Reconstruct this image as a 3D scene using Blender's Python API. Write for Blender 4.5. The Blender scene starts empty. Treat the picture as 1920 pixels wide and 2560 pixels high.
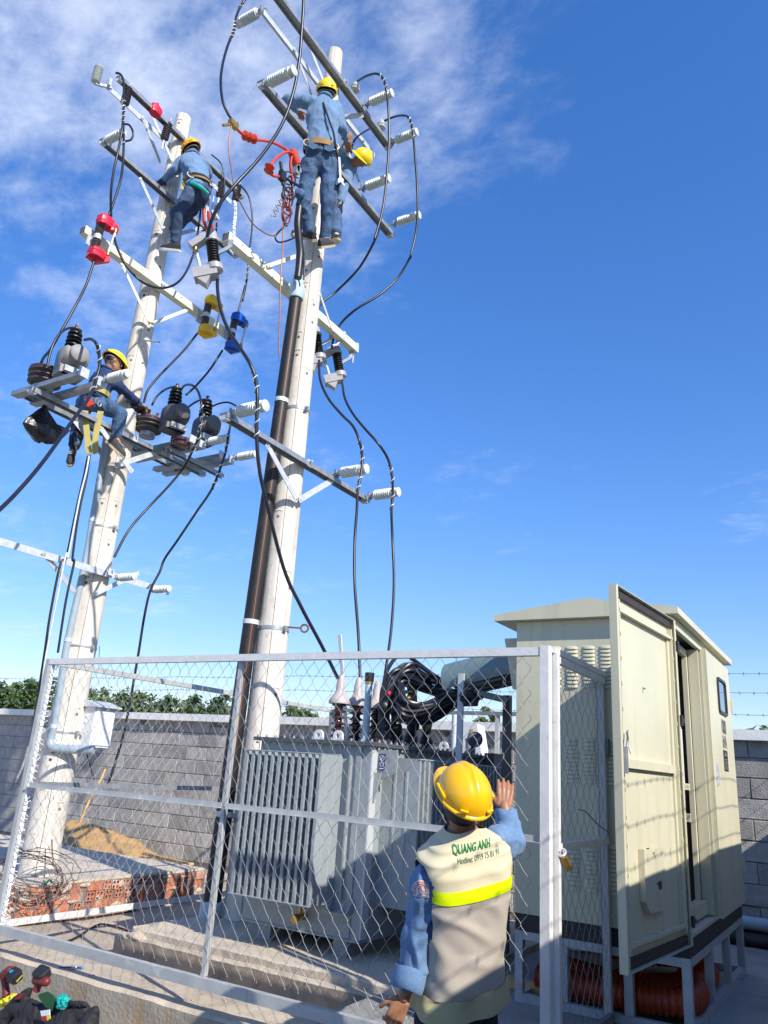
import bpy, math, random
from mathutils import Vector, Matrix, Quaternion, noise
from mathutils.bvhtree import BVHTree
random.seed(7)
R = math.radians
scene = bpy.context.scene
COL = scene.collection

# ---------------------------------------------------------------- camera
cam_d = bpy.data.cameras.new('camera')
cam_d.sensor_fit = 'VERTICAL'
cam_d.sensor_height = 36.0
cam_d.lens = 36.0 * 1930.0 / 2560.0
cam_d.clip_start = 0.05
cam_d.clip_end = 3000
cam = bpy.data.objects.new('camera', cam_d)
COL.objects.link(cam)
yaw, pitch, roll = R(-32.1), R(18.55), R(3.89)
fwd = Vector((math.sin(yaw) * math.cos(pitch), math.cos(yaw) * math.cos(pitch), math.sin(pitch)))
rgt = Vector((math.cos(yaw), -math.sin(yaw), 0))
upv = rgt.cross(fwd)
rg2 = rgt * math.cos(roll) + upv * math.sin(roll)
up2 = -rgt * math.sin(roll) + upv * math.cos(roll)
m = Matrix((rg2, up2, -fwd)).transposed().to_4x4()
m.translation = Vector((0, 0, 1.30))
cam.matrix_world = m
scene.camera = cam

# ---------------------------------------------------------------- light
SUN_EL, SUN_AZ = 35.9, 21.0          # elevation; degrees from +X towards -Y
sd = Vector((math.cos(R(SUN_AZ)) * math.cos(R(SUN_EL)), -math.sin(R(SUN_AZ)) * math.cos(R(SUN_EL)), math.sin(R(SUN_EL))))
sun_d = bpy.data.lights.new('sun', 'SUN')
sun_d.energy = 3.6
sun_d.angle = R(0.53)
sun_d.color = (1.0, 0.945, 0.85)
sun = bpy.data.objects.new('sun', sun_d)
sun.rotation_euler = sd.to_track_quat('Z', 'Y').to_euler()
sun.location = (20, -20, 20)
COL.objects.link(sun)

world = bpy.data.worlds.new('World')
scene.world = world
world.use_nodes = True
nt = world.node_tree
nt.nodes.clear()
def wn(t, **k):
    n = nt.nodes.new(t)
    for a, b in k.items():
        setattr(n, a, b)
    return n
def wl(a, b):
    nt.links.new(a, b)
def wmath(op, a, b=None, c=None):
    n = wn('ShaderNodeMath', operation=op)
    for i, v in enumerate((a, b, c)):
        if v is None: continue
        if isinstance(v, (int, float)): n.inputs[i].default_value = v
        else: wl(v, n.inputs[i])
    return n.outputs[0]
sky = wn('ShaderNodeTexSky', sky_type='NISHITA')
sky.sun_disc = False
sky.sun_elevation = R(SUN_EL)
sky.sun_rotation = math.atan2(sd.x, sd.y)
sky.air_density = 1.0
sky.dust_density = 0.2
sky.ozone_density = 2.2
hsv = wn('ShaderNodeHueSaturation')
hsv.inputs['Saturation'].default_value = 1.30
hsv.inputs['Hue'].default_value = 0.505
hsv.inputs['Value'].default_value = 1.0
# soft shoulder on the sky's brightness, the same in every direction
bw = wn('ShaderNodeRGBToBW'); wl(sky.outputs[0], bw.inputs[0])
shoulder = wmath('DIVIDE', 1.0, wmath('ADD', 1.0, wmath('DIVIDE', bw.outputs[0], 8.0)))
scl = wn('ShaderNodeVectorMath', operation='SCALE'); wl(sky.outputs[0], scl.inputs[0]); wl(shoulder, scl.inputs['Scale'])
wl(scl.outputs[0], hsv.inputs['Color'])
# clouds: thin high cloud projected on a flat layer
tc = wn('ShaderNodeTexCoord')
sep = wn('ShaderNodeSeparateXYZ')
wl(tc.outputs['Generated'], sep.inputs[0])
zc = wmath('MAXIMUM', sep.outputs[2], 0.02)
zz = wmath('ADD', zc, 0.12)
cx = wmath('DIVIDE', sep.outputs[0], zz)
cy = wmath('DIVIDE', sep.outputs[1], zz)
cmb = wn('ShaderNodeCombineXYZ')
wl(cx, cmb.inputs[0]); wl(cy, cmb.inputs[1])
def cloud_noise(scale, detail, rough, loc, stretch=(1, 1, 1), rot=0, dist=0.0):
    mp = wn('ShaderNodeMapping')
    mp.inputs['Location'].default_value = loc
    mp.inputs['Scale'].default_value = stretch
    mp.inputs['Rotation'].default_value = (0, 0, rot)
    wl(cmb.outputs[0], mp.inputs[0])
    n = wn('ShaderNodeTexNoise')
    n.inputs['Scale'].default_value = scale
    n.inputs['Detail'].default_value = detail
    n.inputs['Roughness'].default_value = rough
    n.inputs['Distortion'].default_value = dist
    wl(mp.outputs[0], n.inputs['Vector'])
    return n.outputs[0]
def ramp(v, a, b, lo=0.0, hi=1.0):
    n = wn('ShaderNodeMapRange', interpolation_type='SMOOTHSTEP')
    n.inputs[1].default_value = a; n.inputs[2].default_value = b
    n.inputs[3].default_value = lo; n.inputs[4].default_value = hi
    wl(v, n.inputs[0])
    return n.outputs[0]
def bank(d, c0, c1):
    n = wn('ShaderNodeVectorMath', operation='DOT_PRODUCT')
    nrm = wn('ShaderNodeVectorMath', operation='NORMALIZE')
    wl(tc.outputs['Generated'], nrm.inputs[0])
    wl(nrm.outputs[0], n.inputs[0])
    n.inputs[1].default_value = Vector(d).normalized()
    return ramp(n.outputs[1], c0, c1)
n1 = cloud_noise(1.3, 4, 0.55, (3.1, 1.7, 0.0), (1, 1.35, 1), 0.5, 0.4)
n2 = cloud_noise(7.5, 9, 0.62, (1.4, 5.2, 0.3), (1, 1.35, 1), 0.7, 0.25)
n3 = cloud_noise(26.0, 6, 0.6, (0.4, 2.2, 0.9), (1, 1.4, 1), 0.3, 0.2)
w1 = wmath('ADD', wmath('MULTIPLY', n1, 0.55), wmath('ADD', wmath('MULTIPLY', n2, 0.42), wmath('MULTIPLY', n3, 0.14)))
b1 = bank((-0.522,0.41,0.748), 0.862, 0.985)
b2 = bank((-0.736,0.584,0.342), 0.90, 0.995)
b3 = wmath('MAXIMUM', bank((-0.078,0.948,0.31), 0.9955, 0.9998), bank((-0.393,0.857,0.333), 0.994, 0.9995))
cov = wmath('MAXIMUM', wmath('MAXIMUM', wmath('MULTIPLY', b1, 1.0), wmath('MULTIPLY', b2, 0.52)), wmath('MULTIPLY', b3, 0.5))
thr = wmath('SUBTRACT', w1, wmath('SUBTRACT', 0.655, wmath('MULTIPLY', cov, 0.235)))
cl = wmath('MULTIPLY', ramp(thr, -0.01, 0.36), wmath('MULTIPLY_ADD', cov, 0.52, 0.30))
cl = wmath('MINIMUM', cl, 0.72)
cmix = wn('ShaderNodeMix', data_type='RGBA')
wl(cl, cmix.inputs[0])
tint = wn('ShaderNodeMix', data_type='RGBA', blend_type='MULTIPLY')
tint.inputs[0].default_value = 1.0
wl(hsv.outputs[0], tint.inputs[6])
tint.inputs[7].default_value = (1.08, 1.01, 1.12, 1)
wl(tint.outputs[2], cmix.inputs[6])
cmix.inputs[7].default_value = (3.6, 3.95, 4.7, 1)
bg = wn('ShaderNodeBackground')
bg.inputs['Strength'].default_value = 0.15
wl(cmix.outputs[2], bg.inputs['Color'])
wo = wn('ShaderNodeOutputWorld')
wl(bg.outputs[0], wo.inputs[0])

scene.view_settings.view_transform = 'Standard'
scene.view_settings.look = 'None'
scene.view_settings.exposure = 0.84
scene.view_settings.gamma = 1.0
scene.view_settings.use_curve_mapping = False
scene.render.engine = 'CYCLES'
scene.cycles.max_bounces = 6
scene.cycles.transparent_max_bounces = 8
scene.cycles.use_denoising = True


# ---------------------------------------------------------------- materials
MATS = {}
def mat(name, col, rough=0.6, metal=0.0, var=0.12, scale=6.0, bump=0.0, bscale=60.0, col2=None, spots=None,
        rand=0.0, stretch=(1, 1, 1), coat=0.0, detail=5.0, trans=0.0, bdist=0.01, sheen=0.0, streak=None):
    """Procedural principled material: base colour broken up by noise, optional second colour, stains and relief."""
    mt = bpy.data.materials.new(name)
    mt.use_nodes = True
    t = mt.node_tree
    b = t.nodes['Principled BSDF']
    b.inputs['Roughness'].default_value = rough
    b.inputs['Metallic'].default_value = metal
    if coat: b.inputs['Coat Weight'].default_value = coat
    if trans: b.inputs['Transmission Weight'].default_value = trans
    if sheen: b.inputs['Sheen Weight'].default_value = sheen
    tcd = t.nodes.new('ShaderNodeTexCoord')
    mp = t.nodes.new('ShaderNodeMapping')
    mp.inputs['Scale'].default_value = stretch
    t.links.new(tcd.outputs['Object'], mp.inputs[0])
    oi = t.nodes.new('ShaderNodeObjectInfo')
    ml = t.nodes.new('ShaderNodeMath'); ml.operation = 'MULTIPLY'; ml.inputs[1].default_value = 37.0
    t.links.new(oi.outputs['Random'], ml.inputs[0])
    t.links.new(ml.outputs[0], mp.inputs['Location'])
    nz = t.nodes.new('ShaderNodeTexNoise')
    nz.inputs['Scale'].default_value = scale
    nz.inputs['Detail'].default_value = detail
    nz.inputs['Roughness'].default_value = 0.62
    t.links.new(mp.outputs[0], nz.inputs['Vector'])
    cr = t.nodes.new('ShaderNodeValToRGB')
    c = Vector(col[:3])
    c2 = Vector(col2[:3]) if col2 else c * (1 - var)
    c1 = c if col2 else c * (1 + var * 0.6)
    cr.color_ramp.elements[0].position = 0.32
    cr.color_ramp.elements[1].position = 0.68
    cr.color_ramp.elements[0].color = (*c2, 1)
    cr.color_ramp.elements[1].color = (*c1, 1)
    t.links.new(nz.outputs[0], cr.inputs[0])
    out = cr.outputs[0]
    def mixin(out, fac, colr, blend='MIX'):
        mx = t.nodes.new('ShaderNodeMix'); mx.data_type = 'RGBA'; mx.blend_type = blend
        t.links.new(fac, mx.inputs[0]); t.links.new(out, mx.inputs[6])
        mx.inputs[7].default_value = (*colr[:3], 1)
        return mx.outputs[2]
    def nramp(sc, lo, hi, amt, st=(1, 1, 1), dt=4.0):
        m2 = t.nodes.new('ShaderNodeMapping'); m2.inputs['Scale'].default_value = st
        t.links.new(mp.outputs[0], m2.inputs[0])
        n2 = t.nodes.new('ShaderNodeTexNoise'); n2.inputs['Scale'].default_value = sc; n2.inputs['Detail'].default_value = dt
        t.links.new(m2.outputs[0], n2.inputs['Vector'])
        r2 = t.nodes.new('ShaderNodeMapRange'); r2.inputs[1].default_value = lo; r2.inputs[2].default_value = hi
        r2.inputs[3].default_value = 0; r2.inputs[4].default_value = amt
        t.links.new(n2.outputs[0], r2.inputs[0])
        return r2.outputs[0]
    if spots:      # (colour, scale, lo, hi, amount)
        out = mixin(out, nramp(spots[1], spots[2], spots[3], spots[4]), spots[0])
    if streak:     # (colour, scale, lo, hi, amount, stretch)
        out = mixin(out, nramp(streak[1], streak[2], streak[3], streak[4], streak[5]), streak[0])
    if rand:
        hs = t.nodes.new('ShaderNodeHueSaturation')
        mr = t.nodes.new('ShaderNodeMapRange'); mr.inputs[3].default_value = 1 - rand; mr.inputs[4].default_value = 1 + rand
        t.links.new(oi.outputs['Random'], mr.inputs[0])
        t.links.new(mr.outputs[0], hs.inputs['Value'])
        t.links.new(out, hs.inputs['Color'])
        out = hs.outputs[0]
    t.links.new(out, b.inputs['Base Color'])
    if bump:
        nb = t.nodes.new('ShaderNodeTexNoise')
        nb.inputs['Scale'].default_value = bscale
        nb.inputs['Detail'].default_value = 6
        t.links.new(mp.outputs[0], nb.inputs['Vector'])
        bp = t.nodes.new('ShaderNodeBump')
        bp.inputs['Strength'].default_value = bump
        bp.inputs['Distance'].default_value = bdist
        t.links.new(nb.outputs[0], bp.inputs['Height'])
        t.links.new(bp.outputs[0], b.inputs['Normal'])
        # roughness breakup
        rr = t.nodes.new('ShaderNodeMapRange')
        rr.inputs[3].default_value = max(0.05, rough - 0.1); rr.inputs[4].default_value = min(1, rough + 0.1)
        t.links.new(nz.outputs[0], rr.inputs[0])
        t.links.new(rr.outputs[0], b.inputs['Roughness'])
    MATS[name] = mt
    return mt

M = {}
M['galv'] = mat('galvanized_steel', (0.36, 0.38, 0.40), 0.45, 0.5, 0.22, 14, 0.08, 40, stretch=(1, 1, 1))
M['galv_light'] = mat('bright_galvanized_steel', (0.58, 0.61, 0.64), 0.42, 0.2, 0.18, 16, 0.05, 40)
M['wire'] = mat('galvanized_wire', (0.27, 0.275, 0.28), 0.5, 0.3, 0.15, 9)
M['fence_white'] = mat('white_fence_paint', (0.70, 0.69, 0.66), 0.55, 0, 0.10, 9, 0.18, 35, spots=((0.30, 0.24, 0.20), 13, 0.62, 0.80, 0.65))
M['fence_grey'] = mat('grey_fence_paint', (0.43, 0.44, 0.43), 0.5, 0.1, 0.14, 9, 0.12, 35, spots=((0.72, 0.72, 0.70), 11, 0.60, 0.78, 0.6))
M['fence_dark'] = mat('dark_fence_paint_and_shade', (0.20, 0.21, 0.23), 0.5, 0.1, 0.2, 9, 0.1, 35)
M['pole'] = mat('spun_concrete', (0.68, 0.63, 0.55), 0.85, 0, 0.16, 3.2, 0.35, 28, stretch=(1, 1, 0.6),
                spots=((0.33, 0.30, 0.27), 22, 0.58, 0.74, 0.55), streak=((0.38, 0.34, 0.30), 3.0, 0.52, 0.74, 0.55, (5, 5, 0.4)))
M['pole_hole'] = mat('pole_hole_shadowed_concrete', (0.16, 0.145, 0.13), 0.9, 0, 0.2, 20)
M['cream'] = mat('cream_beam_paint', (0.74, 0.73, 0.56), 0.5, 0, 0.07, 7, 0.05, 40, spots=((0.5, 0.48, 0.38), 18, 0.64, 0.8, 0.4))
M['porcelain'] = mat('pale_grey_insulator', (0.62, 0.66, 0.64), 0.32, 0, 0.05, 6, coat=0.25)
M['porc_groove'] = mat('insulator_dirt_grey', (0.50, 0.53, 0.51), 0.5, 0, 0.1, 6)
M['brown_porc'] = mat('brown_glazed_porcelain', (0.060, 0.022, 0.020), 0.18, 0, 0.2, 5, coat=0.5)
M['poly_grey'] = mat('grey_silicone_sheds', (0.115, 0.11, 0.12), 0.5, 0, 0.12, 8)
M['poly_brown'] = mat('dark_polymer_sheds', (0.085, 0.07, 0.075), 0.5, 0, 0.12, 8)
M['rubber'] = mat('black_rubber', (0.015, 0.015, 0.017), 0.42, 0, 0.2, 8)
M['cable'] = mat('black_cable_sheath', (0.013, 0.014, 0.022), 0.36, 0, 0.25, 6)
M['hdpe'] = mat('black_plastic_pipe', (0.013, 0.012, 0.012), 0.55, 0, 0.3, 5, 0.06, 30, spots=((0.050, 0.040, 0.034), 7, 0.54, 0.75, 0.5))
M['orange_line'] = mat('orange_pipe_stripe', (0.50, 0.11, 0.02), 0.5)
M['pvc_grey'] = mat('grey_conduit', (0.30, 0.37, 0.42), 0.4, 0, 0.08, 8)
M['pvc_cap'] = mat('pale_blue_pipe_cap', (0.42, 0.55, 0.60), 0.5, 0, 0.10, 10)
M['red_cover'] = mat('red_silicone_cover', (0.72, 0.018, 0.055), 0.38, 0, 0.1, 8)
M['yellow_cover'] = mat('yellow_silicone_cover', (0.85, 0.50, 0.004), 0.38, 0, 0.1, 8)
M['blue_cover'] = mat('blue_silicone_cover', (0.006, 0.09, 0.52), 0.38, 0, 0.1, 8)
M['grey_cover'] = mat('grey_silicone_cover', (0.36, 0.35, 0.36), 0.45, 0, 0.08, 8)
M['tank_grey'] = mat('grey_epoxy_casting', (0.115, 0.118, 0.13), 0.55, 0, 0.14, 7, 0.15, 60)
M['tank_grey2'] = mat('pale_grey_epoxy_casting', (0.27, 0.26, 0.255), 0.6, 0, 0.14, 7, 0.15, 60)
M['brass'] = mat('brass', (0.55, 0.34, 0.09), 0.35, 0.8, 0.15, 12)
M['orange_rubber'] = mat('orange_rubber_sheath', (0.60, 0.055, 0.018), 0.45, 0, 0.15, 8)
M['copper'] = mat('copper_wire', (0.30, 0.125, 0.075), 0.4, 0.5, 0.15, 12)
M['fuse_tube'] = mat('white_fuse_tube', (0.62, 0.62, 0.60), 0.4, 0, 0.08, 14)
M['black_bag'] = mat('black_plastic_bag', (0.012, 0.012, 0.014), 0.28, 0, 0.2, 8, 0.5, 18, bdist=0.03)
M['cab'] = mat('beige_cabinet_paint', (0.585, 0.555, 0.395), 0.42, 0, 0.06, 2.2, 0.10, 4.0, streak=((0.43, 0.40, 0.29), 3.0, 0.52, 0.78, 0.55, (4, 4, 0.35)), spots=((0.40, 0.37, 0.28), 26, 0.66, 0.80, 0.35), bdist=0.006)
M['cab_dark'] = mat('dark_brown_interior_shade', (0.045, 0.038, 0.032), 0.6, 0, 0.2, 6)
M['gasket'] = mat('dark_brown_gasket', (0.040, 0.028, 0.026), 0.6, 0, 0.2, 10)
M['black_base'] = mat('black_painted_plinth', (0.018, 0.018, 0.020), 0.55, 0, 0.3, 8)
M['stand'] = mat('pale_blue_grey_stand_paint', (0.42, 0.44, 0.44), 0.55, 0.05, 0.14, 9, 0.1, 40, spots=((0.24, 0.24, 0.24), 14, 0.62, 0.8, 0.5))
M['glass'] = mat('window_glass', (0.10, 0.13, 0.16), 0.06, 0, 0.05, 3, coat=0.6)
M['ink'] = mat('black_ink', (0.02, 0.02, 0.02), 0.5)
M['ink_grey'] = mat('grey_ink', (0.14, 0.14, 0.13), 0.5)
M['white_print'] = mat('white_print', (0.75, 0.75, 0.75), 0.5)
M['trafo'] = mat('transformer_grey_paint', (0.30, 0.335, 0.35), 0.38, 0.0, 0.08, 3, 0.03, 60, streak=((0.22, 0.23, 0.23), 3.0, 0.56, 0.8, 0.4, (5, 5, 0.4)))
M['trafo_pale'] = mat('pale_grey_post_and_sunlit_corner', (0.50, 0.52, 0.53), 0.45, 0, 0.06, 5)
M['trafo_lid'] = mat('dark_grey_lid_paint', (0.085, 0.095, 0.105), 0.42, 0.0, 0.1, 5)
M['white_paint'] = mat('white_paint', (0.72, 0.74, 0.75), 0.5, 0, 0.06, 6)
M['boot'] = mat('pinkish_grey_bushing_boot', (0.46, 0.40, 0.38), 0.5, 0, 0.08, 8)
M['blue_label'] = mat('blue_label', (0.010, 0.030, 0.16), 0.4)
M['duct'] = mat('blue_grey_sheet_metal', (0.155, 0.225, 0.235), 0.45, 0.1, 0.06, 4)
M['post_dark'] = mat('dark_grey_steel_post', (0.10, 0.105, 0.115), 0.5, 0.1, 0.1, 6)
M['red_paint'] = mat('red_valve_paint', (0.45, 0.01, 0.015), 0.4, 0, 0.15, 9)
M['block'] = mat('grey_concrete_block', (0.37, 0.35, 0.325), 0.92, 0, 0.22, 9, 0.7, 70, rand=0.24, spots=((0.42, 0.40, 0.37), 16, 0.58, 0.74, 0.55), bdist=0.012)
M['mortar'] = mat('mortar', (0.15, 0.14, 0.135), 0.95, 0, 0.2, 20, 0.5, 80)
M['coping'] = mat('white_coping_render', (0.80, 0.79, 0.76), 0.85, 0, 0.08, 4, 0.25, 40, spots=((0.46, 0.44, 0.41), 6, 0.58, 0.8, 0.5))
M['barb'] = mat('barbed_wire_steel', (0.22, 0.22, 0.25), 0.5, 0.4, 0.2, 20)
M['brick'] = mat('orange_clay_brick', (0.54, 0.185, 0.09), 0.9, 0, 0.22, 14, 0.4, 70, rand=0.22, spots=((0.45, 0.40, 0.35), 10, 0.52, 0.66, 0.85))
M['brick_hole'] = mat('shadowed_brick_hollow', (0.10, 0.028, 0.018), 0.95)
M['slab'] = mat('sandy_concrete', (0.58, 0.50, 0.385), 0.93, 0, 0.14, 2.5, 0.4, 55, spots=((0.33, 0.29, 0.24), 7, 0.58, 0.76, 0.6))
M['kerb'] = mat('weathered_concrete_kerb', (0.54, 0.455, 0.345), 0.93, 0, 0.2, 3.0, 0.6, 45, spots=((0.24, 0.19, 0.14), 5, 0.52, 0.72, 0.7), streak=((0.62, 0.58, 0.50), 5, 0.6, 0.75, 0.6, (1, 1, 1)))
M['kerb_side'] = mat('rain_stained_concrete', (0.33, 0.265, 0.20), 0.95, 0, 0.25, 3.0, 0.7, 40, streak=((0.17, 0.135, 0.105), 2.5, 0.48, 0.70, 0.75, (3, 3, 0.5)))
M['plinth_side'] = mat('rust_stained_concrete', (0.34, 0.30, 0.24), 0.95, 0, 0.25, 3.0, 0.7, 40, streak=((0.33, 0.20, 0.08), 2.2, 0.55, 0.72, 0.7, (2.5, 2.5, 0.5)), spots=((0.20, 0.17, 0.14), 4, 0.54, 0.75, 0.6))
M['soil'] = mat('dusty_concrete_ground', (0.48, 0.40, 0.30), 0.95, 0, 0.2, 1.8, 0.6, 40, spots=((0.25, 0.21, 0.165), 3.2, 0.5, 0.74, 0.65))
M['ground'] = mat('grey_concrete_yard', (0.34, 0.33, 0.31), 0.92, 0, 0.2, 1.2, 0.4, 40, spots=((0.17, 0.165, 0.16), 2.3, 0.5, 0.72, 0.7))
M['earth'] = mat('earth_and_grass', (0.16, 0.15, 0.085), 0.95, 0, 0.4, 0.4, col2=(0.07, 0.09, 0.03))
M['sand'] = mat('damp_orange_sand', (0.52, 0.33, 0.14), 0.95, 0, 0.15, 12, 0.9, 60, col2=(0.40, 0.225, 0.075), bdist=0.02)
M['bamboo'] = mat('bamboo_pole', (0.56, 0.34, 0.13), 0.55, 0, 0.2, 12)
M['orange_pipe'] = mat('orange_corrugated_plastic', (0.36, 0.045, 0.012), 0.42, 0, 0.2, 5)
M['leaf'] = mat('leaf_green', (0.105, 0.165, 0.035), 0.6, 0, 0.3, 1.1, col2=(0.045, 0.085, 0.018))
M['leaf2'] = mat('deep_leaf_green', (0.085, 0.145, 0.038), 0.6, 0, 0.3, 1.1, col2=(0.035, 0.075, 0.018))
M['bark'] = mat('bark', (0.09, 0.065, 0.045), 0.9, 0, 0.3, 8)
# clothing and people
M['denim_light'] = mat('light_blue_denim', (0.125, 0.225, 0.385), 0.88, 0, 0.22, 5, 0.55, 260, spots=((0.27, 0.38, 0.54), 110, 0.55, 0.70, 0.5), sheen=0.15, bdist=0.004)
M['denim_mid'] = mat('faded_blue_denim', (0.050, 0.105, 0.215), 0.88, 0, 0.4, 7, 0.5, 220, spots=((0.22, 0.33, 0.47), 60, 0.55, 0.72, 0.45), bdist=0.004)
M['denim_dark'] = mat('dark_blue_denim', (0.035, 0.065, 0.135), 0.88, 0, 0.35, 6, 0.5, 220, spots=((0.13, 0.20, 0.31), 7, 0.56, 0.74, 0.55), bdist=0.004)
M['denim_navy'] = mat('navy_cotton', (0.018, 0.040, 0.125), 0.85, 0, 0.25, 5, 0.4, 120, bdist=0.004)
M['denim_black'] = mat('blue_black_denim', (0.012, 0.016, 0.034), 0.85, 0, 0.3, 5, 0.4, 120, bdist=0.004)
M['skin'] = mat('tanned_skin', (0.36, 0.165, 0.085), 0.5, 0, 0.12, 12, 0.2, 120, bdist=0.003)
M['skin_dark'] = mat('deeply_tanned_skin', (0.20, 0.085, 0.048), 0.5, 0, 0.12, 12)
M['hair'] = mat('black_hair', (0.012, 0.010, 0.010), 0.45, 0, 0.3, 30, 0.6, 150)
M['helmet'] = mat('yellow_helmet_plastic', (0.90, 0.47, 0.004), 0.26, 0, 0.03, 4, coat=0.35, spots=((0.35, 0.20, 0.05), 30, 0.72, 0.80, 0.55))
M['helmet_lemon'] = mat('lemon_helmet_plastic', (0.88, 0.66, 0.012), 0.30, 0, 0.04, 4, coat=0.3)
M['helmet_in'] = mat('dark_orange_helmet_lining', (0.34, 0.10, 0.02), 0.6, 0, 0.2, 8)
M['strap_grey'] = mat('grey_strap', (0.30, 0.29, 0.26), 0.7, 0, 0.3, 14)
M['belt'] = mat('tan_webbing', (0.28, 0.17, 0.055), 0.75, 0, 0.2, 20, 0.4, 150)
M['belt_green'] = mat('olive_webbing', (0.40, 0.34, 0.10), 0.75, 0, 0.15, 20, 0.4, 150)
M['vest_cream'] = mat('cream_vest_cloth', (0.66, 0.58, 0.385), 0.85, 0, 0.06, 5, 0.35, 240, bdist=0.004)
M['vest_grey'] = mat('beige_grey_vest_cloth', (0.49, 0.43, 0.36), 0.62, 0, 0.07, 5, 0.35, 240, bdist=0.004)
M['vest_trim'] = mat('olive_cream_vest_trim', (0.52, 0.47, 0.26), 0.85, 0, 0.07, 5, 0.35, 240, bdist=0.004)
M['hivis'] = mat('fluorescent_yellow_tape', (0.74, 0.90, 0.0), 0.4, 0, 0.06, 20, 0.3, 120, bdist=0.004)
M['green_ink'] = mat('green_print', (0.005, 0.24, 0.06), 0.6)
M['green_ink2'] = mat('dark_green_print', (0.02, 0.13, 0.045), 0.6)
M['patch_white'] = mat('patch_white', (0.62, 0.60, 0.60), 0.8)
M['patch_red'] = mat('patch_red_thread', (0.55, 0.05, 0.05), 0.8)
M['patch_orange'] = mat('patch_orange_thread', (0.62, 0.20, 0.13), 0.8)
M['patch_navy'] = mat('patch_navy_thread', (0.05, 0.04, 0.13), 0.8)
M['shoe'] = mat('dark_canvas_shoe', (0.035, 0.030, 0.035), 0.75, 0, 0.2, 12)
M['sole'] = mat('tan_rubber_sole', (0.48, 0.40, 0.26), 0.7, 0, 0.12, 14)
M['teal'] = mat('teal_cloth', (0.0, 0.33, 0.30), 0.6, 0, 0.25, 9)
M['bag'] = mat('black_canvas', (0.020, 0.019, 0.022), 0.75, 0, 0.25, 7, 0.4, 130)
M['bag_green'] = mat('green_bag_lining', (0.012, 0.085, 0.03), 0.8, 0, 0.25, 7)
M['yellow_cloth'] = mat('yellow_cloth', (0.72, 0.60, 0.04), 0.8, 0, 0.2, 7)
M['drill_red'] = mat('dark_red_tool_plastic', (0.16, 0.018, 0.022), 0.5, 0, 0.15, 7)
M['drill_black'] = mat('black_tool_plastic', (0.018, 0.018, 0.022), 0.45, 0, 0.15, 7)
M['cyan_print'] = mat('cyan_sticker', (0.03, 0.40, 0.70), 0.5)
M['pen_blue'] = mat('blue_pen_plastic', (0.02, 0.08, 0.42), 0.3)
M['glove'] = mat('dirty_work_glove', (0.44, 0.37, 0.29), 0.85, 0, 0.25, 12)
M['rusty'] = mat('rusty_wire', (0.155, 0.095, 0.080), 0.7, 0.2, 0.35, 15)
M['jug'] = mat('translucent_white_plastic', (0.55, 0.54, 0.50), 0.4, 0, 0.12, 5)
M['green_tape'] = mat('green_plastic_tape', (0.05, 0.32, 0.17), 0.5)

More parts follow.
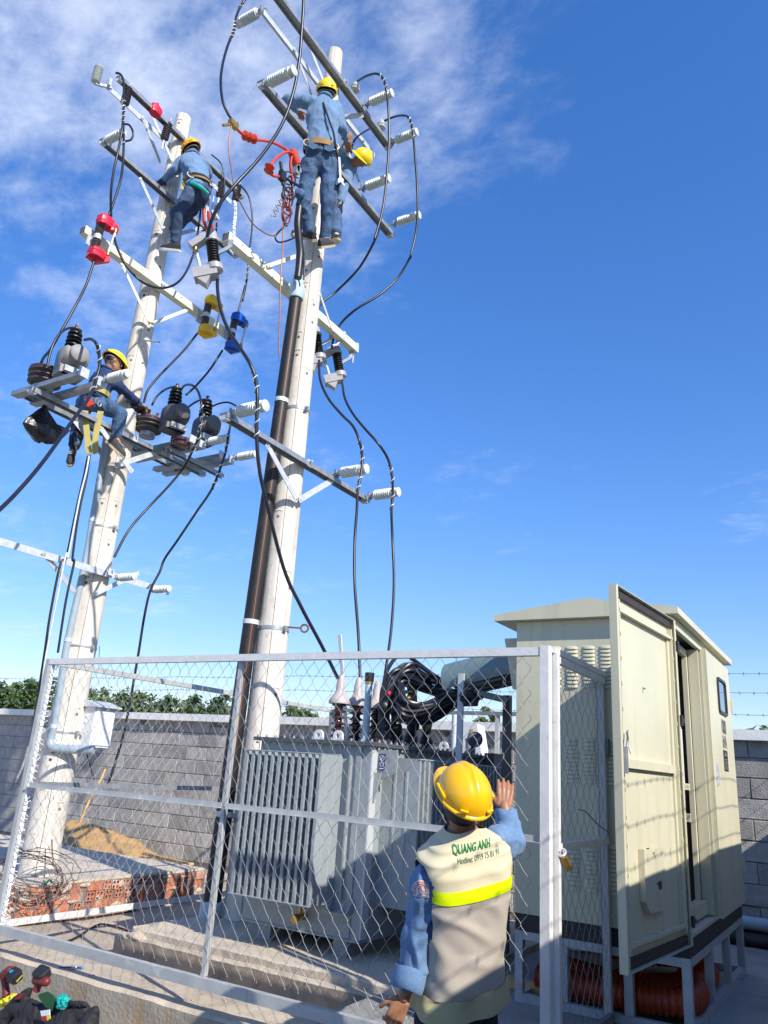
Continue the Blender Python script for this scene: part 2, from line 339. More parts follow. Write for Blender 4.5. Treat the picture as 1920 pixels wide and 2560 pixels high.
# ---------------------------------------------------------------- mesh helpers
class MB:
    """Collects vertices and faces; build() links them as one mesh object."""
    def __init__(s):
        s.v = []; s.f = []; s.m = []
    def add(s, vs, fs, mi=0):
        o = len(s.v)
        s.v += [Vector(p) for p in vs]
        s.f += [tuple(i + o for i in f) for f in fs]
        s.m += [mi] * len(fs)
        return s
    def box(s, c, size, rot=None, mi=0):
        c = Vector(c); h = Vector(size) / 2
        vs = []
        for x in (-1, 1):
            for y in (-1, 1):
                for z in (-1, 1):
                    p = Vector((x * h.x, y * h.y, z * h.z))
                    vs.append(c + (rot @ p if rot is not None else p))
        return s.add(vs, [(0, 1, 3, 2), (4, 6, 7, 5), (0, 4, 5, 1), (2, 3, 7, 6), (0, 2, 6, 4), (1, 5, 7, 3)], mi)
    def ab(s, x0, x1, y0, y1, z0, z1, mi=0):
        return s.box(((x0 + x1) / 2, (y0 + y1) / 2, (z0 + z1) / 2), (abs(x1 - x0), abs(y1 - y0), abs(z1 - z0)), None, mi)
    def prof(s, a, b, poly, up=(0, 0, 1), mi=0):
        """Extrude a closed 2-D polygon (side, up) from a to b."""
        a = Vector(a); b = Vector(b); d = (b - a).normalized()
        u = Vector(up); sd_ = d.cross(u)
        if sd_.length < 1e-5: sd_ = d.cross(Vector((1, 0, 0)))
        sd_.normalize(); u = sd_.cross(d).normalized()
        n = len(poly)
        vs = [a + sd_ * p[0] + u * p[1] for p in poly] + [b + sd_ * p[0] + u * p[1] for p in poly]
        fs = [(i, (i + 1) % n, n + (i + 1) % n, n + i) for i in range(n)]
        fs += [tuple(reversed(range(n))), tuple(range(n, 2 * n))]
        return s.add(vs, fs, mi)
    def beam(s, a, b, w, h, up=(0, 0, 1), mi=0):
        return s.prof(a, b, [(-w / 2, -h / 2), (w / 2, -h / 2), (w / 2, h / 2), (-w / 2, h / 2)], up, mi)
    def angle(s, a, b, w, t=0.006, up=(0, 0, 1), flip=1, mi=0):
        f = flip
        return s.prof(a, b, [(0, 0), (f * w, 0), (f * w, t), (f * t, t), (f * t, w), (0, w)], up, mi)
    def channel(s, a, b, w, h, t=0.007, up=(0, 0, 1), mi=0):
        return s.prof(a, b, [(-w / 2, 0), (w / 2, 0), (w / 2, h), (w / 2 - t, h), (w / 2 - t, t), (-w / 2 + t, t), (-w / 2 + t, h), (-w / 2, h)], up, mi)
    def tube(s, pts, r, n=8, cap=True, mi=0):
        pts = [Vector(p) for p in pts]
        m_ = len(pts)
        rs = r if hasattr(r, '__len__') else [r] * m_
        tg = []
        for i in range(m_):
            t = pts[min(i + 1, m_ - 1)] - pts[max(i - 1, 0)]
            if t.length < 1e-9: t = Vector((0, 0, 1))
            tg.append(t.normalized())
        a = tg[0].orthogonal().normalized()
        vs = []
        for i in range(m_):
            a = a - tg[i] * a.dot(tg[i])
            if a.length < 1e-6: a = tg[i].orthogonal()
            a.normalize()
            b = tg[i].cross(a)
            for k in range(n):
                an = 2 * math.pi * k / n
                vs.append(pts[i] + (a * math.cos(an) + b * math.sin(an)) * rs[i])
        fs = []
        for i in range(m_ - 1):
            for k in range(n):
                k2 = (k + 1) % n
                fs.append((i * n + k, i * n + k2, (i + 1) * n + k2, (i + 1) * n + k))
        if cap:
            fs.append(tuple(reversed(range(n))))
            fs.append(tuple(range((m_ - 1) * n, m_ * n)))
        return s.add(vs, fs, mi)
    def lathe(s, prof, o=(0, 0, 0), axis=(0, 0, 1), n=20, mi=0, sq=None):
        """Revolve (radius, height) pairs about an axis through o."""
        o = Vector(o); ax = Vector(axis).normalized()
        a = ax.orthogonal().normalized(); b = ax.cross(a)
        vs = []
        for r, h in prof:
            for k in range(n):
                an = 2 * math.pi * k / n
                vs.append(o + ax * h + (a * math.cos(an) + b * math.sin(an)) * r)
        fs = []
        for i in range(len(prof) - 1):
            for k in range(n):
                k2 = (k + 1) % n
                fs.append((i * n + k, i * n + k2, (i + 1) * n + k2, (i + 1) * n + k))
        fs.append(tuple(reversed(range(n))))
        fs.append(tuple(range((len(prof) - 1) * n, len(prof) * n)))
        return s.add(vs, fs, mi)
    def ell(s, c, rad, rot=None, nu=14, nv=9, mi=0, zmin=-1.0):
        c = Vector(c); rad = Vector(rad) if hasattr(rad, '__len__') else Vector((rad, rad, rad))
        vs = []; a0 = math.asin(zmin)
        for j in range(nv + 1):
            th = a0 + (math.pi / 2 - a0) * j / nv
            for k in range(nu):
                an = 2 * math.pi * k / nu
                p = Vector((rad.x * math.cos(th) * math.cos(an), rad.y * math.cos(th) * math.sin(an), rad.z * math.sin(th)))
                vs.append(c + (rot @ p if rot is not None else p))
        fs = []
        for j in range(nv):
            for k in range(nu):
                k2 = (k + 1) % nu
                fs.append((j * nu + k, j * nu + k2, (j + 1) * nu + k2, (j + 1) * nu + k))
        return s.add(vs, fs, mi)
    def poly(s, pts, d, mi=0):
        """A flat polygon given thickness along vector d."""
        d = Vector(d); n = len(pts)
        vs = [Vector(p) for p in pts] + [Vector(p) + d for p in pts]
        fs = [tuple(range(n)), tuple(reversed(range(n, 2 * n)))]
        fs += [((i + 1) % n, i, n + i, n + (i + 1) % n) for i in range(n)]
        return s.add(vs, fs, mi)
    def helix(s, pts, R_, pitch, r, n=5, per=8, mi=0):
        """A thin rod wound round a polyline."""
        pts = smooth_path(pts, 60)
        L = 0; out = []
        a = (pts[1] - pts[0]).orthogonal().normalized()
        for i in range(len(pts)):
            if i: L += (pts[i] - pts[i - 1]).length
        tot = L; nseg = max(8, int(tot / pitch * per))
        cum = [0]
        for i in range(1, len(pts)): cum.append(cum[-1] + (pts[i] - pts[i - 1]).length)
        for q in range(nseg + 1):
            d = tot * q / nseg
            i = 0
            while i < len(pts) - 2 and cum[i + 1] < d: i += 1
            f = (d - cum[i]) / max(1e-6, cum[i + 1] - cum[i])
            p = pts[i].lerp(pts[i + 1], f); t = (pts[i + 1] - pts[i]).normalized()
            a = (a - t * a.dot(t)).normalized(); b = t.cross(a)
            an = 2 * math.pi * d / pitch
            out.append(p + (a * math.cos(an) + b * math.sin(an)) * R_)
        return s.tube(out, r, n, True, mi)
    def build(s, name, mt, parent=None, ang=38, **props):
        off = Vector((0, 0, 0))
        if parent is not None: off = OFF.get(parent.name, Vector((0, 0, 0)))
        me = bpy.data.meshes.new(name)
        me.from_pydata([tuple(p - off) for p in s.v], [], s.f)
        mts = mt if isinstance(mt, (list, tuple)) else [mt]
        for q in mts: me.materials.append(M[q] if isinstance(q, str) else q)
        if len(mts) > 1: me.polygons.foreach_set('material_index', s.m)
        me.update()
        if ang:
            me.shade_smooth()
            me.set_sharp_from_angle(angle=R(ang))
        return link(name, me, parent, off, **props)

OFF = {}
def link(name, me, parent=None, off=None, **props):
    o = bpy.data.objects.new(name, me)
    COL.objects.link(o)
    if parent is not None:
        o.parent = parent
        OFF[o.name] = OFF.get(parent.name, Vector((0, 0, 0)))
    for k, v in props.items(): o[k] = v
    return o
def thing(name, label, cat, loc=(0, 0, 0), group=None):
    o = bpy.data.objects.new(name, None)
    COL.objects.link(o)
    o.location = loc
    o.empty_display_size = 0.1
    o['label'] = label; o['category'] = cat
    if group: o['group'] = group
    OFF[o.name] = Vector(loc)
    return o
def tag(o, label, cat, group=None):
    o['label'] = label; o['category'] = cat
    if group: o['group'] = group
    return o
KIDS = {}
def clone(root, loc, quat=None, label=None, group=None):
    """Copy a thing, its parts and their sub-parts."""
    r = root.copy(); COL.objects.link(r)
    r.location = loc
    if quat is not None:
        r.rotation_mode = 'QUATERNION'; r.rotation_quaternion = quat
    if label: r['label'] = label
    if group: r['group'] = group
    for ch in root.children:
        c = ch.copy(); COL.objects.link(c); c.parent = r
        for g in ch.children:
            d = g.copy(); COL.objects.link(d); d.parent = c
    OFF[r.name] = Vector(loc)
    return r
def place(root, loc, quat):
    root.location = loc; root.rotation_mode = 'QUATERNION'; root.rotation_quaternion = quat
def smooth_path(pts, n=40):
    """Catmull-Rom through the points."""
    P_ = [Vector(p) for p in pts]
    if len(P_) < 3:
        return [P_[0].lerp(P_[-1], i / n) for i in range(n + 1)]
    P_ = [P_[0] * 2 - P_[1]] + P_ + [P_[-1] * 2 - P_[-2]]
    segs = len(P_) - 3; out = []
    per = max(2, n // segs)
    for i in range(segs):
        a, b, c, d = P_[i:i + 4]
        for k in range(per):
            t = k / per
            out.append(0.5 * (2 * b + (c - a) * t + (2 * a - 5 * b + 4 * c - d) * t * t + (3 * b - a - 3 * c + d) * t ** 3))
    out.append(P_[-2])
    return out
def eval_mods(o):
    dg = bpy.context.evaluated_depsgraph_get()
    me = bpy.data.meshes.new_from_object(o.evaluated_get(dg))
    old = o.data; o.modifiers.clear(); o.data = me
    bpy.data.meshes.remove(old)
    return o
def text_mesh(body, size, depth=0.001, bold=False, align='CENTER'):
    """Lettering as a flat mesh in the XY plane (vertices, faces)."""
    cu = bpy.data.curves.new('lettering', 'FONT')
    cu.body = body; cu.size = size; cu.align_x = align; cu.align_y = 'CENTER'
    cu.extrude = 0; cu.resolution_u = 3
    if bold: cu.offset = size * 0.022
    o = bpy.data.objects.new('lettering', cu); COL.objects.link(o)
    dg = bpy.context.evaluated_depsgraph_get(); dg.update()
    me = bpy.data.meshes.new_from_object(o.evaluated_get(dg))
    vs = [v.co.copy() for v in me.vertices]; fs = [tuple(p.vertices) for p in me.polygons]
    bpy.data.objects.remove(o); bpy.data.curves.remove(cu); bpy.data.meshes.remove(me)
    return vs, fs


# ================================================================ SETTING
def struct(name, mb, mt, **k):
    return mb.build(name, mt, None, kind='structure', **k)

# far terrain and yard
def sheet(name, x0, x1, y0, y1, z, mt, n=1):
    b = MB()
    for i in range(n):
        for j in range(n):
            xa, xb = x0 + (x1 - x0) * i / n, x0 + (x1 - x0) * (i + 1) / n
            ya, yb = y0 + (y1 - y0) * j / n, y0 + (y1 - y0) * (j + 1) / n
            b.add([(xa, ya, z), (xb, ya, z), (xb, yb, z), (xa, yb, z)], [(0, 1, 2, 3)])
    return struct(name, b, mt, ang=0)
sheet('ground', -1500, 1500, -1500, 1500, -0.66, 'earth', 6)
sheet('outer_yard', -18, 6, -8, 4.6, -0.62, 'ground')

def rough_block(name, x0, x1, y0, y1, z0, z1, mt, top=None, amp=0.006, step=0.06, chip=0.0, seed=0):
    """A cast concrete block whose faces are uneven: a fine grid pushed in and out by noise."""
    b = MB()
    nx = max(2, int((x1 - x0) / step)); ny = max(2, min(60, int((y1 - y0) / step))); nz = max(2, int((z1 - z0) / step))
    def off(p):
        n_ = noise.noise_vector(Vector(p) * 7.0 + Vector((seed, 0, 0))) * amp + noise.noise_vector(Vector(p) * 1.7 + Vector((0, seed, 0))) * amp * 1.4
        return Vector(p) + n_
    def grid(f, na, nb, mi):
        vs = [off(f(i / na, j / nb)) for i in range(na + 1) for j in range(nb + 1)]
        fs = [(i * (nb + 1) + j, (i + 1) * (nb + 1) + j, (i + 1) * (nb + 1) + j + 1, i * (nb + 1) + j + 1) for i in range(na) for j in range(nb)]
        b.add(vs, fs, mi)
    X = lambda u: x0 + (x1 - x0) * u
    Y = lambda u: y0 + (y1 - y0) * u
    Z = lambda u: z0 + (z1 - z0) * u
    c = chip
    # top, bevelled front edge, front, right, left
    grid(lambda u, v: (X(u), y0 + c + (y1 - y0 - c) * v, z1), nx, ny, 0)
    if c:
        grid(lambda u, v: (X(u), y0 + c * v, z1 - c * (1 - v)), nx, 2, 0)
    grid(lambda u, v: (X(u), y0, z0 + (z1 - c - z0) * v), nx, nz, 1)
    grid(lambda u, v: (x1, Y(u), Z(v)), ny, nz, 1)
    grid(lambda u, v: (x0, Y(1 - u), Z(v)), ny, nz, 1)
    return struct(name, b, [mt, top or mt], ang=50)

rough_block('yard', -18, -2.6, 4.60, 9.1, -0.66, -0.166, 'soil', 'soil', 0.012, 0.12, seed=3)
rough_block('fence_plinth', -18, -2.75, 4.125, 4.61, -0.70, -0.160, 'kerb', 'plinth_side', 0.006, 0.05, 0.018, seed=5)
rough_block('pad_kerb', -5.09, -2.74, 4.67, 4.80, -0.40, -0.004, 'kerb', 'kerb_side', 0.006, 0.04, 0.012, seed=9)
rough_block('transformer_pad', -4.98, -2.50, 4.735, 7.6, -0.3, 0.052, 'slab', 'kerb', 0.005, 0.05, 0.014, seed=11)
rough_block('equipment_yard', -2.76, 0.3, 4.22, 9.1, -0.60, 0.0, 'ground', 'kerb', 0.004, 0.08, 0.01, seed=13)
rough_block('entry_step', -2.95, 0.34, 2.3, 4.10, -0.68, -0.50, 'ground', 'kerb', 0.004, 0.1, 0.01, seed=17)
b = MB(); b.ab(-12.5, -6.49, 3.5, 7.12, -0.62, 0.125)
slab = struct('raised_slab', b, 'mortar')
rough_block('slab_screed', -12.5, -6.50, 3.48, 7.12, 0.10, 0.152, 'slab', 'slab', 0.006, 0.08, 0.01, seed=23)

# hollow clay bricks along the slab edge, laid one by one
def brick_header():
    b = MB(); L, H, D = 0.083, 0.078, 0.10
    b.ab(-D, -0.012, -L / 2, L / 2, -H / 2, H / 2, 0)
    for iy in (0, 1):
        for iz in (0, 1):
            y0, y1 = -L / 2 + iy * L / 2, -L / 2 + (iy + 1) * L / 2
            z0, z1 = -H / 2 + iz * H / 2, -H / 2 + (iz + 1) * H / 2
            cy_, cz_ = (y0 + y1) / 2, (z0 + z1) / 2
            out = [(y0, z0), (y1, z0), (y1, z1), (y0, z1)]
            n = 8; inn = [(cy_ + 0.0135 * math.cos(2 * math.pi * (k + .5) / n - math.pi * .75), cz_ + 0.0135 * math.sin(2 * math.pi * (k + .5) / n - math.pi * .75)) for k in range(n)]
            vs = [(0, *p) for p in out] + [(0, *p) for p in inn] + [(-0.0115, *p) for p in inn]
            fs = []
            for q in range(4):
                k = q * 2
                fs.append((q, (q + 1) % 4, 4 + (k + 1) % 8, 4 + k))
                fs.append(((q + 1) % 4, 4 + (k + 2) % 8, 4 + (k + 1) % 8))
            b.add(vs, fs, 0)
            b.add(vs, [(4 + k, 4 + (k + 1) % 8, 12 + (k + 1) % 8, 12 + k) for k in range(8)] + [tuple(range(12, 20))], 1)
    for s_ in ((-L / 2, L / 2),):
        b.ab(-0.0125, 0, -L / 2 - 0.0005, -L / 2 + 0.0005, -H / 2, H / 2, 0); b.ab(-0.0125, 0, L / 2 - 0.0005, L / 2 + 0.0005, -H / 2, H / 2, 0)
        b.ab(-0.0125, 0, -L / 2, L / 2, H / 2 - 0.0005, H / 2 + 0.0005, 0)
    return b
def brick_side():
    b = MB(); L, H = 0.172, 0.078
    b.ab(-0.1, -0.003, -L / 2, L / 2, -H / 2, H / 2, 0)
    for k in range(5):
        z = -H / 2 + H * (k + 0.5) / 5
        b.ab(-0.01, 0.0, -L / 2, L / 2, z - 0.0052, z + 0.0052, 0)
    return b
hdr = brick_header().build('brick', ['brick', 'brick_hole'], slab, ang=0)
sid = brick_side().build('brick', 'brick', slab, ang=0)
first_h = first_s = True
rnd = random.Random(4)
for row in range(4):
    y = 3.55 + rnd.uniform(0, 0.1)
    z = 0.088 - row * 0.0835
    while y < 7.05:
        head = rnd.random() < (0.60 if row != 3 else 0.5)
        L = 0.083 if head else 0.172
        src_ = hdr if head else sid
        if (head and first_h) or (not head and first_s):
            o = src_
            if head: first_h = False
            else: first_s = False
        else:
            o = src_.copy(); COL.objects.link(o)
        o.location = (-6.472 + rnd.uniform(-0.012, 0.008), y + L / 2, z + rnd.uniform(-0.003, 0.003))
        o.rotation_euler = (rnd.uniform(-0.03, 0.03), 0, rnd.uniform(-0.04, 0.04))
        y += L + rnd.uniform(0.012, 0.045)
# smeared mortar between the bricks
b = MB()
b.ab(-6.52, -6.486, 3.5, 7.1, -0.24, 0.13)
mo = b.build('mortar_bed', 'mortar', slab)
b = MB()
for k in range(60):
    c = Vector((-6.474, rnd.uniform(3.6, 7.05), rnd.uniform(-0.2, 0.12)))
    o = len(b.v); b.ell(c, (0.012, rnd.uniform(0.02, 0.07), rnd.uniform(0.012, 0.035)), None, 10, 7, zmin=-0.99)
    for i in range(o, len(b.v)): b.v[i] += noise.noise_vector(b.v[i] * 40) * 0.008
b.build('mortar_smear', 'kerb', slab, ang=60, kind='stuff')

# boundary wall of concrete blocks
wallt = thing('boundary_wall', 'long grey concrete block wall with white coping across the back of the yard', 'wall', (-8, 9.1, -0.2))
b = MB(); b.ab(-16.5, 0.55, 9.006, 9.19, -0.6, 1.84); b.build('mortar_core', 'mortar', wallt)
def rough_piece(sx, sy, sz, seed):
    """A worn block: box with slightly uneven corners and chamfered front edges."""
    b = MB(); rr = random.Random(seed); c = 0.006
    def j(): return rr.uniform(-0.0025, 0.0025)
    f = [(-sx / 2 + c, -sz / 2 + c), (sx / 2 - c, -sz / 2 + c), (sx / 2 - c, sz / 2 - c), (-sx / 2 + c, sz / 2 - c)]
    e = [(-sx / 2, -sz / 2), (sx / 2, -sz / 2), (sx / 2, sz / 2), (-sx / 2, sz / 2)]
    vs = [(x + j(), -sy / 2 + j(), z + j()) for x, z in f] + [(x, -sy / 2 + c, z) for x, z in e] + [(x, sy / 2, z) for x, z in e]
    fs = [(0, 1, 2, 3)] + [(i, 4 + i, 4 + (i + 1) % 4, (i + 1) % 4) for i in range(4)] + [(4 + i, 8 + i, 8 + (i + 1) % 4, 4 + (i + 1) % 4) for i in range(4)]
    return b.add(vs, fs)
bl = [rough_piece(0.384, 0.10, 0.188, s_).build('block', 'block', wallt, ang=0) for s_ in range(4)]
used = [False] * 4
cnt = 0; far = MB()
rb = random.Random(11)
spots = []
for row in range(-1, 9):
    zc_ = 0.1985 + 0.1965 * row
    xo = 0.0 if row % 2 else 0.195
    k = 0
    x = 0.3 - xo
    while x > -16.3:
        spots.append((x - 0.195, zc_)); x -= 0.39
spots.sort(key=lambda p: -p[0])
for i, (x, z) in enumerate(spots):
    dy = rb.uniform(-0.006, 0.004)
    if i < 298:
        q = rb.randrange(4)
        if not used[q]: o = bl[q]; used[q] = True
        else: o = bl[q].copy(); COL.objects.link(o)
        o.location = (x, 9.05 + dy, z)
    else:
        far.box((x, 9.05 + dy, z), (0.384, 0.10, 0.188))
far.build('block_courses', 'block', wallt, ang=0, kind='stuff')
rough = MB(); rough.ab(-16.5, 0.5, 9.004, 9.18, 1.765, 1.83); rough.build('mortar_bed', 'mortar', wallt)
cop0 = MB()
for k in range(9):
    c_ = MB(); x1 = 0.55 - k * 1.9
    c_.ab(x1 - 1.897, x1, 8.90, 9.36, 1.842, 1.945)
    c_.build('coping_stone', 'coping', wallt, ang=0)
# side wall on the sunny side, just beyond the right edge of the frame
sw = thing('side_wall', 'grey block wall with white coping along the right side of the yard', 'wall', (0.5, 2, -0.3))
b = MB(); b.ab(0.50, 0.70, -7, 8.78, -0.66, 1.83); b.build('wall_panel', 'block', sw, ang=0)
b = MB(); b.ab(0.32, 0.88, -7, 8.78, 1.83, 1.94); b.build('coping_stone', 'coping', sw, ang=0)

def barbed(name, a, b_, label, group, seed, step=0.13):
    rr = random.Random(seed)
    a = Vector(a); b_ = Vector(b_); L = (b_ - a).length; d = (b_ - a) / L
    n = max(2, int(L / 2.2)); pts = []
    for i in range(n * 4 + 1):
        t = i / (n * 4); f = (t * n) % 1
        pts.append(a.lerp(b_, t) + Vector((0, 0, -0.018 * 4 * f * (1 - f) + rr.uniform(-0.003, 0.003))))
    b = MB(); b.tube(pts, 0.0026, 5)
    s = 0.0
    while s < L:
        t = s / L; f = (t * n) % 1
        p = a.lerp(b_, t) + Vector((0, 0, -0.018 * 4 * f * (1 - f)))
        an = rr.uniform(0, 6.28)
        u = d.orthogonal().normalized(); v = d.cross(u)
        for q in (0, 2.1):
            e = (u * math.cos(an + q) + v * math.sin(an + q)) * 0.022 + d * rr.uniform(-0.008, 0.008)
            b.tube([p - e, p + e], 0.0018, 4)
        b.tube([p - d * 0.009, p + d * 0.009], 0.0048, 5)
        s += step + rr.uniform(-0.02, 0.02)
    o = b.build(name, 'barb', None)
    tag(o, label, 'barbed wire', group)
for z, lab in ((2.52, 'topmost strand of barbed wire above the back wall'), (2.32, 'middle strand of barbed wire above the back wall'), (2.10, 'lowest strand of barbed wire above the back wall coping')):
    barbed('barbed_wire', (-16.4, 8.97, z - 0.02), (0.3, 8.95, z + 0.015), lab, 'barbed wire strands over the back wall', int(z * 100))
for z, lab in ((2.50, 'topmost strand of barbed wire over the side wall'), (2.30, 'middle strand of barbed wire over the side wall'), (2.10, 'lowest strand of barbed wire over the side wall')):
    barbed('barbed_wire', (0.42, -7, z), (0.42, 8.7, z), lab, 'barbed wire strands over the side wall', int(z * 100) + 7)

# pipes lying along the foot of the back wall at the right
pr_ = thing('wall_foot_pipe', 'pale blue grey plastic pipe lying along the foot of the wall at the right', 'pipe', (-0.5, 8.6, 0.1))
b = MB(); b.tube([(-3.0, 8.80, 0.17), (0.3, 8.80, 0.17)], 0.06, 12); b.build('pipe_run', 'pvc_cap', pr_)
for k, (y, z, r_) in enumerate(((8.70, 0.055, 0.05), (8.58, 0.05, 0.045))):
    p2 = MB(); p2.tube([(-3.0, y, z), (0.3, y, z)], r_, 10)
    tag(p2.build('black_pipe', 'hdpe', None), ('upper black pipe lying in front of the blue one at the wall foot', 'lower black pipe lying on the yard beside the wall foot')[k], 'pipe')
b2 = MB(); b2.tube([(-3.0, 8.82, 0.055), (0.3, 8.82, 0.055)], 0.052, 10)
tag(b2.build('black_pipe', 'hdpe', None), 'black pipe against the wall carrying the pale blue pipe', 'pipe')

# trees beyond the wall
def leaf_crown(b, c, rad, n, size, rr):
    clumps = []
    for k in range(max(6, n // 60)):
        while True:
            p = Vector((rr.uniform(-1, 1), rr.uniform(-1, 1), rr.uniform(-1, 1)))
            if 0.25 < p.length < 1: break
        clumps.append(Vector((p.x * rad[0], p.y * rad[1], p.z * rad[2])) * rr.uniform(0.75, 1.06))
    for k in range(n):
        q = rr.choice(clumps)
        w = min(rad) * 0.40
        g = Vector((rr.gauss(0, 1), rr.gauss(0, 1), rr.gauss(0, 0.8))) * w * 0.5
        p = Vector(c) + q + g
        u = Vector((rr.uniform(-1, 1), rr.uniform(-1, 1), rr.uniform(-0.7, 0.7))).normalized()
        v = u.orthogonal().normalized()
        v = (Quaternion(u, rr.uniform(0, 6.28)) @ v)
        s_ = size * rr.uniform(0.6, 1.3)
        b.add([p - u * s_, p + v * s_ * 0.38, p + u * s_, p - v * s_ * 0.38], [(0, 1, 2, 3)])
def tree(x, y, h, w, label, seed, mt='leaf'):
    rr = random.Random(seed)
    t = thing('tree', label, 'tree', (x, y, -0.65), 'trees beyond the back wall')
    b = MB()
    top = Vector((x + rr.uniform(-.2, .2), y, h * 0.82))
    b.tube(smooth_path([(x, y, -0.7), (x + rr.uniform(-.15, .15), y, h * 0.35), top], 8), [0.16 * (1 - 0.09 * i) for i in range(9)], 7)
    for k in range(6):
        z = h * rr.uniform(0.3, 0.7); an = rr.uniform(0, 6.28)
        b.tube([(x, y, z), (x + math.cos(an) * w * .4, y + math.sin(an) * w * .4, z + h * 0.16)], [0.06, 0.02], 5)
    b.build('trunk', 'bark', t)
    c_ = MB()
    leaf_crown(c_, (x, y, h * 0.66), (w * 0.50, w * 0.50, h * 0.27), 1500, 0.14, rr)
    leaf_crown(c_, (x + rr.uniform(-.4, .4), y, h * 0.86), (w * 0.30, w * 0.3, h * 0.13), 500, 0.12, rr)
    leaf_crown(c_, (x, y, h * 0.40), (w * 0.50, w * 0.5, h * 0.2), 700, 0.14, rr)
    c_.build('crown', mt, t, ang=0)
tl = [(-36.9, 24.4, 4.65, 3.0, 'tallest bushy green tree at the far left above the wall'), (-34.6, 24.0, 4.5, 2.6, 'rounded green tree second from the left above the wall'),
      (-32.9, 23.6, 4.55, 2.4, 'green tree half hidden behind the left fence post'), (-29.9, 24.2, 4.15, 2.4, 'green tree showing just right of the left pole'),
      (-28.6, 24.6, 3.95, 2.0, 'lower green tree rising above the white meter box'), (-27.0, 24.0, 3.95, 2.3, 'dense green tree behind the hanging black cable'),
      (-25.3, 23.8, 3.85, 2.0, 'green tree between the black cable and the black pipe'), (-23.7, 24.3, 3.85, 1.9, 'narrow green tree left of the black pipe'),
      (-22.2, 24.0, 3.9, 1.9, 'green tree directly behind the black pipe'), (-18.6, 24.2, 3.6, 2.0, 'small green tree just right of the right pole'),
      (-16.9, 24.5, 3.35, 1.8, 'low green tree behind the brown bushings'), (-10.7, 24.0, 3.5, 1.0, 'single thin sapling showing under the sheet metal duct'),
      (-10.2, 25.0, 2.9, 2.6, 'low green bush under the sheet metal duct'), (-3.2, 24.0, 3.2, 1.7, 'low green tree just right of the cabinet'), (-2.15, 24.4, 3.35, 1.6, 'brighter green tree at the right edge of the picture')]
for i, (x, y, h, w, lab) in enumerate(tl): tree(x, y, h, w, lab, 100 + i, 'leaf' if i % 2 else 'leaf2')

# sand heap and its bamboo handle
b = MB(); n = 44
peak = Vector((-9.75, 7.9, 0.30))
vs = []; fs = []
for i in range(n + 1):
    for j in range(n + 1):
        x = -11.2 + 3.7 * i / n; y = 7.15 + 1.8 * j / n
        dx = (x + 9.75); dy = (y - 8.0)
        hh = 0.56 * max(0, 1 - math.hypot(dx / (1.75 if dx > 0 else 1.1), dy / 1.0)) ** 0.85
        hh += 0.10 * max(0, 1 - math.hypot((x + 8.5) / 0.8, (y - 7.9) / 0.7))
        nn = noise.fractal(Vector((x * 3, y * 3, 0.3)), 0.8, 2.2, 4) * 0.05 + noise.noise(Vector((x * 9, y * 9, 2))) * 0.018
        vs.append((x, y, -0.17 + hh * (1 + nn) + (nn if hh > 0.02 else -0.03)))
for i in range(n):
    for j in range(n):
        a_ = i * (n + 1) + j
        fs.append((a_, a_ + n + 1, a_ + n + 2, a_ + 1))
b.add(vs, fs)
tag(b.build('sand_heap', 'sand', None, ang=60), 'heap of orange sand at the foot of the wall behind the raised slab', 'sand heap')
b = MB(); b.tube(smooth_path(((-9.799,8.3,1.066),(-9.749,8.2,0.909),(-9.744,8.1,0.716),(-9.706,8.0,0.54),(-9.691,7.9,0.286)), 20), 0.017, 7)
tag(b.build('bamboo_stick', 'bamboo', None), 'long yellow bamboo stick standing in the sand heap', 'stick')
# timber offcut by the sand
b = MB(); b.beam((-7.743,7.379,0.16), (-6.776,7.183,0.16), 0.07, 0.025)
tag(b.build('timber_batten', 'bamboo', None), 'thin wooden batten lying on the far edge of the raised slab', 'batten')


# ================================================================ CHAIN-LINK FENCES
def mesh_wire(z0, z1, axis, w=0.052, hp=0.0675, r=0.00135, seed=0):
    """One zigzag wire of the chain link, hanging from z1 down to z0."""
    b = MB(); pts = []; z = z1; s = 1; rr = random.Random(seed)
    u = Vector(axis); n = u.cross(Vector((0, 0, 1)))
    while z > z0:
        e = Vector((0, 0, 0.011))
        j = rr.uniform(-0.003, 0.003)
        # a little hook round the neighbouring wire at every turn
        pts += [u * (s * (w * 0.5 - 0.004) + j) + n * (s * 0.001) + Vector((0, 0, z + 0.010)), u * (s * (w * 0.5 + 0.0016) + j) + n * (0.0045 * s) + Vector((0, 0, z)), u * (s * (w * 0.5 - 0.004) + j) - n * (s * 0.001) + Vector((0, 0, z - 0.010))]
        s = -s; z -= hp
    return b.tube(pts, r, 4, False)
def fence_mesh(root, start, axis, length, z0, z1, sag=0.004, seed=1, pitch=0.052):
    a = Vector(axis); n = int(length / pitch)
    protos = []
    rr = random.Random(seed)
    for k in range(n):
        par = k % 2
        key = (par, rr.randrange(2))
        o = None
        for kk, pr_o in protos:
            if kk == key: o = pr_o.copy(); COL.objects.link(o); break
        if o is None:
            hp = 0.0675
            b = mesh_wire(z0, z1 - (hp if False else 0), axis, pitch, hp, seed=key[1] * 7 + par)
            if par: b = flip_wire(z0, z1, axis, pitch, hp, key[1])
            o = MB(); o = b.build('mesh_wire', 'wire', None, ang=80)
            o.parent = root
            protos.append((key, o))
        p = Vector(start) + a * (pitch * (k + 0.5))
        nn = a.cross(Vector((0, 0, 1)))
        bul = noise.noise(Vector((k * 0.11, seed, 0))) * sag * 3
        o.location = p + nn * bul - OFF[root.name]
        o.rotation_euler = (rr.uniform(-0.003, 0.003), rr.uniform(-0.004, 0.004), 0)
def flip_wire(z0, z1, axis, w, hp, seed):
    return mesh_wire(z0, z1, tuple(-c for c in axis), w, hp, seed=seed * 7 + 1)

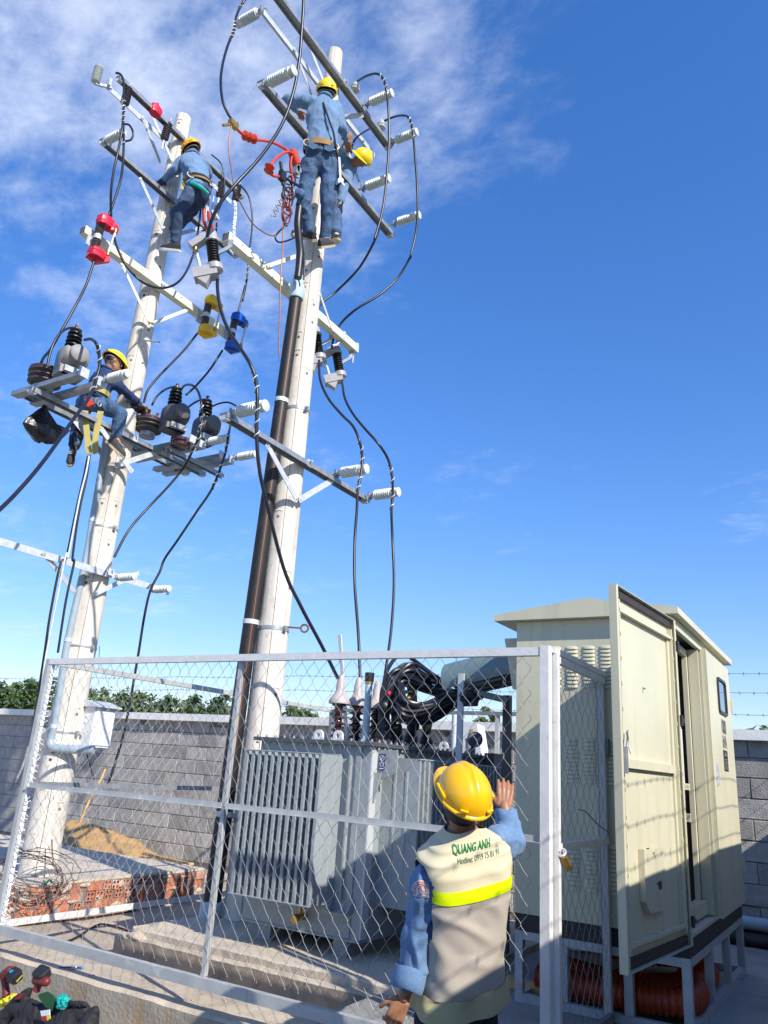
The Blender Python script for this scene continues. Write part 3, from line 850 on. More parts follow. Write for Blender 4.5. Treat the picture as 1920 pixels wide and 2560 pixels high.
FX0, FX1, FY = -5.78, -1.46, 4.13
ff = thing('front_fence', 'chain link fence panel in front of the transformer with white and grey frame', 'fence', (-3.6, FY, 0))
b = MB(); b.ab(FX0 - 0.02, FX0 + 0.025, FY - 0.022, FY + 0.022, -0.62, 2.010); b.build('post', 'fence_grey', ff)
b = MB(); b.ab(FX0 + 0.030, FX0 + 0.062, FY - 0.018, FY + 0.016, 0.03, 1.962); b.build('post', 'fence_white', ff)
b = MB(); b.ab(-1.498, -1.448, FY - 0.026, FY + 0.026, -0.34, 2.018); b.build('post', 'fence_white', ff)
b = MB(); b.angle((-3.672, FY + 0.004, 0.03), (-3.672, FY + 0.004, 1.963), 0.032, 0.004, (0, 1, 0)); b.build('middle_post', 'fence_grey', ff)
b = MB(); b.ab(FX0 + 0.026, -1.4985, FY - 0.022, FY + 0.022, 1.964, 2.010); b.build('top_rail', 'fence_white', ff, label='white painted top rail with scuffed paint')
b = MB(); b.ab(FX0 + 0.026, -3.30, FY - 0.024, FY + 0.020, -0.034, 0.029); b.build('bottom_rail', 'fence_grey', ff)
b = MB(); b.ab(-3.297, -1.4985, FY - 0.024, FY + 0.020, -0.034, 0.029); b.build('bottom_rail', 'fence_grey', ff)
b = MB(); b.angle((FX0 + 0.063, FY - 0.006, 1.005), (-3.690, FY - 0.006, 1.005), 0.034, 0.004); b.build('middle_rail', 'fence_grey', ff)
b = MB(); b.angle((-3.654, FY - 0.006, 1.005), (-1.4985, FY - 0.006, 1.005), 0.034, 0.004); b.build('middle_rail', 'fence_grey', ff)
fence_mesh(ff, (FX0 + 0.06, FY + 0.010, 0), (1, 0, 0), FX1 - FX0 - 0.11, 0.02, 1.962, 0.014, 3)
# frayed wire ends tied along the left post
b = MB(); rr = random.Random(5)
for k in range(46):
    z = 0.06 + k * 0.041
    b.tube([(FX0 + 0.062, FY - 0.02, z), (FX0 + 0.085 + rr.uniform(0, .02), FY - 0.024, z + rr.uniform(-.02, .02)), (FX0 + 0.10 + rr.uniform(0, .02), FY + 0.008, z + rr.uniform(-.03, .03))], 0.0028, 4)
b.build('tie_wire', 'white_paint', ff, kind='stuff')

lf = thing('left_fence', 'chain link fence running back along the left side of the transformer yard', 'fence', (-5.78, 6.2, 0))
b = MB(); b.angle((-5.76, 4.16, 1.966), (-5.76, 8.27, 1.966), 0.045, 0.005, flip=-1); b.build('top_rail', 'fence_grey', lf)
b = MB(); b.angle((-5.76, 4.16, 1.005), (-5.76, 8.27, 1.005), 0.04, 0.005, flip=-1); b.build('middle_rail', 'galv', lf)
b = MB(); b.angle((-5.76, 4.16, 0.0), (-5.76, 8.27, 0.0), 0.05, 0.005, flip=-1); b.build('bottom_rail', 'fence_white', lf)
for y in (6.55, 8.30):
    b = MB(); b.ab(-5.80, -5.755, y - 0.022, y + 0.022, -0.24, 2.0); b.build('post', 'fence_dark', lf)  # posts standing in shade, their shade put into a darker colour
fence_mesh(lf, (-5.79, 4.16, 0), (0, 1, 0), 4.1, 0.0, 1.95, 0.006, 4)
bf = thing('back_fence', 'chain link fence behind the transformer with dark top rail', 'fence', (-3.8, 8.3, 0))
b = MB(); b.angle((-5.75, 8.30, 1.975), (-2.0, 8.30, 1.975), 0.045, 0.005); b.build('top_rail', 'fence_dark', bf)
b = MB(); b.angle((-5.75, 8.30, 1.0), (-2.0, 8.30, 1.0), 0.04, 0.005); b.build('middle_rail', 'fence_grey', bf)
for x in (-3.52, -2.0):
    b = MB(); b.ab(x - 0.022, x + 0.022, 8.27, 8.315, -0.24, 1.974); b.build('post', 'fence_grey', bf)
fence_mesh(bf, (-5.75, 8.29, 0), (1, 0, 0), 3.7, -0.1, 1.96, 0.006, 5)

gt = thing('fence_gate', 'narrow chain link gate between the white corner post and the beige cabinet', 'gate', (-1.44, 4.7, 0))
b = MB(); b.ab(-1.455, -1.420, 4.168, 4.205, -0.33, 1.985); b.build('gate_stile', 'fence_white', gt)
b = MB(); b.ab(-1.480, -1.440, 5.125, 5.165, 0.002, 1.990); b.build('gate_stile', 'fence_grey', gt)
b = MB(); b.ab(-1.500, -1.450, 5.175, 5.198, 0.001, 2.02); b.build('fixed_post', 'fence_dark', gt)
b = MB(); b.ab(-1.455, -1.425, 4.207, 5.124, 1.935, 1.972); b.build('gate_rail', 'fence_white', gt)
b = MB(); b.ab(-1.470, -1.43, 4.157, 5.174, 1.985, 2.016); b.build('fixed_rail', 'fence_white', gt)
b = MB(); b.ab(-1.455, -1.425, 4.207, 5.124, 0.970, 1.005); b.build('gate_rail', 'fence_white', gt)
b = MB(); b.ab(-1.455, -1.425, 4.207, 5.124, 0.03, 0.07); b.build('gate_rail', 'fence_dark', gt)
b = MB(); b.ab(-1.44, -1.425, 5.166, 5.176, 1.50, 1.58); b.box((-1.428, 5.15, 1.54), (0.02, 0.05, 0.10)); b.build('gate_hinge', 'post_dark', gt)
fence_mesh(gt, (-1.437, 4.20, 0), (0, 1, 0), 0.93, 0.06, 1.93, 0.02, 6)
b = MB(); b.tube([(-1.437, 4.55, 1.17), (-1.43, 4.66, 1.16), (-1.425, 4.9, 1.08), (-1.40, 5.02, 1.04)], 0.003, 4)
b.build('tie_wire', 'rusty', gt)
lk = thing('padlock', 'brass padlock hanging from the hasp on the white corner post', 'padlock', (-1.405, 4.19, 0.93))
ringp = [(-1.412 + 0.020 * math.cos(a), 4.19 + 0.020 * math.sin(a), 0.965 + 0.016 * math.sin(a)) for a in [i * math.pi / 8 for i in range(17)]]
b = MB(); b.tube(ringp, 0.006, 6); b.build('hasp_ring', 'galv_light', lk)
b = MB(); b.beam((-1.400, 4.185, 0.945), (-1.385, 4.235, 0.885), 0.020, 0.034, (1, 0, 0.3)); b.build('lock_body', 'brass', lk)
b = MB(); b.tube([(-1.412, 4.18, 0.945), (-1.414, 4.17, 0.972), (-1.405, 4.18, 0.985), (-1.398, 4.195, 0.95)], 0.004, 6); b.build('shackle', 'galv_light', lk)

# ================================================================ CABINET ON ITS STAND
CX0, CX1, CY0, CY1, CZ0, CZ1 = -2.07, -1.00, 5.20, 7.34, 0.50, 2.38
cb = thing('switch_cabinet', 'tall beige steel switchgear cabinet with one door swung open', 'cabinet', (-1.5, 6.2, 0.4))
b = MB()
b.ab(CX0, CX1 - 0.002, CY0, CY0 + 0.02, CZ0, CZ1)
b.ab(CX0, CX0 + 0.02, CY0 + 0.021, CY1, CZ0, CZ1)
b.ab(CX0 + 0.021, CX1, CY1 - 0.02, CY1, CZ0, CZ1)
b.ab(CX0 + 0.021, CX1, CY0 + 0.021, CY1 - 0.021, CZ0, CZ0 + 0.02)
b.ab(CX1 - 0.03, CX1 - 0.001, CY0 + 0.021, CY0 + 0.05, CZ0 + 0.021, CZ1)
b.ab(CX1 - 0.03, CX1 - 0.001, CY0 + 0.051, CY1 - 0.021, 2.315, CZ1)
b.ab(CX1 - 0.03, CX1 - 0.001, 6.19, 6.23, CZ0 + 0.021, 2.314)
b.build('cabinet_shell', 'cab', cb)
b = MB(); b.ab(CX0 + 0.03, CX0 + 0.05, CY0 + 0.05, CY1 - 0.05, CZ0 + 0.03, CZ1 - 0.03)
b.ab(CX0 + 0.06, -1.117, 6.115, 6.135, CZ0 + 0.03, CZ1 - 0.02)  # dark sheet painted for the unlit depth behind the inner frame
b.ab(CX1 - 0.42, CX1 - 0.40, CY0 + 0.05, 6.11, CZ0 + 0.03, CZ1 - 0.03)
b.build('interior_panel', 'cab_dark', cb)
# inner frame seen through the opening
b = MB(); b.ab(-1.116, -1.084, 6.06, 6.10, 0.622, 2.249); b.build('inner_frame', 'cab', cb)
b = MB(); b.ab(-1.116, -1.084, 5.28, 6.10, 2.25, 2.30); b.build('inner_frame', 'cab', cb)
b = MB(); b.ab(-1.116, -1.045, 5.28, 6.10, 0.54, 0.62); b.build('inner_frame', 'cab', cb)
b = MB(); b.ab(-1.083, -1.012, 6.12, 6.14, 0.53, 2.31); b.build('inner_wall', 'cab', cb)
b = MB(); b.ab(-1.30, -1.062, 5.45, 5.82, 1.315, 1.355); b.build('inner_shelf', 'cab', cb)
b = MB(); b.ab(-1.25, -1.035, 5.60, 5.625, 1.12, 1.17); b.build('slotted_bar', 'cab', cb)
b = MB(); b.ab(-1.32, -1.092, 5.70, 5.80, 1.356, 1.71)
for k in range(3): b.ab(-1.20, -1.10, 5.685, 5.6995, 1.40 + 0.10 * k, 1.46 + 0.10 * k)
b.build('switch_unit', 'white_paint', cb)
b = MB(); b.ab(CX0 + 0.005, CX1 - 0.005, CY0 + 0.005, CY1 - 0.005, 0.402, 0.499); b.build('base_plinth', 'black_base', cb)
# pitched roof
ey0, ey1, ex0, ex1 = 5.13, 7.44, -2.22, -0.950
rz, rt_ = 2.382, 2.425
xm = -1.55
b = MB()
poly = [(ex0, rz), (ex1, rz), (ex1, rt_), (xm, 2.515), (ex0, rt_)]
b.add([(x, ey0, z) for x, z in poly] + [(x, ey1, z) for x, z in poly],
      [(0, 1, 2, 3, 4), (9, 8, 7, 6, 5)] + [(i, 5 + i, 5 + (i + 1) % 5, (i + 1) % 5) for i in range(5)])
b.build('roof', 'cab', cb, ang=20)
# pressed louvres on the near face
def louvre(b, x, z, w=0.085, y=CY0):
    n = 6
    vs = []
    for (dx, taper) in ((-w / 2, 0.0), (-w / 2 + 0.012, 1.0), (w / 2 - 0.012, 1.0), (w / 2, 0.0)):
        for k in range(n + 1):
            t = k / n
            vs.append((x + dx, y - taper * 0.011 * math.sin(math.pi * min(1, 0.12 + 0.88 * (1 - t) if False else (t * 0.5 + 0.0)) ) if k else y, z + 0.012 - 0.024 * t))
    fs = []
    for c in range(3):
        for k in range(n):
            a_ = c * (n + 1) + k
            fs.append((a_, a_ + 1, a_ + n + 2, a_ + n + 1))
    b.add(vs, fs)
    b.add([(x - w / 2 + 0.012, y - 0.011, z - 0.012), (x + w / 2 - 0.012, y - 0.011, z - 0.012), (x + w / 2, y, z - 0.012), (x - w / 2, y, z - 0.012)], [(0, 1, 2, 3)], 0)
lv = MB(); louvre(lv, 0, 0, y=0)
lv0 = lv.build('louvre', 'cab', None, ang=50)
lv0.parent = cb
first = True
for col in range(5):
    for row in range(11):
        for zb in (2.188, 1.583, 0.95):
            x = -1.788 + 0.1165 * col if zb > 2 else -1.675 + 0.1165 * (col - 1)
            if zb < 2 and (col == 0 or col > 3): continue
            o = lv0 if first else lv0.copy()
            if not first: COL.objects.link(o)
            first = False
            o.location = Vector((x, CY0, zb - 0.0258 * row)) - OFF[cb.name]
# fixed door with its window, lettering, plate and handle
fd = MB(); fd.ab(-1.0, -0.972, 6.205, 7.335, 0.505, 2.33)
fd.ab(-0.9715, -0.967, 6.205, 6.235, 0.505, 2.33)
fdo = fd.build('fixed_door', 'cab', cb)
def rrect(y0, y1, z0, z1, r, n=5):
    out = []
    for cy_, cz_, a0 in ((y1 - r, z1 - r, 0), (y0 + r, z1 - r, 90), (y0 + r, z0 + r, 180), (y1 - r, z0 + r, 270)):
        for k in range(n + 1):
            a_ = R(a0 + 90 * k / n); out.append((cy_ + r * math.cos(a_), cz_ + r * math.sin(a_)))
    return out
oo = rrect(6.655, 7.055, 1.905, 2.185, 0.045); ii = rrect(6.678, 7.032, 1.926, 2.164, 0.032)
b = MB(); n = len(oo)
vs = [(-0.972, *p) for p in oo] + [(-0.958, *p) for p in oo] + [(-0.958, *p) for p in ii] + [(-0.972, *p) for p in ii]
b.add(vs, [(r_ * n + k, r_ * n + (k + 1) % n, (r_ + 1) * n + (k + 1) % n, (r_ + 1) * n + k) for r_ in range(3) for k in range(n)])
b.build('window_gasket', 'rubber', fdo)
b = MB(); b.add([(-0.968, *p) for p in ii], [tuple(range(n))]); b.build('window_pane', 'glass', fdo, ang=0)
def flat_text(body, size, origin, ux, uy, mt, name, parent, off=0.0012, bold=False, sx=1.0):
    vs, fs = text_mesh(body, size, bold=bold)
    ux = Vector(ux).normalized(); uy = Vector(uy).normalized(); nn = ux.cross(uy)
    b = MB(); b.add([Vector(origin) + ux * v.x * sx + uy * v.y + nn * off for v in vs], fs)
    return b.build(name, mt, parent, ang=0)
flat_text('1000', 0.155, (-0.972, 6.845, 1.805), (0, 1, 0), (0, 0, 1), 'ink', 'lettering', fdo, bold=True, sx=0.80)
flat_text('kVA', 0.135, (-0.972, 6.845, 1.690), (0, 1, 0), (0, 0, 1), 'ink', 'lettering', fdo, bold=True, sx=0.85)
b = MB(); b.ab(-0.9715, -0.969, 6.735, 6.935, 1.475, 1.63); b.build('rating_plate', 'ink', fdo)
b = MB()
for k in range(6):
    b.ab(-0.9688, -0.9682, 6.75, 6.92 - (k % 3) * 0.02, 1.49 + 0.014 * k, 1.494 + 0.014 * k)
b.ab(-0.9688, -0.9682, 6.79, 6.88, 1.59, 1.60); b.ab(-0.9688, -0.9682, 6.81, 6.86, 1.607, 1.615)
b.build('plate_lettering', 'strap_grey', fdo)
b = MB(); b.ab(-0.9715, -0.962, 6.352, 6.388, 1.362, 1.516); b.ab(-0.962, -0.956, 6.360, 6.380, 1.372, 1.506); b.build('handle', 'galv_light', fdo)
for z in (2.02, 0.78):
    b = MB(); b.ab(-0.9715, -0.955, 7.325, 7.35, z - 0.05, z + 0.05); b.build('hinge', 'cab', fdo)

# the open door, swung right round beside the gate
hx, hy = -1.018, 5.190
dx_, dy_ = -1.112 - hx, 4.125 - hy
W = math.hypot(dx_, dy_); U = Vector((dx_ / W, dy_ / W, 0)); N = Vector((-U.y, U.x, 0))
if N.x < 0: N = -N
DZ0, DZ1 = 0.475, 2.345
def dbox(b, u0, u1, z0, z1, n0, n1, mi=0):
    c = Vector((hx, hy, 0)) + U * ((u0 + u1) / 2) + N * ((n0 + n1) / 2) + Vector((0, 0, (z0 + z1) / 2))
    rot = Matrix((U, N, Vector((0, 0, 1)))).transposed()
    return b.box(c, (abs(u1 - u0), abs(n1 - n0), abs(z1 - z0)), rot, mi)
b = MB()
dbox(b, 0, W, DZ0, DZ1, -0.004, 0.0)
dbox(b, W - 0.003, W, DZ0, DZ1, 0.0005, 0.038); dbox(b, 0, 0.003, DZ0, DZ1, 0.0005, 0.038)
dbox(b, 0.0035, W - 0.0035, DZ1 - 0.003, DZ1, 0.0005, 0.038); dbox(b, 0.0035, W - 0.0035, DZ0, DZ0 + 0.003, 0.0005, 0.038)
dbox(b, W - 0.030, W - 0.0035, DZ0 + 0.004, DZ1 - 0.004, 0.034, 0.038)
dbox(b, 0.0035, 0.030, DZ0 + 0.004, DZ1 - 0.004, 0.034, 0.038)
door = b.build('door', 'cab', cb, label='open door with its inner face turned outwards')
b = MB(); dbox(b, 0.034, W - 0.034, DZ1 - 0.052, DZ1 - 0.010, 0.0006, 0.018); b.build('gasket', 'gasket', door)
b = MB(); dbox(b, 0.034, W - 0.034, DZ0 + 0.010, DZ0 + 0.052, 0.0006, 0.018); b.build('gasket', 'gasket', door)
b = MB()
for (u0, u1, z0, z1, h_) in ((W - 0.075, W - 0.058, DZ0 + 0.07, DZ1 - 0.07, 0.030), (0.058, 0.075, DZ0 + 0.07, DZ1 - 0.07, 0.030),
                             (0.076, W - 0.076, DZ1 - 0.135, DZ1 - 0.118, 0.030), (0.076, W - 0.076, DZ0 + 0.10, DZ0 + 0.117, 0.030)):
    dbox(b, u0, u1, z0, z1, 0.0006, h_)
dbox(b, W - 0.115, W - 0.076, DZ0 + 0.118, DZ1 - 0.136, 0.0006, 0.012)
dbox(b, 0.076, 0.110, DZ0 + 0.118, DZ1 - 0.136, 0.0006, 0.012)
b.build('stiffener_frame', 'cab', door)
b = MB(); dbox(b, 0.112, W - 0.118, 1.40, 1.445, 0.0006, 0.026); b.build('stiffener_rail', 'cab', door)
b = MB(); rr = random.Random(3)
for k in range(13):
    z = DZ0 + 0.16 + k * 0.132
    for u in (W - 0.0665, 0.0665): dbox(b, u - 0.006, u + 0.006, z - 0.009, z + 0.009, 0.031, 0.034)
for k in range(7):
    u = 0.16 + k * 0.13
    dbox(b, u - 0.012, u + 0.012, DZ0 + 0.1175, DZ0 + 0.122, 0.006, 0.022)
b.build('weld_tab', 'vest_cream', door, kind='stuff')
# document pocket; dark patches painted for the shade in its cut-outs
pz0, pz1, pu0, pu1 = 0.70, 1.005, W * 0.40, W * 0.715
pp = lambda u, z, nn: Vector((hx, hy, 0)) + U * u + N * nn + Vector((0, 0, z))
b = MB()
outl = [(pu1, pz1), (pu1, pz0 + 0.06), (pu1 - 0.07, pz0), (pu0, pz0), (pu0, pz1), ((pu0 + pu1) / 2 - 0.012, pz1), ((pu0 + pu1) / 2 + 0.012, pz1 - 0.045), ((pu0 + pu1) / 2 + 0.036, pz1)]
b.poly([pp(u, z, 0.030) for u, z in outl], N * 0.002)
b.poly([pp(pu1, pz1, 0.001), pp(pu1, pz0 + 0.06, 0.001), pp(pu1, pz0 + 0.06, 0.030), pp(pu1, pz1, 0.030)], U * -0.002)
b.poly([pp(pu1, pz0 + 0.06, 0.001), pp(pu1 - 0.07, pz0, 0.001), pp(pu1 - 0.07, pz0, 0.030), pp(pu1, pz0 + 0.06, 0.030)], U * -0.002)
b.build('document_pocket', 'cab', door, ang=20)
b = MB(); b.poly([pp(pu0 + 0.16 - a_, z, 0.0328) for a_, z in ((0, 0.835), (0.055, 0.845), (0.085, 0.84), (0.085, 0.805), (0.045, 0.80), (0.03, 0.825))], N * 0.0006); b.build('pocket_slot', 'cab_dark', door, ang=0)
b = MB(); b.poly([pp((pu0 + pu1) / 2 + a_, z, 0.0006) for a_, z in ((-0.012, pz1), (0.012, pz1 - 0.045), (0.036, pz1))], N * 0.0006); b.build('pocket_notch', 'cab_dark', door, ang=0)
b = MB(); dbox(b, W - 0.060, W - 0.030, 1.37, 1.50, 0.040, 0.052); 
b.tube([pp(W - 0.05, 1.49, 0.05), pp(W - 0.055, 1.54, 0.055), pp(W - 0.03, 1.575, 0.06)], 0.006, 6); b.tube([pp(W - 0.045, 1.50, 0.05), pp(W - 0.07, 1.585, 0.055)], 0.006, 6)
b.build('latch', 'galv', door)
b = MB(); b.tube([pp(W - 0.06, 1.50, 0.056), pp(W - 0.075, 1.47, 0.062), pp(W - 0.09, 1.475, 0.055)], 0.004, 5); b.build('tie_wire', 'white_paint', door)
for z in (2.18, 1.72, 0.60):
    b = MB(); dbox(b, -0.012, 0.022, z - 0.03, z + 0.03, 0.036, 0.052); dbox(b, -0.05, -0.013, z - 0.012, z + 0.012, 0.026, 0.05); b.build('hinge', 'rubber', door)
b = MB(); dbox(b, W * 0.5, W * 0.5 + 0.05, 1.845, 1.852, 0.0006, 0.0016); dbox(b, W * 0.5 + 0.043, W * 0.5 + 0.05, 1.82, 1.845, 0.0006, 0.0016); b.build('scratch_mark', 'ink_grey', door, ang=0)

# hood on the left side where the cables enter
b = MB()
b.poly([(CX0 - 0.002, 5.55, 2.33), (CX0 - 0.24, 5.55, 2.33), (CX0 - 0.17, 5.55, 1.95), (CX0 - 0.002, 5.55, 1.95)], (0, 0.8, 0))
b.build('cable_hood', 'cab', cb, ang=0)

st = thing('cabinet_stand', 'pale grey square tube stand carrying the beige cabinet', 'stand', (-1.5, 6.2, 0))
sx0, sx1, sy0, sy1 = CX0 + 0.03, CX1 - 0.03, CY0 + 0.03, CY1 - 0.03
S = 0.05
for x in (sx0, sx1):
    for y in (sy0, sy0 + (sy1 - sy0) / 3, sy0 + 2 * (sy1 - sy0) / 3, sy1):
        b = MB(); b.ab(x - S / 2, x + S / 2, y - S / 2, y + S / 2, 0.001, 0.400); b.build('leg', 'stand', st)
for x in (-1.75, -1.36):
    b = MB(); b.ab(x - S / 2, x + S / 2, sy0 - S / 2, sy0 + S / 2, 0.052, 0.349); b.build('leg', 'stand', st)
for z in (0.026, 0.375):
    for x in (sx0, sx1):
        for q in range(3):
            ya = sy0 + (sy1 - sy0) * q / 3 + S / 2 + 0.001; yb = sy0 + (sy1 - sy0) * (q + 1) / 3 - S / 2 - 0.001
            b = MB(); b.ab(x - S / 2 + 0.001, x + S / 2 - 0.001, ya, yb, z - S / 2 + 0.001, z + S / 2 - 0.002); b.build('rail', 'stand', st)
    for y in (sy0, sy1):
        b = MB(); b.ab(sx0 + S / 2 + 0.001, sx1 - S / 2 - 0.001, y - S / 2 + 0.001, y + S / 2 - 0.001, z - S / 2 + 0.001, z + S / 2 - 0.002); b.build('rail', 'stand', st)
b = MB(); b.beam((sx0 + 0.03, sy0 + 0.72, 0.06), (sx1 - 0.03, sy1 - 0.75, 0.34), 0.04, 0.04); b.build('brace', 'stand', st)

# orange corrugated conduit coiled under the stand
def corrugated(b, pts, r, pitch=0.034, n=14):
    P_ = smooth_path(pts, 80)
    L = 0; cum = [0]
    for i in range(1, len(P_)): L += (P_[i] - P_[i - 1]).length; cum.append(L)
    q = []; rs = []; d = 0; i = 0; k = 0
    while d < L:
        while i < len(P_) - 2 and cum[i + 1] < d: i += 1
        f = (d - cum[i]) / max(1e-6, cum[i + 1] - cum[i])
        q.append(P_[i].lerp(P_[i + 1], f)); rs.append(r * (1.0, 1.0, 0.84, 0.84)[k % 4]); k += 1
        d += pitch / 4
    return b.tube(q, rs, n)
for k, (pts, lab) in enumerate((
        ([(-2.0, 5.75, 0.13), (-1.6, 5.62, 0.12), (-1.25, 5.80, 0.12), (-1.12, 6.3, 0.12), (-1.3, 6.8, 0.12), (-1.7, 6.95, 0.12)], 'orange corrugated conduit lying lowest under the cabinet stand'),
        ([(-2.0, 5.50, 0.10), (-1.55, 5.38, 0.11), (-1.15, 5.44, 0.12), (-1.08, 5.7, 0.12), (-1.2, 6.1, 0.13)], 'orange corrugated conduit nearest the front of the cabinet stand'),
        ([(-1.9, 6.1, 0.29), (-1.5, 5.80, 0.30), (-1.22, 5.95, 0.30), (-1.25, 6.5, 0.29)], 'orange corrugated conduit piled on top of the others under the cabinet'))):
    b = MB(); corrugated(b, pts, 0.082)
    tag(b.build('corrugated_conduit', 'orange_pipe', None, ang=75), lab, 'conduit', 'orange conduits under the cabinet stand')
# odds and ends left under the stand
jg = thing('plastic_jug', 'pale plastic canister lying under the cabinet behind the corner post', 'canister', (-1.75, 5.9, 0))
b = MB(); b.tube([(-1.98, 5.72, 0.12), (-1.95, 5.74, 0.12), (-1.66, 5.88, 0.12), (-1.60, 5.91, 0.12), (-1.55, 5.93, 0.12)], [0.07, 0.115, 0.118, 0.10, 0.03], 14); b.build('canister_body', 'jug', jg)
b = MB(); b.tube([(-1.55, 5.93, 0.12), (-1.51, 5.95, 0.12)], 0.034, 10); b.build('canister_cap', 'white_paint', jg)
b = MB(); b.beam((-2.3, 5.55, 0.03), (-1.9, 5.4, 0.03), 0.10, 0.05)
tag(b.build('timber_block', 'bamboo', None), 'short wooden block lying under the left end of the cabinet', 'block')

# ================================================================ TRANSFORMER
TX0, TX1, TY0, TY1, TZ0, TZ1 = -4.22, -3.17, 5.10, 7.40, 0.165, 1.475
tf = thing('transformer', 'big grey oil transformer with cooling fins standing behind the fence', 'transformer', (-3.7, 6.2, 0.06))
b = MB(); b.ab(TX0, TX1, TY0, TY1, TZ0 + 0.012, TZ1); b.ab(TX0 - 0.012, TX1 + 0.012, TY0 - 0.012, TY1 + 0.012, TZ0, TZ0 + 0.012)
b.ab(TX0 + 0.12, TX0 + 0.24, TY0 + 0.05, TY1 - 0.05, 0.053, TZ0 - 0.001); b.ab(TX1 - 0.24, TX1 - 0.12, TY0 + 0.05, TY1 - 0.05, 0.053, TZ0 - 0.001)
b.build('tank', 'trafo', tf)
b = MB(); b.ab(TX0 - 0.05, TX1 + 0.05, TY0 - 0.05, TY1 + 0.05, TZ1 + 0.014, TZ1 + 0.028); b.ab(TX0 - 0.05, TX1 + 0.05, TY0 - 0.05, TY1 + 0.05, TZ1 + 0.0005, TZ1 + 0.0125)
lid = b.build('lid', 'trafo_lid', tf)
LZ = TZ1 + 0.028
bo = MB()
def bolt(x, y, z):
    bo.lathe([(0.012, 0), (0.012, 0.010), (0.006, 0.011), (0.006, 0.020)], (x, y, z), (0, 0, 1), 6)
    bo.lathe([(0.011, -0.05), (0.011, -0.036)], (x, y, z), (0, 0, 1), 6)
n_ = 13
for k in range(n_): bolt(TX0 - 0.02 + (TX1 - TX0 + 0.04) * k / (n_ - 1), TY0 - 0.03, LZ)
for k in range(1, 27): bolt(TX1 + 0.03, TY0 - 0.03 + (TY1 - TY0) * k / 26, LZ); 
bo.build('lid_bolt', 'galv', tf, kind='stuff')
# corrugated fins, front and right
def fin_plate(b, along, x, y, dep, z0, z1, t=0.016, sgn=1):
    c = 0.03
    if along == 'y':       # plate in a plane of constant X, standing out towards -Y
        pts = [(x - t / 2, y, z0), (x - t / 2, y - dep, z0), (x - t / 2, y - dep, z1 - 0.004), (x - t / 2, y - 0.02, z1), (x - t / 2, y, z1 - c)]
        b.poly(pts, (t, 0, 0))
    else:
        pts = [(x, y - t / 2, z0), (x + dep, y - t / 2, z0), (x + dep, y - t / 2, z1), (x + 0.02, y - t / 2, z1), (x, y - t / 2, z1 - c)]
        b.poly(pts, (0, t, 0))
    return b
nf = 12
for k in range(nf):
    x = -4.118 + 0.0632 * k
    b = MB(); fin_plate(b, 'y', x, TY0 - 0.001, 0.285, 0.385, 1.395, 0.025)
    if k == nf - 1:
        for yy in (TY0 - 0.09, TY0 - 0.19):
            b.prof((x + 0.0127, yy, 0.47), (x + 0.0127, yy, 1.31), [(-0.016, 0), (0.016, 0), (0.008, 0.005), (-0.008, 0.005)], (1, 0, 0))
    b.build('cooling_fin', 'trafo', tf, ang=20)
for z in (1.392, 0.388):
    b = MB(); b.tube([(-4.14, TY0 - 0.291, z), (-3.41, TY0 - 0.291, z)], 0.006, 6); b.build('fin_bar', 'trafo', tf)
b = MB(); b.ab(-4.13, -3.42, TY0 - 0.05, TY0 - 0.002, 1.396, 1.403); b.build('fin_cap', 'trafo', tf)
for k in range(26):
    y = 5.30 + 0.0715 * k
    b = MB(); fin_plate(b, 'x', TX1 + 0.001, y, 0.315, 0.385, 1.405, 0.026)
    if k == 0:
        for xx in (TX1 + 0.11, TX1 + 0.21):
            b.prof((xx, y - 0.0132, 0.47), (xx, y - 0.0132, 1.31), [(-0.016, 0), (0.016, 0), (0.008, 0.005), (-0.008, 0.005)], (0, -1, 0))
    b.build('cooling_fin', 'trafo', tf, ang=20)
for z in (1.402, 0.388):
    b = MB(); b.tube([(TX1 + 0.318, 5.28, z), (TX1 + 0.318, 7.12, z)], 0.006, 6); b.build('fin_bar', 'trafo', tf)
for y in (TY0 + 0.04,):
    b = MB(); b.ab(TX1 + 0.001, TX1 + 0.014, TY0 + 0.0, TY0 + 0.085, TZ0 + 0.02, TZ1 - 0.02); b.build('corner_strip', 'trafo_pale', tf)  # paler strip paints the sunlit side of the tank corner
b = MB(); b.ab(TX1 - 0.12, TX1 - 0.075, TY0 - 0.012, TY0 - 0.001, TZ0 + 0.02, TZ1 - 0.02); b.ab(TX1 - 0.17, TX1 - 0.155, TY0 - 0.03, TY0 - 0.001, 0.42, 1.40); b.build('corner_strip', 'trafo', tf)
# lifting bracket on the near corner, with a blue label
b = MB()
def plate_hole(b, c, u, v, w, h, r, t, n=16):
    c = Vector(c); u = Vector(u).normalized(); v = Vector(v).normalized(); nn = u.cross(v)
    outer = []
    for k in range(n):
        a_ = 2 * math.pi * k / n; cx_, sy_ = math.cos(a_), math.sin(a_)
        s_ = 1 / max(abs(cx_) / (w / 2), abs(sy_) / (h / 2)); outer.append((cx_ * s_, sy_ * s_))
    inner = [(r * math.cos(2 * math.pi * k / n), r * math.sin(2 * math.pi * k / n)) for k in range(n)]
    vs = [c + u * p[0] + v * p[1] + nn * q for q in (0, t) for p in outer] + [c + u * p[0] + v * p[1] + nn * q for q in (0, t) for p in inner]
    fs = []
    for k in range(n):
        k2 = (k + 1) % n
        fs += [(k2, k, 2 * n + k, 2 * n + k2), (n + k, n + k2, 3 * n + k2, 3 * n + k), (k, k2, n + k2, n + k), (2 * n + k2, 2 * n + k, 3 * n + k, 3 * n + k2)]
    return b.add(vs, fs)
plate_hole(b, (TX1 + 0.10, TY0 + 0.092, 1.375), (1, 0, 0), (0, 0, 1), 0.165, 0.16, 0.026, 0.014)
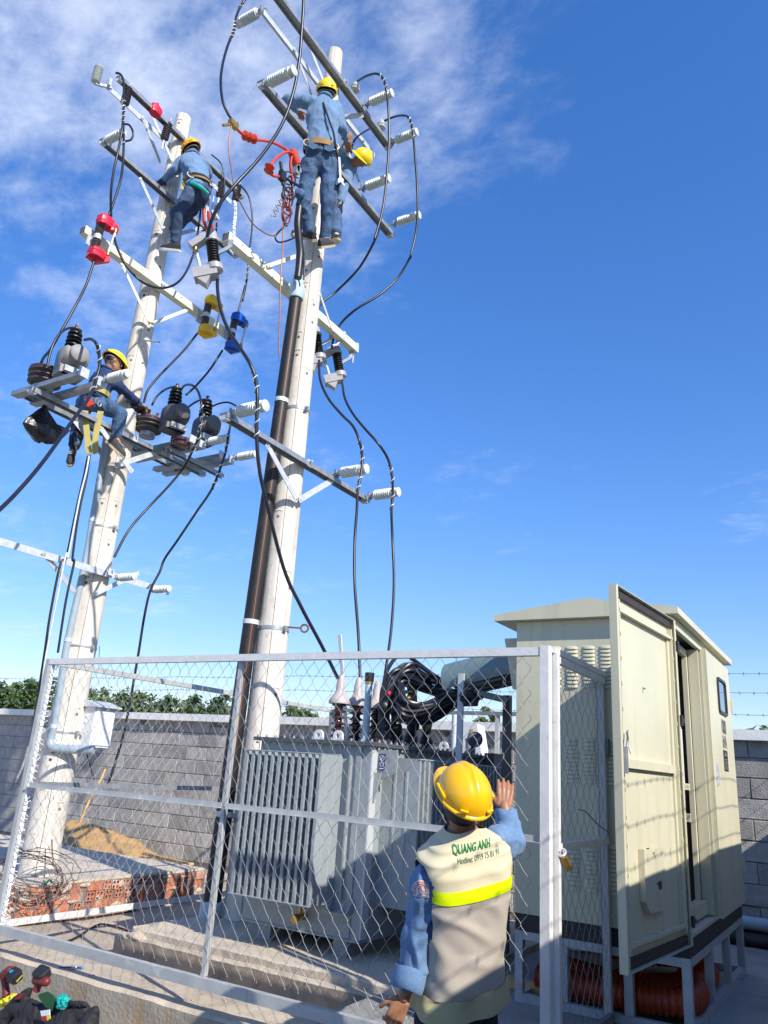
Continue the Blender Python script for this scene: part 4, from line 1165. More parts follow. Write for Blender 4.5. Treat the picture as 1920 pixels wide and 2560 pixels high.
b.poly([(TX1 + 0.015, TY0 + 0.093, 1.294), (TX1 + 0.183, TY0 + 0.093, 1.294), (TX1 + 0.015, TY0 + 0.093, 1.23)], (0, -0.013, 0))
b.poly([(TX1 + 0.015, TY0 + 0.06, 1.29), (TX1 + 0.07, TY0 + 0.06, 1.29), (TX1 + 0.02, TY0 + 0.06, 1.08)], (0, -0.02, 0))
lb = b.build('lifting_bracket', 'trafo', tf, ang=30)
b = MB(); b.ab(TX1 + 0.030, TX1 + 0.082, TY0 + 0.072, TY0 + 0.0735, 1.31, 1.425); b.build('blue_sticker', 'blue_label', lb)
b = MB()
for zc_, r_ in ((1.395, 0.019), (1.352, 0.016)):
    pts = [(TX1 + 0.056 + r_ * math.cos(a_), TY0 + 0.0715, zc_ + r_ * math.sin(a_)) for a_ in [i * 2 * math.pi / 14 for i in range(15)]]
    b.tube(pts, 0.0022, 4, False)
b.tube([(TX1 + 0.05, TY0 + 0.0715, 1.385), (TX1 + 0.062, TY0 + 0.0715, 1.405)], 0.003, 4)
b.ab(TX1 + 0.038, TX1 + 0.074, TY0 + 0.0712, TY0 + 0.0719, 1.318, 1.324)
b.build('sticker_print', 'white_print', lb)
# jacking bracket, drain valve
b = MB(); b.ab(TX1 - 0.24, TX1 - 0.06, TY0 - 0.09, TY0 - 0.001, 0.335, 0.345)
for x in (TX1 - 0.235, TX1 - 0.07): b.poly([(x, TY0 - 0.001, 0.346), (x, TY0 - 0.09, 0.346), (x, TY0 - 0.001, 0.44)], (0.01, 0, 0))
b.build('jacking_bracket', 'trafo', tf, ang=0)
b = MB(); b.tube([(-3.64, TY0 - 0.001, 0.27), (-3.64, TY0 - 0.10, 0.27)], 0.024, 10); b.tube([(-3.64, TY0 - 0.10, 0.27), (-3.64, TY0 - 0.13, 0.262)], 0.030, 10); b.tube([(-3.64, TY0 - 0.06, 0.27), (-3.64, TY0 - 0.06, 0.35)], 0.013, 8)
dv = b.build('drain_valve', 'brass', tf)
b = MB(); b.lathe([(0.036, 0.0), (0.036, 0.016), (0.008, 0.018)], (-3.64, TY0 - 0.06, 0.345), (0, 0, 1), 10); b.tube([(-3.64, TY0 - 0.06, 0.36), (-3.62, TY0 - 0.07, 0.39)], 0.006, 5); b.build('valve_wheel', 'red_paint', dv)
# lifting eyes
for (x, y) in ((-3.98, 5.55), (-3.78, 5.55), (-3.40, 6.75)):
    b = MB()
    n = 14; ro, ri, t = 0.046, 0.019, 0.022
    prof_o = [(-ro, 0)] + [(ro * math.cos(math.pi - math.pi * k / n), 0.055 + ro * math.sin(math.pi * k / n)) for k in range(n + 1)] + [(ro, 0)]
    m_ = len(prof_o)
    inn = [(ri * math.cos(2 * math.pi * k / m_ + math.pi * 1.25 * -1), 0.055 + ri * math.sin(-2 * math.pi * k / m_ + math.pi * 1.25)) for k in range(m_)]
    vs = [(x + p, y - t / 2, LZ + q) for p, q in prof_o] + [(x + p, y + t / 2, LZ + q) for p, q in prof_o]
    inn = []
    for p, q in prof_o:
        d_ = Vector((p, q - 0.055)); d_ = d_.normalized() * ri if d_.length > 1e-6 else Vector((0, -ri)); inn.append((d_.x, 0.055 + d_.y))
    vs += [(x + p, y - t / 2, LZ + q) for p, q in inn] + [(x + p, y + t / 2, LZ + q) for p, q in inn]
    fs = []
    for k in range(m_):
        k2 = (k + 1) % m_
        fs += [(k, k2, 2 * m_ + k2, 2 * m_ + k), (m_ + k2, m_ + k, 3 * m_ + k, 3 * m_ + k2), (k2, k, m_ + k, m_ + k2), (2 * m_ + k, 2 * m_ + k2, 3 * m_ + k2, 3 * m_ + k)]
    b.add(vs, fs); b.build('lifting_eye', 'white_paint', tf)
# high-voltage bushings with pale boots
HV = [(-3.92,5.728), (-3.85,5.908), (-3.8,6.148)]
for k, (x, y) in enumerate(HV):
    pf = [(0.045, 0), (0.045, 0.03)]
    z = 0.03
    for s_ in range(6):
        r_ = 0.078 if s_ % 2 == 0 else 0.066
        pf += [(0.036, z), (0.036, z + 0.018), (r_, z + 0.026), (r_, z + 0.031), (0.040, z + 0.046)]; z += 0.052
    b = MB(); b.lathe(pf + [(0.03, z + 0.01)], (x, y, LZ), (0, 0, 1), 18); bb = b.build('high_voltage_bushing', 'brown_porc', tf)
    zb = LZ + z - 0.01
    b = MB(); b.lathe([(0.094, 0), (0.096, 0.02), (0.080, 0.05), (0.050, 0.085), (0.040, 0.11), (0.038, 0.17), (0.030, 0.20), (0.030, 0.225), (0.020, 0.24), (0.019, 0.25)], (x, y, zb), (0, 0, 1), 18)
    b.build('bushing_boot', 'boot', bb)
HVT = [(x, y, LZ + 0.342 - 0.01 + 0.245) for x, y in HV]
# filler pipe and pale rod
ox, oy = (-3.62,5.718)
b = MB(); b.tube([(ox, oy, LZ), (ox, oy, LZ + 0.50)], 0.031, 14); fp = b.build('filler_pipe', 'pvc_cap', tf)
b = MB(); b.lathe([(0.036, 0), (0.036, 0.022)], (ox, oy, LZ + 0.50), (0, 0, 1), 14); b.build('brass_collar', 'brass', fp)
b = MB(); b.lathe([(0.040, 0), (0.042, 0.07), (0.038, 0.075)], (ox, oy, LZ + 0.522), (0, 0, 1), 14); b.build('pipe_cap', 'rubber', fp)
b = MB(); b.beam((-4.05,6.085,1.557), (-4.05,5.834,2.467), 0.035, 0.012, (0, 1, 0))
tag(b.build('white_rod', 'white_paint', None), 'tall white flat rod standing behind the leftmost brown bushing', 'rod')
# low-voltage bushings with black boots
LV = [(-3.42,5.665), (-3.42,5.881), (-3.42,6.147), (-3.42,6.431)]
for (x, y) in LV:
    b = MB(); b.lathe([(0.058, 0), (0.060, 0.02), (0.050, 0.04), (0.050, 0.055), (0.040, 0.06)], (x, y, LZ), (0, 0, 1), 16); q = b.build('low_voltage_bushing', 'brown_porc', tf)
    b = MB(); b.lathe([(0.062, 0.058), (0.066, 0.085), (0.055, 0.11), (0.042, 0.13), (0.042, 0.19), (0.05, 0.22), (0.05, 0.36), (0.03, 0.39)], (x, y, LZ), (0, 0, 1), 14); b.build('cable_boot', 'rubber', q)
# dial gauge at the far end of the lid
gx, gy, gz = (-3.18,6.959,1.644)
b = MB(); b.tube([(gx - 0.03, gy + 0.01, LZ), (gx - 0.03, gy + 0.01, gz - 0.06)], 0.016, 8); gg = b.build('dial_gauge', 'rubber', tf)
ax = Vector((0.55, -0.83, 0)).normalized()
b = MB(); b.lathe([(0.060, -0.05), (0.072, -0.03), (0.072, 0.02), (0.066, 0.03), (0.060, 0.022), (0.0, 0.02)], (gx, gy, gz), ax, 20); b.build('gauge_case', 'tank_grey', gg)
b = MB(); b.lathe([(0.045, 0.0), (0.045, 0.0035)], Vector((gx, gy, gz)) + ax * 0.0225, ax, 20); b.build('gauge_glass', 'glass', gg)
b = MB(); b.lathe([(0.05, 0), (0.05, 0.13), (0.056, 0.135), (0.056, 0.16)], (gx - 0.16, gy + 0.25, LZ), (0, 0, 1), 14); rl = b.build('relief_valve', 'trafo', tf)
b = MB(); b.lathe([(0.034, 0.16), (0.034, 0.20), (0.02, 0.21), (0.02, 0.25)], (gx - 0.16, gy + 0.25, LZ), (0, 0, 1), 10); b.build('valve_cap', 'brass', rl)
b = MB(); b.tube([(-3.55,7.28,1.893), (-3.55,7.289,1.531)], 0.036, 12); b.build('oil_pipe', 'white_paint', tf)
b = MB(); b.ab(-3.12, -3.02, 7.05, 7.42, 1.40, 1.53); b.build('terminal_box', 'trafo_lid', tf)

# cables from the low-voltage bushings to the duct: one bundle
cbun = thing('cable_bundle', 'thick bundle of black cables looping from the transformer up into the duct', 'cables', (-3.2, 6.0, 1.6))
rr = random.Random(21)
rt1 = ((-3.42,5.699,1.695),(-3.4,5.629,1.815),(-3.38,5.655,1.959),(-3.34,5.705,2.059),(-3.3,5.779,2.098),(-3.26,5.893,2.076),(-3.22,6.014,2.025),(-3.11,6.001,1.98),(-3.0,5.948,1.953),(-2.8,5.802,1.924),(-2.6,5.637,1.891))
rt2 = ((-3.4,5.836,1.707),(-3.38,5.807,1.79),(-3.36,5.902,1.821),(-3.305,6.005,1.803),(-3.25,6.125,1.801),(-3.175,6.173,1.844),(-3.1,6.221,1.901),(-2.85,5.942,1.904),(-2.6,5.654,1.882))
rt3 = ((-3.46,6.316,1.701),(-3.46,6.252,1.846),(-3.46,6.219,1.995),(-3.44,6.159,2.065),(-3.407,6.003,2.068),(-3.365,5.829,2.009),(-3.29,5.669,1.877),(-3.215,5.605,1.788),(-3.133,5.68,1.762),(-3.05,5.805,1.81),(-2.933,5.853,1.879),(-2.767,5.8,1.896),(-2.6,5.654,1.882))
rt4 = ((-3.44,6.478,1.706),(-3.404,6.436,1.788),(-3.344,6.434,1.851),(-3.236,6.39,1.909),(-2.96,6.036,1.913),(-2.6,5.637,1.884))
def strand(rt, sp, r=0.0165, n=5):
    o = Vector((rr.gauss(0, sp), rr.gauss(0, sp), rr.gauss(0, sp)))
    e = Vector((rr.gauss(0, sp * .7), rr.gauss(0, sp * .7), rr.gauss(0, sp * .5)))
    pts = []
    for i, p in enumerate(rt):
        t = i / (len(rt) - 1)
        w = math.sin(math.pi * min(1, t * 1.1))
        pts.append(Vector(p) + o * (0.35 + w) + e * t + Vector((rr.gauss(0, 0.006), rr.gauss(0, 0.006), rr.gauss(0, 0.006))))
    b = MB(); b.tube(smooth_path(pts, 56), r, 8); return b.build('cable', 'cable', cbun)
for k in range(20): strand(rt1, 0.036)
for k in range(11): strand(rt2, 0.026)
for k in range(11): strand(rt3, 0.034)
for k in range(6): strand(rt4, 0.030)
for px_, py_, c_ in (((-3.33,5.576,1.915), 0, 'red_cover'), ((-3.3,5.8,1.784), 0, 'orange_rubber'), ((-3.35,5.946,1.928), 0, 'yellow_cover')):
    b = MB(); b.lathe([(0.016, -0.014), (0.018, 0.0), (0.016, 0.014)], px_, (0.3, 0.2, 1), 10); b.build('marker_tape', c_, cbun)
# taped lugs
for q, rt in ((rt1, 0), (rt2, 0)):
    b = MB(); P_ = [Vector(p) for p in q[:3]]
    b.tube(smooth_path([P_[0] - Vector((0, 0, 0.1)), P_[0], P_[1], P_[1].lerp(P_[2], 0.3)], 14), [0.05 + 0.012 * math.sin(i) for i in range(15)][:len(smooth_path([P_[0] - Vector((0, 0, 0.1)), P_[0], P_[1], P_[1].lerp(P_[2], 0.3)], 14))], 10)
    b.build('taped_lug', 'rubber', cbun)

# sheet-metal duct cover with its posts
dc = thing('cable_duct', 'curved blue grey sheet metal duct between the transformer and the cabinet', 'duct', (-2.6, 6.0, 2.0))
A_ = Vector((-2.412,5.95,2.137)); B_ = Vector((-2.939,5.95,2.025))
d_ = (B_ - A_).normalized(); s_ = d_.cross(Vector((0, 0, 1))).normalized(); u_ = s_.cross(d_)
if u_.z < 0: u_ = -u_
b = MB(); n = 14; vs = []
for q, Rr in ((0, 0.21), (1, 0.21), (0, 0.204), (1, 0.204)):
    for k in range(n + 1):
        a_ = R(-20) + R(220) * k / n
        e_ = (A_ + Vector((0.12, 0, 0.03))) if q == 0 else B_
        vs.append(e_ + s_ * math.cos(a_) * Rr + u_ * math.sin(a_) * Rr * 0.85)
m_ = n + 1
fs = []
for k in range(n):
    fs += [(k, k + 1, m_ + k + 1, m_ + k), (2 * m_ + k + 1, 2 * m_ + k, 3 * m_ + k, 3 * m_ + k + 1), (m_ + k, m_ + k + 1, 3 * m_ + k + 1, 3 * m_ + k)]
b.add(vs, fs); b.build('duct_cover', 'duct', dc)
b = MB()
for k in (-0.16, 0.0, 0.16): b.beam(A_ + s_ * k - u_ * 0.075, B_ + s_ * k - u_ * 0.075 + (A_ - B_) * 0.15, 0.03, 0.012)
b.build('duct_tray', 'post_dark', dc)
b = MB(); b.beam((-2.752,5.78,1.966), (-2.475,6.0,1.914), 0.03, 0.05); b.build('duct_bracket', 'trafo', dc)
g0 = (-2.747,5.72,2.09); g1 = (-2.747,5.72,1.451)
b = MB(); b.beam((g0[0], g0[1], 0.06), (g0[0], g0[1], g0[2]), 0.05, 0.02, (0, 1, 0)); b.build('support_post', 'trafo_pale', dc)
k0 = (-2.546,6.2,1.97)
b = MB(); b.ab(k0[0] - 0.03, k0[0] + 0.03, 6.17, 6.23, 0.053, k0[2]); b.build('support_post', 'post_dark', dc)
# white tapering pier by the back fence
b = MB()
w0, w1 = -3.83, -3.58
b.poly([(-3.92, 8.05, -0.23), (-3.55, 8.05, -0.23), (-3.60, 8.05, 1.55), (-3.66, 8.05, 1.86), (-3.84, 8.05, 1.86)], (0, 0.2, 0))
tag(b.build('white_pier', 'white_paint', None, ang=0), 'tapering white painted pier seen behind the dial gauge', 'pier')


# ================================================================ POLES
def pole(name, label, base, top, r0, r1, view, holes):
    base = Vector(base); top = Vector(top)
    t = thing(name, label, 'utility pole', base)
    b = MB()
    n = 26
    pts = [base.lerp(top, i / n) for i in range(n + 1)]
    rs = [r0 + (r1 - r0) * i / n for i in range(n + 1)]
    b.tube([base - Vector((0, 0, 0.45))] + pts + [top + Vector((0, 0, 0.002))], [r0] + rs + [r1 * 0.4], 32)
    b.build('shaft', 'pole', t)
    v = Vector(view).normalized(); sv = Vector((-v.y, v.x, 0))
    H = (top - base).length
    hole = None
    for (z, an) in holes:
        f = (z - base.z) / (top.z - base.z)
        c = base.lerp(top, f); r = r0 + (r1 - r0) * f
        d = (v * math.cos(R(an)) + sv * math.sin(R(an)))
        q = d.to_track_quat('Z', 'Y')
        # foot hole: a shallow pocket with a sloping roof and a dark disc painted for the bore's shade
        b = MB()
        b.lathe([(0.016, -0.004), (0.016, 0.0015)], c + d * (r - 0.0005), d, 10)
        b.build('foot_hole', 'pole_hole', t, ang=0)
        sd2 = d.cross(Vector((0, 0, 1)))
        p = c + d * (r + 0.0005) + Vector((0, 0, 0.05))
        b = MB(); b.add([p - sd2 * 0.035 - d * 0.004, p + sd2 * 0.035 - d * 0.004, p + sd2 * 0.030 + d * 0.004 + Vector((0, 0, 0.012)), p - sd2 * 0.030 + d * 0.004 + Vector((0, 0, 0.012)), p + Vector((0, 0, 0.03)) - d * 0.008 - sd2 * 0.028, p + Vector((0, 0, 0.03)) - d * 0.008 + sd2 * 0.028],
                        [(0, 1, 2, 3), (3, 2, 5, 4), (0, 3, 4), (1, 5, 2)]); b.build('pocket_lip', 'pole', t, ang=0)
    # casting seam
    b = MB(); d = (v * math.cos(R(-4)) + sv * math.sin(R(-4))); sd2 = d.cross(Vector((0, 0, 1)))
    pa, pb = base + d * (r0 + 0.0012), top + d * (r1 + 0.0012)
    b.add([pa - sd2 * 0.003, pa + sd2 * 0.003, pb + sd2 * 0.002, pb - sd2 * 0.002], [(0, 1, 2, 3)])
    b.build('casting_seam', 'pole_hole', t, ang=0)
    return t
LB, LT = Vector((-7.014, 5.335, 0.10)), Vector((-6.986, 5.371, 9.484))
RB, RT = Vector((-4.718, 5.701, -0.1)), Vector((-4.741, 5.682, 9.752))
lh = [(0.75 + 0.45 * k, (32, -28)[k % 2]) for k in range(20) if k not in (3, 4)] + [(1.2 + 0.9 * k, (-28, 34)[k % 2]) for k in range(9)]
rh = [(5.2 + 0.42 * k, (30, -30)[k % 2]) for k in range(10)] + [(5.4 + 0.42 * k, (-28, 32)[k % 2]) for k in range(10)] + [(1.9, 34), (3.0, 36), (3.6, -30), (4.75, 34)]
lp = pole('concrete_pole', 'weathered concrete utility pole at the left standing on the raised slab', LB, LT, 0.178, 0.098, (0.79, -0.61, 0), lh)
rp = pole('concrete_pole', 'pale concrete utility pole behind the transformer beside the black pipe', RB, RT, 0.168, 0.094, (0.64, -0.77, 0), rh)
def paxis(side, z):
    a, b_ = (LB, LT) if side == 'L' else (RB, RT)
    f = (z - a.z) / (b_.z - a.z)
    r = (0.178 + (0.098 - 0.178) * f) if side == 'L' else (0.168 + (0.094 - 0.168) * f)
    return a.lerp(b_, f), r
def step_bolt(side, p, d, label, L=0.16):
    o = MB(); p = Vector(p); d = Vector(d).normalized()
    o.tube([p, p + d * L], 0.008, 8); o.lathe([(0.014, 0), (0.014, 0.010)], p + d * L, d, 6)
    tag(o.build('step_bolt', 'galv', None), label, 'bolt')
def band(side, z, name, parent, w=0.035):
    c, r = paxis(side, z); b = MB()
    b.lathe([(r + 0.001, -w / 2), (r + 0.005, -w / 2), (r + 0.005, w / 2), (r + 0.001, w / 2)], c, (0, 0, 1), 28)
    v = Vector((0.79, -0.61, 0)) if side == 'L' else Vector((0.64, -0.77, 0)); sv = Vector((-v.y, v.x, 0))
    q = (v * 0.75 + sv * 0.66) * (r + 0.02)
    b.box(c + q, (0.03, 0.03, 0.05)); b.tube([c + q - v * 0.05, c + q + v * 0.05], 0.006, 6)
    return b.build(name, 'galv', parent)

# eye bolt
eb = MB(); p0 = Vector((-4.591,5.676,2.528)); p1 = Vector((-4.451,5.765,2.528))
d = (p1 - p0).normalized(); e_ = p1 + d * 0.035
eb.tube([p0 - d * 0.1, p1], 0.009, 8)
eb.tube([e_ + (d * math.cos(a_) + Vector((0, 0, 1)) * math.sin(a_)) * 0.035 for a_ in [i * math.pi / 8 for i in range(17)]], 0.010, 7)
tag(eb.build('eye_bolt', 'rusty', None), 'rusty eye bolt sticking out of the right pole above the fence', 'bolt')
step_bolt('L', (-6.858,5.327,5.989), (0.75, 0.60, 0.02), 'step bolt on the left pole just above the seated worker')
step_bolt('R', (-4.622,5.65,2.909), (0.70, 0.66, 0.02), 'short step bolt on the right pole above the eye bolt', 0.06)

# ---------------------------------------------------------------- crossarms
def holes_on(a, b_, n, parent, up):
    a = Vector(a); b_ = Vector(b_)
    for k in range(n):
        p = a.lerp(b_, (k + 0.5) / n)
        q = MB(); q.lathe([(0.011, 0), (0.011, 0.014), (0.006, 0.015), (0.006, 0.026)], p, up, 6)
        q.build('bolt', 'galv_light', parent)
def flat_brace(name, a, b_, parent, w=0.05, mt='galv_light'):
    up = Vector((1, 0.0, 0.0)).cross((Vector(b_) - Vector(a)).normalized()).normalized()
    q = MB(); q.beam(a, b_, 0.007, w, up)
    e0, e1 = Vector(a), Vector(b_); dd = (e1 - e0).normalized()
    for p in (e0 + dd * 0.03, e1 - dd * 0.03):
        q.lathe([(0.012, -0.012), (0.012, 0.012)], p, Vector(up).cross(dd), 6)
    return q.build(name, mt, parent)
def crossarm(label, a, b_, side, kind='steel', braces=(), group='crossarms on the poles'):
    a = Vector(a); b_ = Vector(b_)
    t = thing('crossarm', label, 'crossarm', a.lerp(b_, 0.5), group)
    if kind == 'steel':
        wd = 0.082 if side == 'L' else 0.098
        q = MB(); q.channel(a, b_, wd, 0.05, 0.008, (0, 0, -1)); q.build('beam', 'galv', t, ang=0)
        holes_on(a + Vector((0.02, 0, 0.0)), b_ + Vector((0.02, 0, 0)), 8, t, (0, 0, -1))
        for e in (a, b_):
            s = 1 if e is a else -1
            q = MB(); q.box(e + Vector((0, s * 0.035, -0.030)), (wd - 0.018, 0.055, 0.07)); q.build('end_bracket', 'galv_light', t)
    elif kind == 'angle':
        q = MB(); q.angle(a, b_, 0.070, 0.007, (0, 0, -1), flip=1); q.build('beam', 'galv_light', t, ang=0)
        holes_on(a + Vector((-0.03, 0, 0)), b_ + Vector((-0.03, 0, 0)), 6, t, (0, 0, -1))
    else:
        q = MB(); q.beam(a, b_, 0.095, 0.095); q.build('beam', 'cream', t, ang=0)
        for e, s in ((a, -1), (b_, 1)):
            q = MB(); q.box(e + Vector((0, s * 0.0015, 0)), (0.082, 0.003, 0.082)); q.build('end_cap', 'tank_grey', t)
        for k in range(7):
            p = a.lerp(b_, (k + 0.6) / 7.4)
            q = MB(); q.lathe([(0.010, 0), (0.010, 0.0015)], p + Vector((0.0475, 0, 0.012)), (1, 0, 0), 8); q.build('bolt_hole', 'pole_hole', t, ang=0)
    # fixing bolt and plate at the pole
    c, r = paxis(side, a.z)
    q = MB(); q.tube([Vector((a.x + (0.08 if a.x > c.x else -0.08), c.y, a.z)), Vector((c.x, c.y, a.z))], 0.010, 8)
    q.box((a.x + (0.042 if a.x > c.x else -0.042) * (1.2 if kind == 'cream' else 1), c.y, a.z - 0.02), (0.010, 0.07, 0.07)); q.build('pole_bolt', 'galv_light', t)
    for br in braces: flat_brace('brace', br[0], br[1], t, br[2] if len(br) > 2 else 0.05, 'cream' if kind == 'cream' else 'galv_light')
    return t
A1 = ((-6.86,4.237,9.045),(-6.86,6.531,9.045))
A1b = ((-7.13,4.288,9.106),(-7.13,6.575,9.106))
A2 = ((-6.855,4.204,8.057),(-6.855,6.573,8.057))
A3 = ((-6.81,4.2,6.754),(-6.81,6.543,6.754))
A4 = ((-6.8,4.017,4.724),(-6.8,6.511,4.724))
A4b = ((-7.18,4.14,4.823),(-7.18,6.589,4.823))
A5 = ((-6.79,3.82,3.154),(-6.79,6.237,3.154))
B1 = ((-4.575,4.226,9.177),(-4.575,6.809,9.177))
B1b = ((-4.9,4.562,9.325),(-4.9,6.951,9.325))
B2 = ((-4.57,4.349,7.914),(-4.57,7.01,7.914))
B3 = ((-4.915,4.528,6.237),(-4.915,6.913,6.237))
B4 = ((-4.535,4.466,4.2),(-4.535,6.846,4.2))
crossarm('upper front steel crossarm of the double pair at the top of the left pole', *A1, 'L')
crossarm('light rear angle crossarm at the top of the left pole with two slanting struts', *A1b, 'L', 'angle',
         [((-7.1,4.826,9.075), (-7.127,5.252,8.687)), ((-7.06,4.939,9.172), (-6.923,5.291,8.633))])
crossarm('second steel crossarm down the left pole, in front of the bending worker', *A2, 'L', 'steel',
         [((-6.84,4.79,7.962), (-6.831,5.346,7.456)), ((-6.84,5.869,8.002), (-6.825,5.337,7.471))])
crossarm('cream box crossarm on the left pole carrying the coloured fuse cutouts', *A3, 'L', 'cream',
         [((-6.8,4.746,6.693), (-6.819,5.313,6.194), 0.04), ((-6.8,5.832,6.707), (-6.803,5.317,6.2), 0.04)])
pl_ = crossarm('front steel beam of the equipment platform that the worker sits on', *A4, 'L', 'steel',
         [((-6.78,4.865,4.664), (-6.734,5.376,4.297), 0.06), ((-6.78,5.81,4.752), (-6.843,5.216,4.331), 0.06)])
crossarm('rear steel beam of the equipment platform on the left pole', *A4b, 'L', 'steel',
         [((-7.18,4.712,4.849), (-7.046,5.243,4.444), 0.06), ((-7.15,4.842,4.807), (-7.053,5.185,4.489), 0.06)])
crossarm('lowest angle crossarm on the left pole, above the meter box', *A5, 'L', 'angle',
         [((-6.78,4.522,3.139), (-6.945,5.098,2.867)), ((-6.78,5.744,3.226), (-6.818,5.248,2.879))])
crossarm('upper front steel crossarm at the top of the right pole', *B1, 'R', 'steel',
         [((-4.56,6.146,9.099), (-4.8,6.033,9.074), 0.07)])
crossarm('rear steel crossarm at the top of the right pole with long struts', *B1b, 'R', 'angle',
         [((-4.88,5.092,9.296), (-4.975,5.617,9.105)), ((-4.8,5.226,9.484), (-4.779,5.584,9.182))])
crossarm('steel crossarm on the right pole passing behind the standing worker', *B2, 'R', 'steel',
         [((-4.55,6.188,8.072), (-4.6,5.904,8.411), 0.06)])
crossarm('cream box crossarm on the right pole carrying the grey fuse cutouts', *B3, 'R', 'cream',
         [((-4.85,5.098,6.247), (-4.785,5.514,6.647), 0.04), ((-4.85,6.313,6.174), (-4.614,5.721,6.227), 0.04)])
crossarm('lowest steel crossarm on the right pole holding three pale insulators', *B4, 'R', 'steel',
         [((-4.52,5.054,4.144), (-4.547,5.634,3.765), 0.06), ((-4.52,6.163,4.182), (-4.53,5.635,3.772), 0.06)])

# short channels of the platform, lying across its two beams
pf = thing('platform_channel', 'short steel channels at the left end of the platform carrying the brown disc', 'channel', (-7.0, 4.4, 4.8), 'short channels of the equipment platform')
zP = A4[0][2] + 0.03
def chan(x0, x1, y, z=None, h=0.05):
    q = MB(); q.channel((x0, y, (z or zP)), (x1, y, (z or zP)), 0.09, h, 0.007, (0, 0, 1)); return q
y1_ = A4[0][1]
chan(-7.24, -6.15, y1_ + 0.12).build('channel', 'galv', pf, ang=0)
chan(-7.24, -6.15, y1_ + 0.34).build('channel', 'galv', pf, ang=0)
for y in (y1_ + 0.12, y1_ + 0.34):
    q = MB(); q.box((-6.155, y, zP + 0.045), (0.012, 0.11, 0.10)); q.build('end_plate', 'galv_light', pf)
pf2 = thing('platform_channel', 'short steel channels at the right end of the platform carrying the dark grey castings', 'channel', (-7.0, 6.0, 4.8), 'short channels of the equipment platform')
y2_ = A4[1][1]
for dy in (-0.72, -0.56, -0.22, -0.06):
    chan(-7.45, -6.30, y2_ + dy).build('channel', 'galv', pf2, ang=0)
    q = MB(); q.box((-6.305, y2_ + dy, zP + 0.045), (0.012, 0.10, 0.09)); q.build('end_plate', 'galv_light', pf2)
q = MB(); q.channel((-6.55, y2_ - 0.85, zP - 0.062), (-6.55, y2_ + 0.1, zP - 0.062), 0.07, 0.05, 0.006, (0, 0, -1)); q.build('cleat', 'galv', pf2, ang=0)

# ---------------------------------------------------------------- insulators
def make_insulator():
    t = thing('post_insulator', '-', 'insulator', (0, 0, 0), 'pale post insulators on the crossarms')
    b = MB(); pf_ = [(0.03, 0.0), (0.052, 0.02)]
    x = 0.03
    for k in range(9):
        pf_ += [(0.050, x), (0.066, x + 0.006), (0.068, x + 0.012), (0.052, x + 0.024)]; x += 0.0275
    pf_ += [(0.052, x + 0.006), (0.064, x + 0.014), (0.064, x + 0.05), (0.044, x + 0.058), (0.044, x + 0.078), (0.060, x + 0.085), (0.060, x + 0.105), (0.03, x + 0.118)]
    b.lathe(pf_, (0.04, 0, 0), (1, 0, 0), 20); b.build('shed_body', 'porcelain', t)
    b = MB(); b.lathe([(0.034, -0.02), (0.036, 0.045)], (0, 0, 0), (1, 0, 0), 12); b.box((-0.012, 0, 0), (0.02, 0.085, 0.085)); b.build('base_cap', 'galv', t)
    b = MB(); b.tube([(-0.10, 0, 0), (0.0, 0, 0)], 0.010, 8); b.lathe([(0.018, -0.045), (0.018, -0.03)], (-0.03, 0, 0), (1, 0, 0), 6); b.build('stud', 'galv_light', t)
    return t
ins0 = make_insulator()
insN = 0
INS_TIP = {}
def insulator(key, base, label, away=False):
    global insN
    p = Vector(base) + Vector((0.06 if not away else -0.06, 0, 0.01))
    q = Quaternion() if not away else Quaternion((0, 0, 1), math.pi)
    if insN == 0:
        place(ins0, p, q); ins0['label'] = label; o = ins0
    else:
        o = clone(ins0, p, q, label)
    o.scale = (0.74,) * 3 if key[0] == 'a' else (0.87,) * 3
    insN += 1
    INS_TIP[key] = p + (q @ Vector((0.04 + 0.2775 + 0.068, 0, 0)))
    return o
def onarm(arm, y): return (arm[0][0], y, arm[0][2] + 0.0)
insulator('b4a', onarm(B4, B4[0][1] + 0.06), 'pale insulator at the left end of the lowest right pole crossarm')
insulator('b4b', (-4.535,6.163,4.231), 'pale insulator second from the right end of the lowest right pole crossarm')
insulator('b4c', (-4.535,6.828,4.208), 'pale insulator at the right end of the lowest right pole crossarm')
insulator('b2a', (-4.57,4.368,7.83), 'unwired pale insulator left of the standing worker on the right pole')
insulator('b2b', (-4.57,6.214,7.992), 'unwired pale insulator just right of the standing worker')
insulator('b2c', (-4.57,6.972,8.026), 'unwired pale insulator at the far right end of the crossarm behind the worker')
insulator('b1a', (-4.575,6.144,9.244), 'wired pale insulator in the middle right of the top right pole crossarm')
insulator('b1b', (-4.575,6.788,9.203), 'wired pale insulator at the right end of the top right pole crossarm')
insulator('b1z', (-4.9,4.582,9.358), 'pale insulator at the top edge of the picture, left end of the rear crossarm', True)
insulator('a2', (-6.855,4.224,7.99), 'pale insulator at the left end of the second crossarm on the left pole')
insulator('a4a', (-6.15, y1_ + 0.34, zP + 0.05), 'white insulator in front of the seated worker')
insulator('a4b', (-6.29, y2_ - 0.56, zP + 0.05), 'pale insulator at the right end of the platform, nearer the pole')
insulator('a4c', (-6.29, y2_ - 0.06, zP + 0.05), 'pale insulator at the far right end of the platform')
insulator('a5a', (-6.79,5.433,3.081), 'pale insulator half behind the left pole on the lowest crossarm').scale = (0.62,) * 3
insulator('a5b', (-6.79,5.935,3.063), 'pale insulator under the right end of the lowest left pole crossarm').scale = (0.62,) * 3

